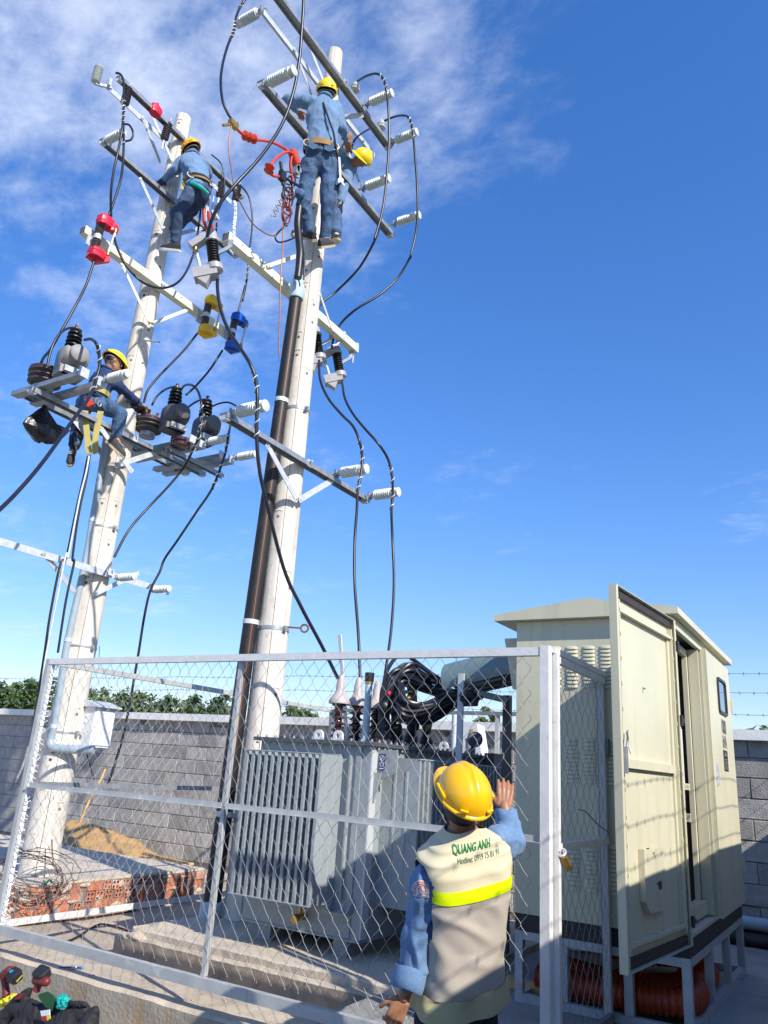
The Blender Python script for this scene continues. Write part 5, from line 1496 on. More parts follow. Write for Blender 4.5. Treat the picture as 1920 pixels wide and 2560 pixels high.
# dark hanging arresters on the top crossarm of the left pole
def make_arrester():
    t = thing('surge_arrester', '-', 'arrester', (0, 0, 0), 'dark hanging surge arresters')
    b = MB(); pf_ = []; z = -0.04
    for k in range(8):
        pf_ += [(0.030, z), (0.052, z - 0.008), (0.053, z - 0.012), (0.032, z - 0.02)]; z -= 0.031
    b.lathe(pf_, (0, 0, 0), (0, 0, 1), 16); b.build('shed_body', 'poly_brown', t)
    b = MB(); b.tube([(0, 0, 0.05), (0, 0, -0.04)], 0.012, 8); b.box((0, 0, 0.02), (0.05, 0.02, 0.05)); b.build('clevis', 'galv_light', t)
    b = MB(); b.tube([(0, 0, z), (0, 0, z - 0.09)], 0.013, 8); b.tube([(0, 0, z - 0.09), (0.01, 0, z - 0.15)], 0.010, 8); b.build('end_rod', 'galv_light', t)
    return t
ar0 = make_arrester()
arN = 0
AR = {}
def arrester(key, p, q, label):
    global arN
    if arN == 0: place(ar0, p, q); ar0['label'] = label
    else: clone(ar0, p, q, label)
    arN += 1; AR[key] = Vector(p) + q @ Vector((0.01, 0, -0.44))
arrester('1', (-6.84,4.395,9.028), Quaternion((0, 1, 0), 0.05), 'dark arrester hanging at the left end of the top left pole crossarm')
arrester('2', (-6.84,5.053,9.071), Quaternion((0, 1, 0), 0.12), 'dark arrester hanging just left of the left pole top')
arrester('3', (-6.98,5.507,9.241), Quaternion((0, 1, 0), 0.05), 'dark arrester right behind the bending worker helmet')
arrester('4', (-6.84,6.385,9.137), Quaternion((0, 1, 0), 0.05), 'dark arrester hanging at the right end of the top left pole crossarm')
arrester('5', (-7.12,6.329,9.26), Quaternion((0, 1, 0), 0.05), 'arrester hanging from the rear crossarm right of the bending worker')
# upright pin insulator on a bracket at the far left
pi0 = thing('pin_insulator', 'grey upright pin insulator at the far left tip of the top crossarm', 'insulator', (-7.13,4.144,8.978))
c = Vector((-7.13,4.135,8.977))
b = MB(); pf_ = []; z = 0.0
for k in range(8): pf_ += [(0.030, z), (0.052, z + 0.008), (0.053, z + 0.012), (0.034, z + 0.02)]; z += 0.030
b.lathe(pf_ + [(0.02, z + 0.02)], c, (0, 0, 1), 16); b.build('shed_body', 'porc_groove', pi0)
b = MB(); b.beam(c + Vector((0, 0.0, -0.02)), Vector(A1b[0]) + Vector((0, 0.06, -0.01)), 0.04, 0.03); b.box(Vector(A1b[0]) + Vector((0.02, 0.0, 0)), (0.08, 0.03, 0.10)); b.build('bracket', 'galv_light', pi0)
for k, (pp_, lab) in enumerate((((-4.7,6.103,9.564), 'small grey pin insulator behind the top right pole crossarm, nearer the pole'), ((-4.7,6.755,9.536), 'small grey pin insulator behind the right end of the top crossarm'))):
    t = thing('pin_insulator', lab, 'insulator', pp_, 'small pin insulators on the right pole')
    b = MB(); b.lathe([(0.03, -0.05), (0.062, -0.035), (0.065, -0.02), (0.038, 0.0), (0.058, 0.012), (0.058, 0.024), (0.04, 0.04), (0.045, 0.05), (0.035, 0.075)], pp_, (0.05, 0, 1), 16); b.build('shed_body', 'porc_groove', t)
    b = MB(); b.tube([Vector(pp_) + Vector((0, 0, -0.05)), Vector(pp_) + Vector((0.0, 0, -0.14))], 0.012, 8); b.build('pin', 'galv', t)

# ---------------------------------------------------------------- fuse cutouts
def lumpy_cover(b, c, size, seed, n=9):
    """A moulded rubber cover: boxy shell with flared flaps."""
    rr_ = random.Random(seed); c = Vector(c); sx, sy, sz = size
    vs = []; nu, nv = 14, 8
    for j in range(nv + 1):
        t = j / nv
        wz = sz * (t - 0.5)
        f = 0.62 + 0.38 * math.sin(math.pi * (0.15 + 0.85 * t)) ** 0.5 if t < 1 else 0.55
        if j == 0: f = 0.95
        for k in range(nu):
            a_ = 2 * math.pi * k / nu
            ca, sa = math.cos(a_), math.sin(a_)
            sq = 1 / max(abs(ca), abs(sa)) ** 0.6
            r_ = f * sq * (1 + rr_.uniform(-0.07, 0.07))
            vs.append(c + Vector((sx * 0.5 * ca * r_, sy * 0.5 * sa * r_, wz + rr_.uniform(-0.005, 0.005))))
    fs = [(j * nu + k, j * nu + (k + 1) % nu, (j + 1) * nu + (k + 1) % nu, (j + 1) * nu + k) for j in range(nv) for k in range(nu)]
    fs += [tuple(reversed(range(nu))), tuple(range(nv * nu, (nv + 1) * nu))]
    b.add(vs, fs)
def cutout_sheds(t, mt, n, zc, span, tilt=(0, 0, 1)):
    for sgn in (1, -1):
        b = MB(); pf_ = []; z = 0.028
        for k in range(n): pf_ += [(0.028, z), (0.048, z + 0.007), (0.049, z + 0.011), (0.030, z + 0.018)]; z += span / n
        if sgn < 0: pf_ = [(r_, -h) for r_, h in reversed(pf_)]
        b.lathe(pf_, (0, 0, zc), (0, 0, 1), 16); b.build('shed_body', mt, t)
    b = MB(); b.lathe([(0.04, -0.028), (0.04, 0.028)], (0, 0, zc), (0, 0, 1), 12); b.box((-0.07, 0, zc), (0.10, 0.035, 0.04)); b.box((-0.11, 0, zc - 0.02), (0.02, 0.10, 0.14)); b.build('mounting_bracket', 'galv_light', t)
def make_cutout(col, label, p, q):
    t = thing('fuse_cutout', label, 'fuse cutout', (0, 0, 0), 'coloured fuse cutouts on the left pole')
    cutout_sheds(t, 'poly_grey', 5, 0, 0.125)
    b = MB(); lumpy_cover(b, (0.03, 0.03, 0.215), (0.15, 0.19, 0.13), 3); lumpy_cover(b, (0.06, 0.12, 0.18), (0.10, 0.11, 0.10), 4); b.build('upper_cover', col + '_cover', t, ang=30)
    b = MB(); lumpy_cover(b, (0.03, 0.02, -0.205), (0.16, 0.18, 0.12), 5); 
    b.poly([(0.09, 0.13, -0.15), (0.11, 0.15, -0.24), (0.03, 0.05, -0.31), (0.0, -0.07, -0.28), (0.02, -0.06, -0.18)], (-0.05, 0.02, 0)); b.build('lower_cover', col + '_cover', t, ang=30)
    b = MB(); b.tube([(0.085, 0.115, -0.17), (0.095, 0.135, 0.15)], 0.015, 10); b.build('fuse_tube', 'fuse_tube', t)
    b = MB(); b.lathe([(0.020, 0), (0.020, 0.05)], (0.094, 0.132, 0.12), (0, 0, 1), 10); b.lathe([(0.019, 0), (0.019, 0.04)], (0.086, 0.116, -0.18), (0, 0, 1), 10); b.build('tube_ferrule', 'brass', t)
    place(t, p, q); return t
qL = Quaternion((0, 1, 0), 0.06)
cu = {}
def cut_at(p): return Vector(p)
cR = cut_at((-6.66,4.297,6.675)); cY = cut_at((-6.66,6.015,6.693)); cB = cut_at((-6.66,6.51,6.734))
make_cutout('red', 'fuse cutout with red rubber covers at the left end of the cream crossarm', cR, qL)
make_cutout('yellow', 'fuse cutout with yellow rubber covers on the left pole crossarm', cY, qL)
make_cutout('blue', 'fuse cutout with blue rubber covers at the right end of the left pole crossarm', cB, qL)
def make_grey(label, p, q):
    t = thing('fuse_cutout', label, 'fuse cutout', (0, 0, 0), 'grey fuse cutouts on the right pole')
    b = MB(); pf_ = []; z = -0.14
    for k in range(10): pf_ += [(0.036, z), (0.056, z + 0.008), (0.057, z + 0.012), (0.038, z + 0.020)]; z += 0.028
    b.lathe(pf_, (0, 0, 0), (0, 0, 1), 18); b.build('shed_body', 'rubber', t)
    b = MB(); b.lathe([(0.068, 0.130), (0.070, 0.15), (0.058, 0.17), (0.055, 0.235), (0.045, 0.25)], (0, 0, 0), (0, 0, 1), 16)
    b.poly([(0.05, -0.035, 0.235), (0.05, 0.035, 0.235), (0.05, 0.035, 0.14), (0.05, -0.035, 0.14)], (0.05, 0, -0.02))
    b.prof((0.03, 0, 0.19), (0.19, 0, 0.09), [(-0.045, -0.02), (0.045, -0.02), (0.038, 0.05), (-0.038, 0.05)]); b.build('upper_cover', 'grey_cover', t, ang=30)
    b = MB(); b.lathe([(0.05, -0.20), (0.075, -0.185), (0.078, -0.13), (0.060, -0.12)], (0, 0, 0), (0, 0, 1), 16)
    b.prof((-0.02, 0, -0.19), (0.20, 0, -0.215), [(-0.06, -0.055), (0.06, -0.055), (0.06, 0.05), (-0.06, 0.05)])
    b.poly([(0.18, -0.05, -0.26), (0.04, -0.05, -0.25), (0.09, -0.05, -0.345)], (0, 0.10, 0)); b.build('lower_cover', 'grey_cover', t, ang=30)
    b = MB(); b.tube([(0.155, 0, 0.07), (0.125, 0, -0.18)], 0.015, 10); b.build('fuse_tube', 'fuse_tube', t)
    b = MB(); b.lathe([(0.020, 0), (0.020, 0.06)], (0.156, 0, 0.03), (0, 0, 1), 10); b.build('tube_ferrule', 'brass', t)
    b = MB(); b.tube([(0.18 + 0.022 * math.cos(a_), 0, 0.0 + 0.022 * math.sin(a_)) for a_ in [i * math.pi / 6 for i in range(13)]], 0.004, 5); b.build('pull_ring', 'galv', t)
    b = MB(); b.beam((-0.03, 0, 0.0), (-0.16, 0, 0.06), 0.035, 0.02, (0, 1, 0)); b.beam((-0.16, 0, 0.06), (-0.18, 0, 0.14), 0.04, 0.012, (0, 1, 0)); b.build('mounting_bracket', 'galv', t)
    place(t, p, q); return t
qG = Quaternion((0, 0, 1), R(215)) @ Quaternion((0, 1, 0), R(13))
g1 = Vector((-4.72,4.23,5.759)); g2 = Vector((-5.08,6.366,6.037)); g3 = Vector((-5.05,6.764,5.998))
make_grey('grey fuse cutout at the left end of the right pole cream crossarm', g1, qG)
make_grey('grey fuse cutout half hidden behind the right pole', g2, qG)
make_grey('grey fuse cutout hanging just right of the right pole', g3, qG)
# brackets tying the cutouts to the beam
for k, (g, y, lab) in enumerate(((g1, None, 'left end'), (g2, None, 'middle'), (g3, None, 'right end'))):
    b = MB(); q_ = g + Vector((0.12, 0.13, 0.05))
    e = Vector((B3[0][0], min(max(g.y + 0.22, B3[0][1] + 0.05), B3[1][1] - 0.04), B3[0][2] - 0.05))
    b.tube([q_, q_.lerp(e, 0.5) + Vector((0, 0, -0.03)), e], 0.012, 6); b.box(e + Vector((0, 0, 0.05)), (0.115, 0.04, 0.125))
    tag(b.build('cutout_bracket', 'galv_light', None), 'steel bracket clamping the grey cutout to the %s of the cream crossarm' % lab, 'bracket')

# ---------------------------------------------------------------- platform equipment
def make_disc(label, p, s=1.0):
    t = thing('bushing_disc', label, 'bushing', p)
    p = Vector(p)
    b = MB(); b.lathe([(r_ * s, h * s) for r_, h in [(0.10, 0.0), (0.15, 0.03), (0.165, 0.035), (0.165, 0.045), (0.13, 0.06), (0.15, 0.085), (0.17, 0.09), (0.17, 0.10), (0.135, 0.115), (0.155, 0.14), (0.175, 0.145), (0.175, 0.155), (0.15, 0.165)]], p, (0, 0, 1), 28); b.build('shed_stack', 'poly_brown', t)
    b = MB(); b.lathe([(r_ * s, h * s) for r_, h in [(0.172, 0.160), (0.172, 0.185), (0.15, 0.205), (0.09, 0.225), (0.03, 0.232)]], p, (0, 0, 1), 28); b.build('dome_cap', 'brown_porc', t)
    b = MB(); b.lathe([(0.10 * s, -0.05), (0.10 * s, 0.0)], p, (0, 0, 1), 20); b.build('base_ring', 'galv', t)
    for dx_, dy2 in ((-0.07, -0.04), (0.07, 0.05)):
        q = p + Vector((dx_ * s, dy2 * s, 0.215 * s))
        b = MB(); b.lathe([(0.012, 0), (0.012, 0.05)], q, (0, 0, 1), 8); b.box(q + Vector((0, 0, 0.055)), (0.03, 0.02, 0.03)); b.build('terminal', 'copper', t)
    return p
dk1 = make_disc('large dark brown disc bushing at the left end of the platform', (-6.945,4.243,4.86))
dk2 = make_disc('dark brown disc bushing just right of the left pole', (-6.827,5.562,4.87), 0.92)
def make_vt(label, p, mt, yaw=0.0):
    t = thing('voltage_transformer', label, 'transformer', (0, 0, 0), 'epoxy voltage transformers on the platform')
    b = MB()
    # leaning cast block with a rounded shoulder towards the viewer
    pts = [(-0.13, 0.0), (0.10, 0.0), (0.10, 0.06), (0.06, 0.10), (0.14, 0.14), (0.17, 0.20), (0.16, 0.26), (0.10, 0.305), (-0.02, 0.32), (-0.10, 0.30), (-0.125, 0.24)]
    n = len(pts)
    vs = []; fs = []
    for y, k in ((-0.125, 0.82), (-0.10, 0.96), (0.10, 0.96), (0.125, 0.82)):
        for (x_, z_) in pts: vs.append(Vector((x_ * k, y, 0.15 + (z_ - 0.15) * k if z_ > 0.02 else z_)))
    for r_ in range(3):
        for k in range(n): fs.append((r_ * n + (k + 1) % n, r_ * n + k, (r_ + 1) * n + k, (r_ + 1) * n + (k + 1) % n))
    fs += [tuple(range(n)), tuple(reversed(range(3 * n, 4 * n)))]
    b.add(vs, fs); b.tube([(0.02, 0, 0.20), (0.19, 0, 0.215), (0.215, 0, 0.215)], [0.10, 0.095, 0.06], 18); bd = b.build('cast_body', mt, t, ang=50)
    b = MB(); b.box((0.10, 0, 0.03), (0.10, 0.20, 0.06)); b.build('foot_bracket', 'galv', t)
    b = MB(); pf_ = [(0.07, 0.27), (0.06, 0.30)]; z = 0.31
    for k in range(5): pf_ += [(0.045, z), (0.045, z + 0.012), (0.085 - 0.003 * k, z + 0.018), (0.085 - 0.003 * k, z + 0.026), (0.048, z + 0.042)]; z += 0.048
    b.lathe(pf_ + [(0.05, z), (0.06, z + 0.01), (0.06, z + 0.03), (0.02, z + 0.04)], (-0.03, 0, 0), (-0.06, 0, 1), 20); b.build('bushing', 'rubber', t)
    b = MB(); b.tube([(-0.06, 0, z + 0.03), (-0.065, 0, z + 0.08)], 0.012, 8); b.box((-0.065, 0, z + 0.085), (0.04, 0.025, 0.02)); b.build('terminal', 'copper', t)
    q = Quaternion((0, 0, 1), yaw)
    place(t, p, q)
    return Vector(p) + q @ Vector((-0.065, 0, z + 0.09))
v1 = make_vt('pale grey epoxy voltage transformer left of the seated worker', (-6.535,4.229,4.87), 'tank_grey2', -0.25)
v2 = make_vt('dark grey epoxy voltage transformer right of the left pole', (-6.53,5.664,4.88), 'tank_grey', -0.25)
v3 = make_vt('dark grey epoxy voltage transformer at the right end of the platform', (-6.41,6.057,4.88), 'tank_grey', -0.25)
b = MB(); pf_ = [(0.09, 0.0), (0.12, 0.02), (0.12, 0.05), (0.10, 0.06), (0.12, 0.08), (0.12, 0.11), (0.09, 0.12)]
b.lathe(pf_, (-6.467,5.761,4.7), (0, 0, 1), 18); tag(b.build('hanging_bushing', 'brown_porc', None), 'dark ribbed bushing hanging under the right end of the platform', 'bushing')

# red cap on the top crossarm of the left pole
rc_ = MB(); q = Vector((-6.84,4.819,9.046))
lumpy_cover(rc_, q, (0.12, 0.16, 0.14), 9); rc_.tube([q + Vector((0, 0.01, 0.05)), q + Vector((0, 0.02, 0.13))], [0.03, 0.008], 8)
tag(rc_.build('rubber_cap', 'red_cover', None, ang=30), 'red rubber cap on the top crossarm left of the left pole tip', 'cap')

# knotted black plastic bag
bgt = MB(); rr = random.Random(8)
P0 = Vector((-7.0,4.346,4.687))
prof_ = [(0.018, 0.02), (0.022, -0.01), (0.055, -0.06), (0.10, -0.13), (0.15, -0.20), (0.165, -0.26), (0.14, -0.32), (0.09, -0.36), (0.03, -0.38)]
vs = []; nu = 18
for j, (r_, h) in enumerate(prof_):
    for k in range(nu):
        a_ = 2 * math.pi * k / nu
        w = 1 + 0.28 * noise.noise(Vector((math.cos(a_) * 1.6, math.sin(a_) * 1.6, h * 6))) + rr.uniform(-0.07, 0.07)
        skew = Vector((0.0, 0.06 * (-h) * 2, 0))
        vs.append(P0 + skew + Vector((math.cos(a_) * r_ * 0.7 * w, math.sin(a_) * r_ * 1.25 * w, h + (0.03 * noise.noise(Vector((a_, h * 9, 1))) if j > 1 else 0))))
bgt.add(vs, [(j * nu + k, j * nu + (k + 1) % nu, (j + 1) * nu + (k + 1) % nu, (j + 1) * nu + k) for j in range(len(prof_) - 1) for k in range(nu)] + [tuple(range((len(prof_) - 1) * nu, len(prof_) * nu))])
bgt.poly([P0 + Vector((0, 0.16, -0.14)), P0 + Vector((0.02, 0.30, -0.15)), P0 + Vector((0, 0.27, -0.22)), P0 + Vector((0, 0.22, -0.30)), P0 + Vector((0, 0.12, -0.28))], (0.05, 0, 0))
tag(bgt.build('plastic_bag', 'black_bag', None, ang=25), 'black plastic bag hanging under the left end of the platform', 'bag')

# ---------------------------------------------------------------- pipes on the poles
bp_ = thing('riser_pipe', 'long black plastic riser pipe with an orange stripe beside the right pole', 'pipe', (-4.914,5.511,0.122))
c0 = Vector((-4.911,5.514,0.14)); c1 = Vector((-4.734,5.478,6.16))
b = MB(); b.tube([c0, c1], [0.074, 0.066], 22); b.build('pipe_wall', 'hdpe', bp_)
d = (c1 - c0).normalized(); v = Vector((0.64, -0.77, 0)); sv = d.cross(v).normalized()
for an in (14,):
    q = (v * math.cos(R(an)) + sv * math.sin(R(an)))
    b = MB(); e_ = q.cross(d)
    b.add([c0 + q * 0.0748 - e_ * 0.0016, c0 + q * 0.0748 + e_ * 0.0016, c1 + q * 0.0672 + e_ * 0.0016, c1 + q * 0.0672 - e_ * 0.0016], [(0, 1, 2, 3)]); b.build('orange_stripe', 'orange_line', bp_, ang=0)
b = MB(); b.lathe([(0.080, -0.14), (0.085, -0.13), (0.085, 0.0), (0.06, 0.06), (0.06, 0.14)], c1 + d * 0.02, d, 22); b.build('pipe_cap', 'pvc_cap', bp_)
b = MB(); b.lathe([(0.095, -0.12), (0.095, 0.03)], c0, d, 20); b.build('base_collar', 'pvc_cap', bp_)
for k, f in enumerate((0.12, 0.40, 0.78)):
    c = c0.lerp(c1, f); r_ = 0.074 - 0.008 * f
    b = MB(); b.lathe([(r_ + 0.001, -0.022), (r_ + 0.006, -0.022), (r_ + 0.006, 0.022), (r_ + 0.001, 0.022)], c, d, 22)
    pc, pr2 = paxis('R', c.z - 0.04)
    e_ = (pc - c); e_.z = 0; e_.normalize()
    b.beam(c + e_ * r_, pc - e_ * (pr2 - 0.01), 0.012, 0.035); b.build('pipe_clamp', 'galv_light', bp_)
    band('R', c.z - 0.04, 'pole_band', bp_)
gc = thing('conduit', 'grey conduit pipe running down the left side of the left pole to the meter box', 'conduit', (-6.969,5.18,1.457))
cp = ((-7.006,5.148,4.819),(-6.995,5.163,4.275),(-6.988,5.172,3.696),(-6.983,5.179,3.245),(-6.996,5.162,2.382),(-6.983,5.168,1.988),(-6.967,5.178,1.516),(-6.969,5.164,1.374))
cp2 = ((-6.969,5.164,1.374),(-6.943,5.174,1.324),(-6.871,5.204,1.31),(-6.75,5.273,1.311),(-6.581,5.396,1.319))
b = MB(); b.tube(smooth_path(cp, 40), 0.036, 14); b.build('pipe_run', 'pvc_grey', gc)
b = MB(); b.tube(smooth_path(cp2, 24), 0.043, 14); b.build('elbow_run', 'pvc_grey', gc)
for k in (2, 4, 6):
    c = Vector(cp[k]); b = MB(); b.tube([c + Vector((0, 0, -0.02)), c + Vector((0, 0, 0.02))], 0.041, 14); b.build('pipe_clip', 'galv_light', gc)
    band('L', c.z - 0.05, 'pole_band', gc, 0.02)
b = MB(); b.tube(((-6.812,5.421,2.356),(-6.793,5.445,2.134)), 0.004, 5); b.build('tie_wire', 'galv', gc)

# meter box on the left pole
mb_ = thing('meter_box', 'white metal meter box with a sloping lid on the left pole', 'box', (-6.72, 5.45, 1.36))
x0, x1, ya, yb, z0, z1 = -6.98, -6.70, 5.42, 5.68, 1.345, 1.735
b = MB(); b.ab(x0, x1, ya, yb, z0, z1); b.build('box_body', 'white_paint', mb_, ang=0)
b = MB(); b.ab(x1 + 0.0005, x1 + 0.012, ya + 0.02, yb - 0.02, z0 + 0.02, z1 - 0.03); b.build('box_door', 'white_paint', mb_, ang=0)
b = MB(); b.poly([(x0 - 0.02, ya - 0.03, z1 + 0.001), (x1 + 0.06, ya - 0.03, z1 + 0.001), (x1 + 0.06, ya - 0.03, z1 + 0.015), ((x0 + x1) / 2, ya - 0.03, z1 + 0.07), (x0 - 0.02, ya - 0.03, z1 + 0.015)], (0, yb - ya + 0.06, 0)); b.build('box_lid', 'galv_light', mb_, ang=0)
for k in range(3):
    b = MB(); b.box((x0 + 0.12, ya - 0.004, z0 + 0.08 + 0.012 * k), (0.05, 0.006, 0.006)); b.build('vent_slot', 'pole_hole', mb_, ang=0)
for z in (z0 + 0.24, z0 + 0.30):
    b = MB(); b.box((x0 + 0.17, ya - 0.004, z), (0.03, 0.008, 0.02)); b.build('side_catch', 'white_paint', mb_)
for z in (z0 - 0.0, z1 + 0.0):
    b = MB(); b.beam((x0 - 0.02, ya + 0.03, z - 0.02), (x0 - 0.02, yb - 0.03, z - 0.02), 0.02, 0.035); b.build('mounting_strap', 'galv', mb_)


# ================================================================ CABLES
def cable(label, pts, r=0.0145, mt='cable', name='cable', n=70, group=None, ties=()):
    P_ = smooth_path(pts, n)
    if 0.0125 < r < 0.03: r *= 0.76
    b = MB(); b.tube(P_, r, 9)
    o = tag(b.build(name, mt, None, ang=80), label, 'cable', group)
    for k, (f0, f1) in enumerate(ties):
        i0, i1 = int(f0 * (len(P_) - 1)), int(f1 * (len(P_) - 1))
        q = MB(); q.helix(P_[i0:i1 + 1], r + 0.0075, 0.105, 0.0055, 5, 10)
        q.build('spiral_tie', 'galv_light', o)
    return o
GL = 'black cables hung between the poles'
cable('black cable hanging from the red fuse cutout down to the large brown disc', ((-6.65,4.313,6.38),(-6.635,4.271,6.042),(-6.62,4.204,5.765),(-6.62,4.098,5.353),(-6.563,3.999,5.087),(-6.507,3.913,4.932),(-6.45,3.865,4.837)), 0.018, group=GL)
cable('black cable looping from the brown disc up over the pale voltage transformer', ((-6.4,3.906,4.801),(-6.407,3.904,4.904),(-6.414,3.921,5.06),(-6.421,3.965,5.199),(-6.429,4.037,5.304),(-6.436,4.122,5.363),(-6.443,4.179,5.361),(-6.45,4.206,5.333)), 0.016, group=GL)
cable('black cable from the pale voltage transformer down to the left picture edge', ((-6.3,4.17,5.216),(-6.01,4.044,5.08),(-5.72,3.905,4.885),(-5.72,3.951,4.82),(-5.72,3.989,4.693),(-5.72,3.981,4.545),(-5.72,3.969,4.428),(-5.56,3.816,4.199),(-5.4,3.629,3.936),(-5.2,3.403,3.604),(-5.0,3.16,3.252),(-4.9,2.97,2.965),(-4.8,2.803,2.755)), 0.020, group=GL, ties=((0.20, 0.33), (0.38, 0.50)))
cable('black jumper from the tip of the top left crossarm down to the red cutout', ((-6.84,4.19,9.028),(-6.784,4.213,9.002),(-6.728,4.236,8.888),(-6.65,4.229,8.64),(-6.55,4.202,8.334),(-6.45,4.172,7.99),(-6.47,4.195,7.691),(-6.49,4.206,7.471),(-6.52,4.241,7.256),(-6.56,4.299,7.107),(-6.6,4.369,6.965)), 0.018, group=GL, ties=((0.33, 0.48),))
cable('second black jumper hanging beside the first down to the red cutout', ((-6.45,4.178,8.041),(-6.48,4.25,7.852),(-6.51,4.314,7.612),(-6.54,4.346,7.433),(-6.57,4.346,7.199),(-6.6,4.336,6.971)), 0.018, group=GL, ties=((0.02, 0.22),))
cable('small black loop beside the insulator on the second left crossarm', ((-6.46,4.182,8.066),(-6.46,4.256,8.115),(-6.46,4.322,8.066),(-6.46,4.317,7.963),(-6.46,4.239,7.864)), 0.016, group=GL)
cable('black cable sagging in a deep loop under the standing leg of the bending worker', ((-6.6,4.433,6.824),(-6.5,4.448,6.593),(-6.4,4.555,6.37),(-6.3,4.713,6.244),(-6.333,4.986,6.351),(-6.367,5.216,6.565),(-6.4,5.371,6.866),(-6.467,5.488,7.281),(-6.533,5.547,7.718),(-6.6,5.582,8.057)), 0.018, group=GL)
cable('thick black cable crossing diagonally in front of both poles from the top of the picture', ((-4.1,4.307,8.814),(-4.114,4.35,8.63),(-4.127,4.384,8.357),(-4.141,4.418,8.051),(-4.164,4.423,7.652),(-4.205,4.382,7.248),(-4.245,4.275,6.872),(-4.286,4.162,6.572),(-4.358,4.041,6.273),(-4.445,3.983,6.069),(-4.533,3.985,5.912),(-4.62,4.036,5.775)), 0.021, group=GL)
cable('black cable from the left grey cutout down to the first brown bushing', ((-4.72,4.326,5.559),(-4.628,4.271,5.346),(-4.537,4.266,5.105),(-4.425,4.285,4.888),(-4.3,4.323,4.707),(-4.191,4.347,4.549),(-4.145,4.383,4.43),(-4.099,4.386,4.282),(-4.09,4.404,4.144),(-4.09,4.421,3.994),(-4.092,4.468,3.788),(-4.096,4.523,3.643),(-4.1,4.61,3.482),(-4.1,4.986,2.893),(-4.04,5.205,2.596),(-3.98,5.476,2.302),(-3.92,5.677,2.046)), 0.021, group=GL, n=120, ties=((0.35, 0.46), (0.49, 0.60)))
cable('black cable from the middle grey cutout sweeping down to the second bushing', ((-4.95,6.254,5.751),(-4.75,6.058,5.359),(-4.55,5.974,5.05),(-4.373,6.01,4.834),(-4.204,5.984,4.663),(-4.113,5.984,4.491),(-4.1,6.043,4.341),(-4.09,6.035,4.133),(-4.09,6.0,3.954),(-4.09,6.011,3.729),(-4.08,6.002,3.408),(-4.003,5.945,2.972),(-3.927,5.958,2.487),(-3.85,5.928,2.062)), 0.019, group=GL, n=110, ties=((0.40, 0.50), (0.53, 0.63)))
cable('black cable from the right grey cutout sweeping down to the third bushing', ((-4.95,6.743,5.701),(-4.725,6.518,5.342),(-4.5,6.385,5.042),(-4.325,6.368,4.833),(-4.15,6.425,4.625),(-4.12,6.585,4.503),(-4.09,6.639,4.321),(-4.09,6.673,4.119),(-4.09,6.67,3.932),(-4.08,6.715,3.612),(-3.987,6.641,3.136),(-3.893,6.487,2.626),(-3.8,6.262,2.104)), 0.019, group=GL, n=110, ties=((0.44, 0.53), (0.56, 0.66)))
cable('black jumper looping over the middle right insulator and down behind the right pole', ((-4.7,6.129,9.698),(-4.478,6.006,9.552),(-4.281,5.944,9.432),(-4.187,5.962,9.336),(-4.13,5.982,9.138),(-4.13,6.06,8.895),(-4.13,6.12,8.526),(-4.13,6.137,8.0),(-4.161,6.152,7.502),(-4.2,6.09,7.046),(-4.22,6.212,7.322),(-4.407,6.368,7.257),(-4.633,6.443,7.042),(-4.9,6.409,6.783),(-5.02,6.261,6.532),(-5.08,6.251,6.33),(-5.08,6.296,6.145)), 0.019, group=GL, n=120, ties=((0.16, 0.27),))
cable('black jumper looping over the end insulator and down to the right grey cutout', ((-4.7,6.8,9.657),(-4.478,6.747,9.585),(-4.281,6.671,9.437),(-4.187,6.659,9.314),(-4.13,6.66,9.071),(-4.13,6.729,8.827),(-4.13,6.828,8.448),(-4.13,6.893,8.049),(-4.161,6.932,7.714),(-4.2,6.907,7.385),(-4.22,6.937,7.395),(-4.36,6.897,7.107),(-4.5,6.724,6.795),(-4.7,6.562,6.558),(-4.9,6.562,6.43),(-4.975,6.534,6.24),(-5.05,6.602,6.116)), 0.019, group=GL, n=120, ties=((0.16, 0.27),))
cable('black cable curving left from the insulator at the top edge of the picture', ((-5.2,4.578,9.807),(-5.232,4.537,9.608),(-5.264,4.522,9.508),(-5.224,4.463,9.285),(-5.112,4.362,8.914),(-5.0,4.222,8.473),(-4.88,4.099,8.044),(-4.76,4.009,7.662),(-4.68,4.001,7.375),(-4.64,4.042,7.251),(-4.6,4.09,7.168)), 0.018, group=GL, ties=((0.05, 0.22), (0.33, 0.47)))
cable('short black jumper dropping behind the peeking worker helmet', ((-4.75,6.621,9.415),(-4.783,6.394,9.096),(-4.817,6.325,8.921),(-4.85,6.35,8.793)), 0.016, group=GL, ties=((0.55, 0.95),))
cable('black cable hanging just right of the bending worker', ((-6.84,5.816,9.181),(-6.8,5.984,9.132),(-6.76,6.061,8.846),(-6.72,6.03,8.52),(-6.68,5.952,8.217),(-6.64,5.946,7.9),(-6.6,5.954,7.576)), 0.013, group=GL, ties=((0.70, 0.93),))
cable('black cable curving from the top left crossarm to the blue cutout', ((-6.84,6.416,9.148),(-6.8,6.574,9.051),(-6.76,6.659,8.774),(-6.72,6.66,8.439),(-6.68,6.632,8.04),(-6.64,6.618,7.611),(-6.6,6.555,7.214),(-6.62,6.582,7.481),(-6.62,6.546,7.213),(-6.62,6.518,6.978)), 0.016, group=GL, ties=((0.40, 0.60),))
cable('black cable from the yellow cutout down to the disc beside the worker hand', ((-6.64,5.898,6.349),(-6.652,5.759,6.06),(-6.664,5.597,5.775),(-6.676,5.424,5.474),(-6.688,5.344,5.287),(-6.7,5.334,5.136)), 0.018, group=GL)
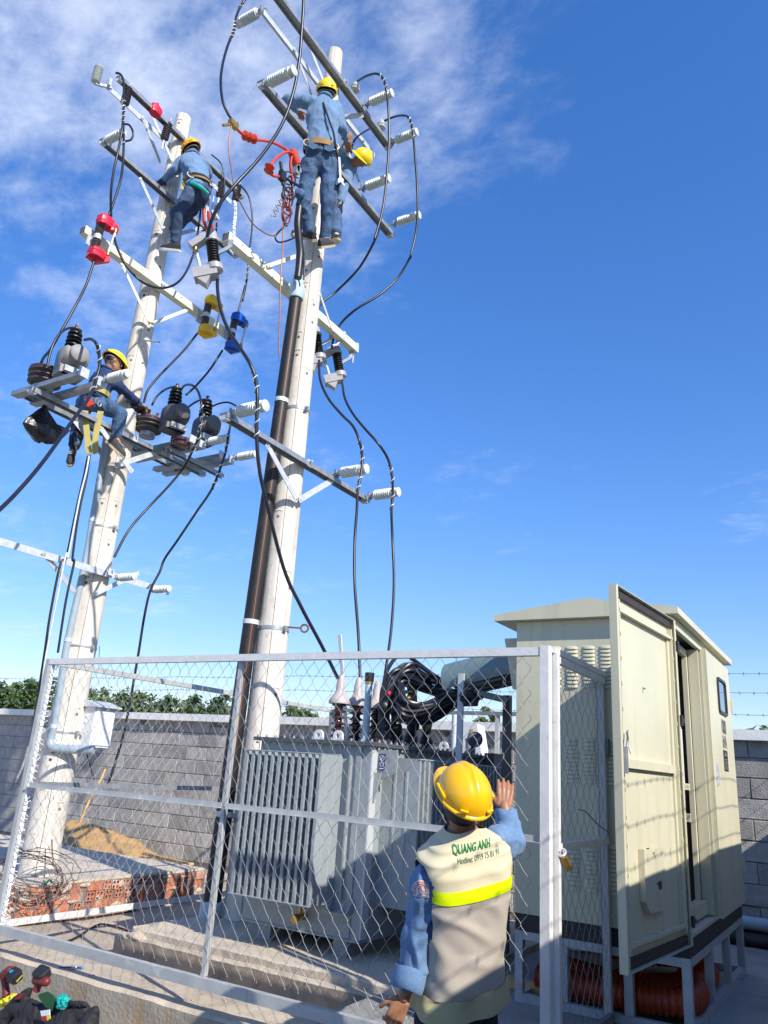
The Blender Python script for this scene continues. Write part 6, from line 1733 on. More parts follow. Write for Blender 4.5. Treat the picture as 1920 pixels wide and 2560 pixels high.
cable('black cable from the blue cutout down to the dark voltage transformer', ((-6.64,6.363,6.361),(-6.66,6.216,6.007),(-6.68,6.048,5.698),(-6.7,5.931,5.518)), 0.018, group=GL)
cable('black cable looping from the right disc to the first dark voltage transformer', ((-6.7,5.453,5.161),(-6.7,5.507,5.306),(-6.7,5.623,5.454),(-6.7,5.756,5.547),(-6.7,5.832,5.551)), 0.017, group=GL)
cable('black cable looping over the dark voltage transformer down to the lowest crossarm', ((-6.7,5.831,5.508),(-6.4,5.62,5.429),(-6.1,5.454,5.292),(-5.975,5.443,5.192),(-5.85,5.409,4.998),(-5.85,5.456,4.833),(-5.85,5.449,4.626),(-6.025,5.556,4.525),(-6.2,5.623,4.366),(-6.3,5.54,4.129),(-6.4,5.397,3.842),(-6.425,5.217,3.536),(-6.45,5.114,3.215)), 0.018, group=GL, n=110, ties=((0.33, 0.47), (0.49, 0.60)))
cable('black cable arching onto the right end voltage transformer', ((-6.7,5.934,5.256),(-6.7,6.009,5.396),(-6.7,6.142,5.537),(-6.7,6.266,5.612),(-6.7,6.335,5.59),(-6.7,6.355,5.545)), 0.017, group=GL)
cable('black cable from the right end voltage transformer towards the right pole', ((-6.7,6.365,5.553),(-6.6,6.402,5.6),(-6.5,6.46,5.623),(-6.4,6.503,5.574)), 0.015, group=GL)
cable('black cable hanging from the right end of the platform down to the yard', ((-6.4,6.452,5.379),(-6.125,6.174,5.122),(-5.85,5.887,4.811),(-5.85,5.883,4.637),(-5.85,5.852,4.455),(-5.975,5.873,4.166),(-6.1,5.819,3.898),(-6.25,5.752,3.572),(-6.4,5.741,3.361),(-6.42,5.718,3.208),(-6.452,5.66,2.99),(-6.484,5.663,2.714),(-6.52,5.697,2.228),(-6.56,5.713,1.52),(-6.6,5.653,0.975)), 0.018, group=GL, n=120, ties=((0.14, 0.25), (0.27, 0.36)))
cable('pale cable hanging down the left side of the left pole', ((-6.5,4.625,4.161),(-6.5,4.627,3.967),(-6.5,4.614,3.728),(-6.5,4.614,3.467),(-6.5,4.615,3.086),(-6.5,4.588,3.094),(-6.5,4.589,2.546),(-6.5,4.596,2.086),(-6.5,4.62,1.771)), 0.013, 'galv_light', group=GL)
cable('first black cable hanging down the left side of the left pole', ((-6.55,4.646,4.177),(-6.55,4.647,3.964),(-6.55,4.639,3.71),(-6.55,4.636,3.447),(-6.55,4.633,3.095),(-6.55,4.583,3.004),(-6.55,4.585,2.502),(-6.55,4.612,2.09),(-6.55,4.657,1.199),(-6.55,4.667,0.575)), 0.012, group=GL)
cable('second black cable hanging between the pale cable and the left pole', ((-6.6,4.702,4.216),(-6.6,4.716,3.963),(-6.6,4.709,3.674),(-6.6,4.715,3.428),(-6.6,4.741,3.112),(-6.6,4.767,3.079),(-6.6,4.761,2.678),(-6.6,4.786,2.183)), 0.012, group=GL)
cable('pair of black cables rising from the riser pipe cap behind the worker shoes', ((-4.62,5.337,6.181),(-4.62,5.336,6.354),(-4.62,5.325,6.503),(-4.62,5.278,6.649),(-4.62,5.232,6.814),(-4.62,5.229,7.034)), 0.042, 'rubber', group=GL)
cable('thin black cable running up the right pole beside the riser cables', ((-4.6,5.408,6.201),(-4.6,5.398,6.349),(-4.6,5.367,6.486),(-4.6,5.312,6.586),(-4.6,5.29,6.75)), 0.014, group=GL)
cable('thin black cable under the meter box curling to the yard', ((-6.7,5.409,1.274),(-6.7,5.453,1.202),(-6.7,5.505,1.116),(-6.7,5.557,1.037)), 0.013, group=GL)
cable('curved pale pipe sticking out left of the front fence post', ((-6.2,4.391,1.308),(-6.2,4.381,1.194),(-6.2,4.356,1.08),(-6.2,4.296,0.95)), 0.015, 'strap_grey', 'bent_pipe', group=GL)

# orange hot-line jumper with its clamps
t = thing('jumper_lead', 'orange rubber jumper lead with ribbed collars left of the standing worker', 'jumper lead', (-4.5,4.893,7.346))
p = ((-4.5,4.024,7.009),(-4.5,4.083,7.001),(-4.5,4.165,7.012),(-4.5,4.247,7.052),(-4.5,4.336,7.1),(-4.5,4.525,7.241),(-4.5,4.699,7.329),(-4.5,4.844,7.371),(-4.5,4.929,7.357),(-4.5,4.967,7.323))
b = MB(); b.tube(smooth_path(p, 40), 0.0145, 10); b.build('lead', 'orange_rubber', t)
for k, (q, dd) in enumerate((((-4.5,4.192,7.022), 0), ((-4.5,4.251,7.052), 0), ((-4.5,4.314,7.086), 0))):
    a = Vector(p[4]) - Vector(p[2])
    b = MB(); b.lathe([(0.018, -0.016), (0.042, -0.006), (0.048, 0.0), (0.042, 0.006), (0.018, 0.016)], q, a, 16); b.build('ribbed_collar', 'orange_rubber', t)
b = MB(); a = Vector(p[9]) - Vector(p[8]); b.lathe([(0.045, -0.10), (0.05, -0.05), (0.05, 0.05), (0.04, 0.06)], p[8], a, 14); b.build('handle_sleeve', 'orange_rubber', t)
b = MB(); q = Vector(p[9]); b.box(q + Vector((0, 0, -0.07)), (0.06, 0.05, 0.12)); b.tube([q, q + Vector((0, 0.03, -0.15))], 0.02, 8); b.lathe([(0.04, 0), (0.04, 0.03)], q + Vector((0, 0.02, -0.06)), (1, 0, 0), 10); b.build('clamp', 'galv', t)
b = MB(); q = Vector(p[0]); b.box(q, (0.05, 0.10, 0.05)); b.tube([q + Vector((0, -0.12, -0.12)), q + Vector((0, 0.05, 0.06))], 0.014, 8); b.build('clamp', 'brass', t)
t2_ = thing('jumper_lead', 'second orange rubber jumper lead curling back under the first', 'jumper lead', (-4.5,4.562,6.905))
p = ((-4.48,4.863,7.369),(-4.48,4.773,7.312),(-4.48,4.647,7.14),(-4.48,4.574,6.982),(-4.48,4.55,6.887),(-4.48,4.611,6.879),(-4.48,4.705,6.938))
b = MB(); b.tube(smooth_path(p, 30), 0.014, 10); b.build('lead', 'orange_rubber', t2_)
for q in ((-4.48,4.555,6.936), (-4.48,4.551,6.879)):
    b = MB(); b.lathe([(0.018, -0.018), (0.045, -0.005), (0.052, 0.003), (0.042, 0.010), (0.018, 0.020)], q, (0.2, 0.1, 1), 16); b.build('ribbed_collar', 'orange_rubber', t2_)
q = Vector((-4.48,4.752,6.983))
b = MB(); b.box(q, (0.05, 0.07, 0.11)); b.tube([q + Vector((0, -0.05, 0.14)), q + Vector((0, 0.03, -0.09))], 0.018, 8); b.tube([q, q + Vector((0, 0.30, 0.10))], 0.014, 8); b.build('clamp', 'drill_black', t2_)
b = MB(); b.tube(smooth_path(((-4.5,4.872,7.348),(-4.5,4.874,7.236),(-4.5,4.906,7.149),(-4.5,4.94,7.065)), 16), 0.016, 8); tag(b.build('earth_strap', 'red_paint', None), 'dark red strap hanging left of the standing worker thigh', 'strap')
cable('thin copper earth wire hanging from the brass clamp down between the poles', ((-4.5,4.002,6.972),(-4.5,4.005,6.785),(-4.5,4.038,6.644),(-4.5,4.104,6.496),(-4.5,4.172,6.35),(-4.5,4.309,6.256),(-4.5,4.447,6.192),(-4.5,4.598,6.2),(-4.5,4.745,6.254),(-4.5,4.837,6.363),(-4.5,4.883,6.511),(-4.5,4.908,6.745),(-4.5,4.909,6.984),(-4.5,4.883,7.225)), 0.006, 'copper', 'earth_wire')
cable('thin brown earth wire dropping straight down left of the right pole', ((-4.5,5.088,6.48),(-4.5,4.943,6.327),(-4.5,4.839,6.247),(-4.5,4.789,6.268),(-4.5,4.83,6.366),(-4.5,4.885,6.459),(-4.5,4.919,6.609)), 0.009, 'cable', 'earth_wire')
cable('thin dark wire hanging straight down between the two poles', ((-4.5,4.876,6.47),(-4.5,4.913,6.251),(-4.5,4.93,6.123),(-4.5,4.936,5.921),(-4.5,4.998,5.477),(-4.5,5.044,5.155),(-4.5,5.06,5.061)), 0.007, 'copper', 'earth_wire')
# coil of springy black cord by the worker's knee
for k, (cx_, cy_, rr_, lab) in enumerate(((620, 1300, 0.10, 'upper coil of black cord beside the standing worker thigh'), (600, 1420, 0.085, 'lower coil of dark red cord beside the standing worker knee'))):
    c = Vector((-4.5,4.893,6.935)) if k == 0 else Vector((-4.5,4.9,6.721))
    b = MB(); rq = random.Random(k + 3); pts = []
    for i in range(60):
        a_ = i * 0.52
        pts.append(c + Vector((0.015 * math.sin(i * 0.9), math.cos(a_) * rr_ * (0.75 + 0.25 * math.sin(i * 0.31)), math.sin(a_) * rr_ * 1.25 - i * 0.004 + 0.1)))
    b.tube(smooth_path(pts, 180), 0.008, 5)
    tag(b.build('cord_coil', ('rubber', 'drill_red')[k], None), lab, 'cord')
b = MB(); c = Vector((-4.5,4.809,6.634))
b.tube(smooth_path([c + Vector((0, 0.03 * math.cos(i * 1.5) - 0.006 * i, 0.12 - i * 0.02)) for i in range(16)], 90), 0.008, 5)
tag(b.build('curled_wire', 'galv', None), 'curly grey wire end hanging left of the coiled cords', 'wire')
# hardware hanging right of the bending worker
b = MB()
for q in ((-6.5,5.611,8.211),(-6.5,5.678,8.239),(-6.5,5.591,8.098)):
    q = Vector(q); b.tube([q, q + Vector((0.0, 0.01, -0.22)), q + Vector((0, 0.03, -0.30))], 0.010, 6)
tag(b.build('tool_lanyard', 'galv_light', None, kind='stuff'), 'bundle of steel lanyards and hooks hanging at the bending worker hip', 'lanyard')
b = MB(); p = [Vector(v_) for v_ in ((-6.48,5.529,7.946),(-6.48,5.558,7.825),(-6.48,5.603,7.716),(-6.48,5.702,7.669),(-6.48,5.73,7.761),(-6.48,5.655,7.85),(-6.48,5.615,7.939))]
S_ = smooth_path(p, 30)
b.tube(S_, 0.020, 8)
tag(b.build('orange_sling', 'orange_rubber', None), 'orange rubber sling hanging right of the bending worker', 'sling')
b = MB(); q = Vector((-6.5,5.756,7.992)); b.lathe([(0.06, -0.03), (0.075, 0), (0.06, 0.03)], q, (1, 0.2, 0.2), 16); b.box(q + Vector((0, 0, 0.08)), (0.03, 0.06, 0.12)); tag(b.build('pulley', 'galv_light', None), 'small grey pulley hanging right of the bending worker', 'pulley')
for k, (pt, lab) in enumerate(((((-6.8,6.31,8.766),(-6.8,6.361,8.619),(-6.8,6.371,8.391),(-6.8,6.409,8.158)), 'left chain of white links hanging from the right end arrester'), (((-6.78,6.333,8.749),(-6.78,6.378,8.545),(-6.78,6.38,8.364),(-6.78,6.424,8.162)), 'right chain of white links hanging from the right end arrester'))):
    b = MB(); P_ = smooth_path(pt, 20)
    for i in range(0, len(P_) - 2, 2): b.tube([P_[i], P_[i + 1].lerp(P_[i + 2], 0.6)], 0.013, 6)
    tag(b.build('link_chain', 'white_paint', None), lab, 'chain')


# ================================================================ PEOPLE
def ring_tube(b, cs, ws, ds, side, front, n=20):
    """Closed loft of ellipses (half width along side, half depth along front)."""
    vs = []
    for c, w, d in zip(cs, ws, ds):
        for k in range(n):
            a_ = 2 * math.pi * k / n
            vs.append(Vector(c) + side * math.cos(a_) * w + front * math.sin(a_) * d)
    m_ = len(cs)
    fs = [(i * n + k, i * n + (k + 1) % n, (i + 1) * n + (k + 1) % n, (i + 1) * n + k) for i in range(m_ - 1) for k in range(n)]
    fs += [tuple(reversed(range(n))), tuple(range((m_ - 1) * n, m_ * n))]
    return b.add(vs, fs)
def cap(b, p0, r0, p1, r1, n=14):
    """Tapered capsule."""
    p0 = Vector(p0); p1 = Vector(p1); d = p1 - p0
    L = max(d.length, 1e-4); d = d / L
    pr_ = []
    for k in range(5):
        a_ = -math.pi / 2 + math.pi / 2 * k / 5
        pr_.append((max(1e-4, r0 * math.cos(a_)), r0 * math.sin(a_)))
    pr_.append((r0, 0)); pr_.append((r1, L))
    for k in range(1, 6):
        a_ = math.pi / 2 * k / 5
        pr_.append((max(1e-4, r1 * math.cos(a_)), L + r1 * math.sin(a_)))
    return b.lathe(pr_, p0, d, n)
def fuse(b, voxel=0.012, it=5, wrinkle=0.0, wscale=(9, 9, 9), seed=0, fine=0.0, axis=None):
    """Melt overlapping shapes into one continuous skin (voxel remesh, then smoothing and folds)."""
    me = bpy.data.meshes.new('tmp'); me.from_pydata([tuple(v) for v in b.v], [], b.f); me.update()
    o = bpy.data.objects.new('tmp', me); COL.objects.link(o)
    md = o.modifiers.new('r', 'REMESH'); md.mode = 'VOXEL'; md.voxel_size = voxel
    sm = o.modifiers.new('s', 'SMOOTH'); sm.factor = 0.5; sm.iterations = it
    dg = bpy.context.evaluated_depsgraph_get(); dg.update()
    e = bpy.data.meshes.new_from_object(o.evaluated_get(dg))
    out = MB()
    if wrinkle:
        ns = [v.normal.copy() for v in e.vertices]
        for v, n_ in zip(e.vertices, ns):
            p = Vector((v.co.x * wscale[0], v.co.y * wscale[1], v.co.z * wscale[2])) + Vector((seed * 3.1, 0, 0))
            h = noise.fractal(p, 1.0, 2.0, 3)
            h = (1 - abs(h) * 2.2) if False else h
            rdg = 1 - min(1.0, abs(noise.noise(p * 1.3 + Vector((5, 2, 8)))) * 3.2)
            v.co += n_ * (wrinkle * (0.8 * h + 0.9 * rdg - 0.3))
    out.v = [v.co.copy() for v in e.vertices]
    out.f = [tuple(p.vertices) for p in e.polygons]
    out.m = [0] * len(out.f)
    bpy.data.objects.remove(o); bpy.data.meshes.remove(me); bpy.data.meshes.remove(e)
    return out
def frame(f, u):
    f = Vector(f).normalized(); u = Vector(u); u = (u - f * u.dot(f)).normalized()
    return f, u, f.cross(u)          # forward, up, right
def helmet(parent, c, hf, hu, s=1.0, mt='helmet', lining=True, n=36):
    """Hard hat: dome with ridges, rolled brim and a front peak."""
    f, u, r = frame(hf, hu); c = Vector(c)
    b = MB(); vs = []; rows = 14
    for j in range(rows + 1):
        th = math.pi / 2 * j / rows
        for k in range(n):
            a_ = 2 * math.pi * k / n
            fx, rx = math.cos(a_), math.sin(a_)
            rad = math.cos(th)
            hgt = math.sin(th)
            ridge = 0.0
            x_ = rx * rad
            if abs(x_) < 0.16 and j > 1: ridge = 0.008 * (1 - (abs(x_) / 0.16) ** 2)
            elif abs(abs(x_) - 0.30) < 0.05 and j > 3: ridge = 0.002
            vs.append(c + f * (0.142 * fx * rad) * s + r * (0.114 * rx * rad) * s + u * ((0.118 + ridge) * hgt + (ridge * 0.3)) * s)
    fs = [(j * n + k, j * n + (k + 1) % n, (j + 1) * n + (k + 1) % n, (j + 1) * n + k) for j in range(rows) for k in range(n)]
    b.add(vs, fs)
    # brim: narrow all round, long at the peak
    vs = []
    for q, (ex, dz) in enumerate(((1.0, 0.0), (1.0, -0.006), (1.07, -0.010), (1.085, -0.016), (1.07, -0.020), (0.96, -0.016))):
        for k in range(n):
            a_ = 2 * math.pi * k / n
            fx, rx = math.cos(a_), math.sin(a_)
            pk = max(0.0, fx) ** 1.6 * 0.062 * (1 if q in (2, 3, 4) else 0) 
            ext = (ex - 1) * 0.125
            vs.append(c + f * ((0.142 + ext) * fx + pk) * s + r * ((0.114 + ext) * rx) * s + u * (dz - pk * 0.25) * s)
    fs = [(j * n + k, (j + 1) * n + k, (j + 1) * n + (k + 1) % n, j * n + (k + 1) % n) for j in range(5) for k in range(n)]
    b.add(vs, fs)
    for sg in (-1, 1):
        b.beam(c + r * (sg * 0.117) * s + f * -0.045 * s + u * 0.012 * s, c + r * (sg * 0.117) * s + f * 0.045 * s + u * 0.012 * s, 0.010 * s, 0.012 * s, u)
        b.beam(c + r * (sg * 0.075) * s + f * -0.122 * s + u * 0.012 * s, c + r * (sg * 0.045) * s + f * -0.137 * s + u * 0.012 * s, 0.012 * s, 0.010 * s, u)
    h = b.build('helmet', mt, parent, ang=55)
    if lining:
        b = MB(); vs = []
        for j in range(7):
            th = math.pi / 2 * j / 7
            for k in range(n):
                a_ = 2 * math.pi * k / n
                vs.append(c + f * (0.136 * math.cos(a_) * math.cos(th)) * s + r * (0.108 * math.sin(a_) * math.cos(th)) * s + u * (0.110 * math.sin(th) - 0.012) * s)
        b.add(vs, [(j * n + k, (j + 1) * n + k, (j + 1) * n + (k + 1) % n, j * n + (k + 1) % n) for j in range(6) for k in range(n)])
        b.build('helmet_lining', 'helmet_in', h, ang=60)
        b = MB(); pts = [c + f * (0.10 * math.cos(a_)) * s + r * (0.084 * math.sin(a_)) * s + u * (-0.022 + (0.006 if math.cos(a_) > 0 else -0.012)) * s for a_ in [i * 2 * math.pi / 24 for i in range(25)]]
        b.tube(pts, 0.009 * s, 6); b.build('headband', 'strap_grey', h)
    return h
def head_shapes(b, c, hf, hu, s=1.0):
    f, u, r = frame(hf, hu); c = Vector(c)
    rot = Matrix((f, r, u)).transposed()
    b.ell(c + u * 0.02 * s, (0.097 * s, 0.077 * s, 0.105 * s), rot, 18, 12)
    b.ell(c + f * 0.028 * s - u * 0.055 * s, (0.066 * s, 0.060 * s, 0.062 * s), rot, 16, 10)
    cap(b, c + f * 0.060 * s - u * 0.095 * s, 0.024 * s, c + f * 0.050 * s - u * 0.08 * s, 0.03 * s)
    cap(b, c + f * 0.092 * s + u * 0.012 * s, 0.011 * s, c + f * 0.112 * s - u * 0.025 * s, 0.014 * s)
    for sg in (-1, 1):
        b.ell(c + r * sg * 0.082 * s - u * 0.008 * s - f * 0.005 * s, (0.020 * s, 0.010 * s, 0.032 * s), rot, 10, 6)
        cap(b, c + r * sg * 0.015 * s + f * 0.092 * s + u * 0.028 * s, 0.010 * s, c + r * sg * 0.050 * s + f * 0.078 * s + u * 0.030 * s, 0.010 * s)
    cap(b, c + f * 0.088 * s - u * 0.052 * s + r * 0.020 * s, 0.010 * s, c + f * 0.088 * s - u * 0.052 * s - r * 0.020 * s, 0.010 * s)
def face_bits(parent, c, hf, hu, s=1.0):
    f, u, r = frame(hf, hu); c = Vector(c)
    for sg in (-1, 1):
        b = MB(); b.ell(c + r * sg * 0.032 * s + f * 0.086 * s + u * 0.012 * s, (0.012 * s,) * 3, None, 10, 7, zmin=-1); e = b.build('eye', 'white_paint', parent)
        b = MB(); b.ell(c + r * sg * 0.032 * s + f * 0.094 * s + u * 0.012 * s, (0.0062 * s,) * 3, None, 8, 6); b.build('pupil', 'hair', e)
        b = MB(); b.beam(c + r * sg * 0.016 * s + f * 0.098 * s + u * 0.034 * s, c + r * sg * 0.052 * s + f * 0.084 * s + u * 0.036 * s, 0.006 * s, 0.008 * s, u); b.build('eyebrow', 'hair', parent)
    b = MB(); b.beam(c + r * -0.022 * s + f * 0.097 * s - u * 0.052 * s, c + r * 0.022 * s + f * 0.097 * s - u * 0.052 * s, 0.006 * s, 0.007 * s, u); b.build('lips', 'skin_dark', parent)
def hair_cap(parent, c, hf, hu, s=1.0, low=-0.35):
    f, u, r = frame(hf, hu); c = Vector(c)
    b = MB(); n = 24; vs = []; rows = 9
    rq = random.Random(5)
    for j in range(rows + 1):
        for k in range(n):
            a_ = 2 * math.pi * k / n
            back = -math.cos(a_)
            t0 = low - 0.30 * max(0, back) if back > -0.25 else 0.35
            th = t0 + (math.pi / 2 - t0) * j / rows
            q = 1.0 + (rq.uniform(-0.02, 0.03) if j == 0 else 0)
            vs.append(c + u * 0.02 * s + (f * math.cos(a_) * 0.104 * math.cos(th) + r * math.sin(a_) * 0.084 * math.cos(th) + u * 0.112 * math.sin(th)) * s * q)
    b.add(vs, [(j * n + k, j * n + (k + 1) % n, (j + 1) * n + (k + 1) % n, (j + 1) * n + k) for j in range(rows) for k in range(n)])
    return b.build('hair', 'hair', parent, ang=70)
def hand_shapes(wrist, dirn, palm_n, thumb_side, s=1.0, curl=0.5, spread=1.0):
    """Palm and five separate fingers; curl bends the fingers towards the palm normal."""
    b = MB(); d = Vector(dirn).normalized(); pn_ = Vector(palm_n); pn_ = (pn_ - d * pn_.dot(d)).normalized(); sd_ = d.cross(pn_) * thumb_side
    w = Vector(wrist)
    kn = []
    for q in range(4):
        o = (1.5 - q) * 0.0205 * s
        p = w + d * (0.092 - 0.004 * abs(q - 1)) * s + sd_ * o
        cap(b, w + d * 0.02 * s + sd_ * o * 0.7, 0.0165 * s, p, 0.0115 * s, 8); kn.append(p)
    lens = (0.072, 0.080, 0.074, 0.058)
    for q in range(4):
        L = lens[q] * s; p = kn[q]; ang = 0.15
        r_ = 0.0098 * s
        for seg, fr in enumerate((0.44, 0.32, 0.24)):
            ang += curl * (0.55, 0.75, 0.6)[seg]
            e = p + (d * math.cos(ang) + pn_ * math.sin(ang) + sd_ * (1.5 - q) * 0.05 * spread) * L * fr
            cap(b, p, r_, e, r_ * 0.92, 8); p = e; r_ *= 0.92
    tb = w + d * 0.03 * s + sd_ * 0.028 * s
    t1 = tb + (d * 0.65 + sd_ * 0.75 + pn_ * 0.25).normalized() * 0.045 * s
    t2 = t1 + (d * 0.85 + sd_ * 0.30 + pn_ * 0.45).normalized() * 0.032 * s
    cap(b, tb - d * 0.01 * s, 0.014 * s, t1, 0.0115 * s, 8); cap(b, t1, 0.0115 * s, t2, 0.0095 * s, 8)
    return b
def shoe(parent, heel, toe, up, sole='sole', upper='shoe'):
    heel = Vector(heel); toe = Vector(toe); d = (toe - heel).normalized(); u = Vector(up); u = (u - d * u.dot(d)).normalized(); r = d.cross(u)
    L = 0.265; prof = [(-0.02, 0.030), (0.02, 0.036), (0.08, 0.035), (0.15, 0.043), (0.20, 0.045), (0.245, 0.032), (0.262, 0.012)]
    b = MB(); pts = [heel + d * x + r * w for x, w in prof] + [heel + d * x - r * w for x, w in reversed(prof)]
    b.poly([p - u * 0.0 for p in pts], u * -0.026); sh = b.build('sole', sole, None, ang=40)
    b2 = MB(); n = 14
    cs = [-0.012, 0.03, 0.07, 0.12, 0.17, 0.22, 0.25]; hs = [0.075, 0.085, 0.085, 0.072, 0.055, 0.045, 0.02]; ws = [0.026, 0.033, 0.034, 0.038, 0.042, 0.036, 0.014]
    vs = []
    for x, h, w in zip(cs, hs, ws):
        for k in range(n):
            a_ = math.pi * k / (n - 1)
            vs.append(heel + d * x + r * w * math.cos(a_) + u * h * max(0.0, math.sin(a_)) ** 0.8)
    b2.add(vs, [(i * n + k, (i + 1) * n + k, (i + 1) * n + k + 1, i * n + k + 1) for i in range(6) for k in range(n - 1)] + [tuple(range(n)), tuple(reversed(range(6 * n, 7 * n)))])
    so = b2.build('shoe', upper, parent, ang=50)
    sh.parent = so
    off = OFF.get(parent.name, Vector((0, 0, 0)))
    sh.data.transform(Matrix.Translation(-off))
    b3 = MB()
    for x in (0.10, 0.125, 0.15): b3.tube([heel + d * x + r * 0.022 + u * 0.076, heel + d * x - r * 0.022 + u * 0.078], 0.004, 5)
    b3.build('lace', 'white_paint', so)
    return so
def person(label, base, Jt, face, hf, hu, cfg, group='line workers in yellow helmets'):
    """A worker posed by joint positions; torso faces `face`."""
    t = thing('person', label, 'person', base, group)
    J_ = {k: Vector(v) for k, v in Jt.items()}
    S = cfg.get('s', 1.0); vx = cfg.get('voxel', 0.014)
    up = (J_['neck'] - J_['pelvis']).normalized()
    F = Vector(face).normalized(); F = (F - up * F.dot(up)).normalized(); SD = F.cross(up)
    wst = J_['pelvis'].lerp(J_['neck'], 0.30); ch = J_['pelvis'].lerp(J_['neck'], 0.62); shc = J_['pelvis'].lerp(J_['neck'], 0.88)
    # skin: one continuous figure
    b = MB()
    head_shapes(b, J_['head'], hf, hu, S)
    cap(b, J_['neck'] - up * 0.03, 0.058 * S, J_['head'] - Vector(hu).normalized() * 0.05, 0.052 * S)
    ring_tube(b, [J_['pelvis'] - up * 0.08, J_['pelvis'], wst, ch, shc, J_['neck']], [0.09, 0.12, 0.115, 0.14, 0.13, 0.06], [0.06, 0.08, 0.075, 0.09, 0.075, 0.055], SD, F)
    for q in 'LR':
        cap(b, J_['sh' + q], 0.048, J_['el' + q], 0.038); cap(b, J_['el' + q], 0.037, J_['ha' + q], 0.026)
        cap(b, J_['hip' + q], 0.075, J_['kn' + q], 0.052); cap(b, J_['kn' + q], 0.050, J_['an' + q], 0.036)
        cap(b, J_['an' + q], 0.036, J_['an' + q].lerp(J_['toe' + q], 0.4), 0.032)
    body = fuse(b, vx, 4)
    for q in 'LR':
        d = (J_['ha' + q] - J_['el' + q]).normalized()
        hd = hand_shapes(J_['ha' + q], cfg.get('hd' + q, d), cfg.get('pn' + q, -up), 1 if q == 'R' else -1, S, cfg.get('curl', 0.7))
        hb = fuse(hd, 0.0065, 2)
        body.add(hb.v, hb.f)
    bo_ = body.build('body', 'skin', t, ang=70)
    if cfg.get('glove'):
        for q in cfg['glove']:
            d = (J_['ha' + q] - J_['el' + q]).normalized()
            hd = hand_shapes(J_['ha' + q], cfg.get('hd' + q, d), cfg.get('pn' + q, -up), 1 if q == 'R' else -1, S * 1.16, cfg.get('curl', 0.7))
            cap(hd, J_['ha' + q] - d * 0.04, 0.036, J_['ha' + q] + d * 0.03, 0.034)
            fuse(hd, 0.0075, 2).build('glove', cfg.get('glove_mat', 'glove'), t, ang=70)
    hair_cap(t, J_['head'], hf, hu, S)
    if cfg.get('face'): face_bits(t, J_['head'], hf, hu, S)
    # jacket
    b = MB()
    bl_ = cfg.get('bulk', 1.0)
    ring_tube(b, [J_['pelvis'] - up * 0.025, J_['pelvis'] + up * 0.05, wst, ch, shc, J_['neck'] - up * 0.005], [0.172 * bl_, 0.178 * bl_, 0.170 * bl_, 0.190 * bl_, 0.165 * bl_, 0.075], [0.118 * bl_, 0.125 * bl_, 0.118 * bl_, 0.130 * bl_, 0.10, 0.07], SD, F)
    for q in 'LR':
        cap(b, shc.lerp(J_['sh' + q], 0.6), 0.085, J_['sh' + q], 0.078); cap(b, J_['sh' + q], 0.078, J_['el' + q], 0.062); cap(b, J_['el' + q], 0.060, J_['el' + q].lerp(J_['ha' + q], 0.86), 0.046)
    fuse(b, vx, 3, 0.013, cfg.get('wsc', (7, 7, 4.2)), cfg.get('seed', 1)).build('jacket', cfg['jacket'], t, ang=70)
    b = MB(); cpts = [J_['neck'] + SD * math.cos(a_) * 0.072 + F * math.sin(a_) * 0.075 + up * (0.01 - 0.012 * math.sin(a_)) for a_ in [i * 2 * math.pi / 20 for i in range(21)]]
    b.tube(cpts, 0.019, 8); b.build('collar', cfg['jacket'], t)
    # trousers
    b = MB()
    ring_tube(b, [J_['pelvis'] + up * 0.085, J_['pelvis'] + up * 0.02, J_['pelvis'] - up * 0.06], [0.150, 0.165, 0.150], [0.105, 0.125, 0.12], SD, F)
    cap(b, J_['hipL'], 0.10, J_['hipR'], 0.10); cap(b, J_['pelvis'] - up * 0.02, 0.115, J_['hipL'].lerp(J_['hipR'], 0.5), 0.105)
    for q in 'LR':
        cap(b, J_['hip' + q], 0.105, J_['kn' + q], 0.077); cap(b, J_['kn' + q], 0.076, J_['an' + q], 0.062)
    fuse(b, vx, 3, 0.014, cfg.get('wsc2', (6, 6, 5)), cfg.get('seed', 1) + 5).build('trousers', cfg['trousers'], t, ang=70)
    # back pockets
    for sg in (-1, 1):
        c = J_['pelvis'] + SD * sg * 0.085 - F * 0.135 - up * 0.015
        b = MB(); pts = [c + SD * -0.055 + up * 0.045, c + SD * 0.055 + up * 0.045, c + SD * 0.05 - up * 0.05, c - up * 0.075, c - SD * 0.05 - up * 0.05]
        if cfg.get('pockets'): b.poly(pts, F * 0.012); b.build('back_pocket', cfg['trousers'], t, ang=20)
    for q in 'LR':
        shoe(t, J_['heel' + q], J_['toe' + q], J_['kn' + q] - J_['an' + q], cfg.get('sole', 'sole'))
    helmet(t, J_['head'] + Vector(hu).normalized() * 0.045 * S, hf, hu, S, cfg.get('helmet', 'helmet_lemon'))
    if cfg.get('belt'):
        b = MB(); c = J_['pelvis'] + up * cfg.get('belt_h', 0.055); n = 28; vs = []
        for (k_, h_) in ((1.0, -0.028), (1.05, -0.028), (1.05, 0.028), (1.0, 0.028)):
            for k in range(n):
                a_ = 2 * math.pi * k / n
                vs.append(c + SD * math.cos(a_) * 0.185 * k_ * bl_ + F * math.sin(a_) * 0.135 * k_ * bl_ + up * h_)
        b.add(vs, [(j * n + k, j * n + (k + 1) % n, ((j + 1) % 4) * n + (k + 1) % n, ((j + 1) % 4) * n + k) for j in range(4) for k in range(n)])
        bt = b.build('safety_belt', cfg['belt'], t)
        b = MB(); b.box(c - F * 0.145, (0.03, 0.03, 0.03)); 
        rot = Matrix((SD, F, up)).transposed()
        b = MB(); vs = []; m2 = 14
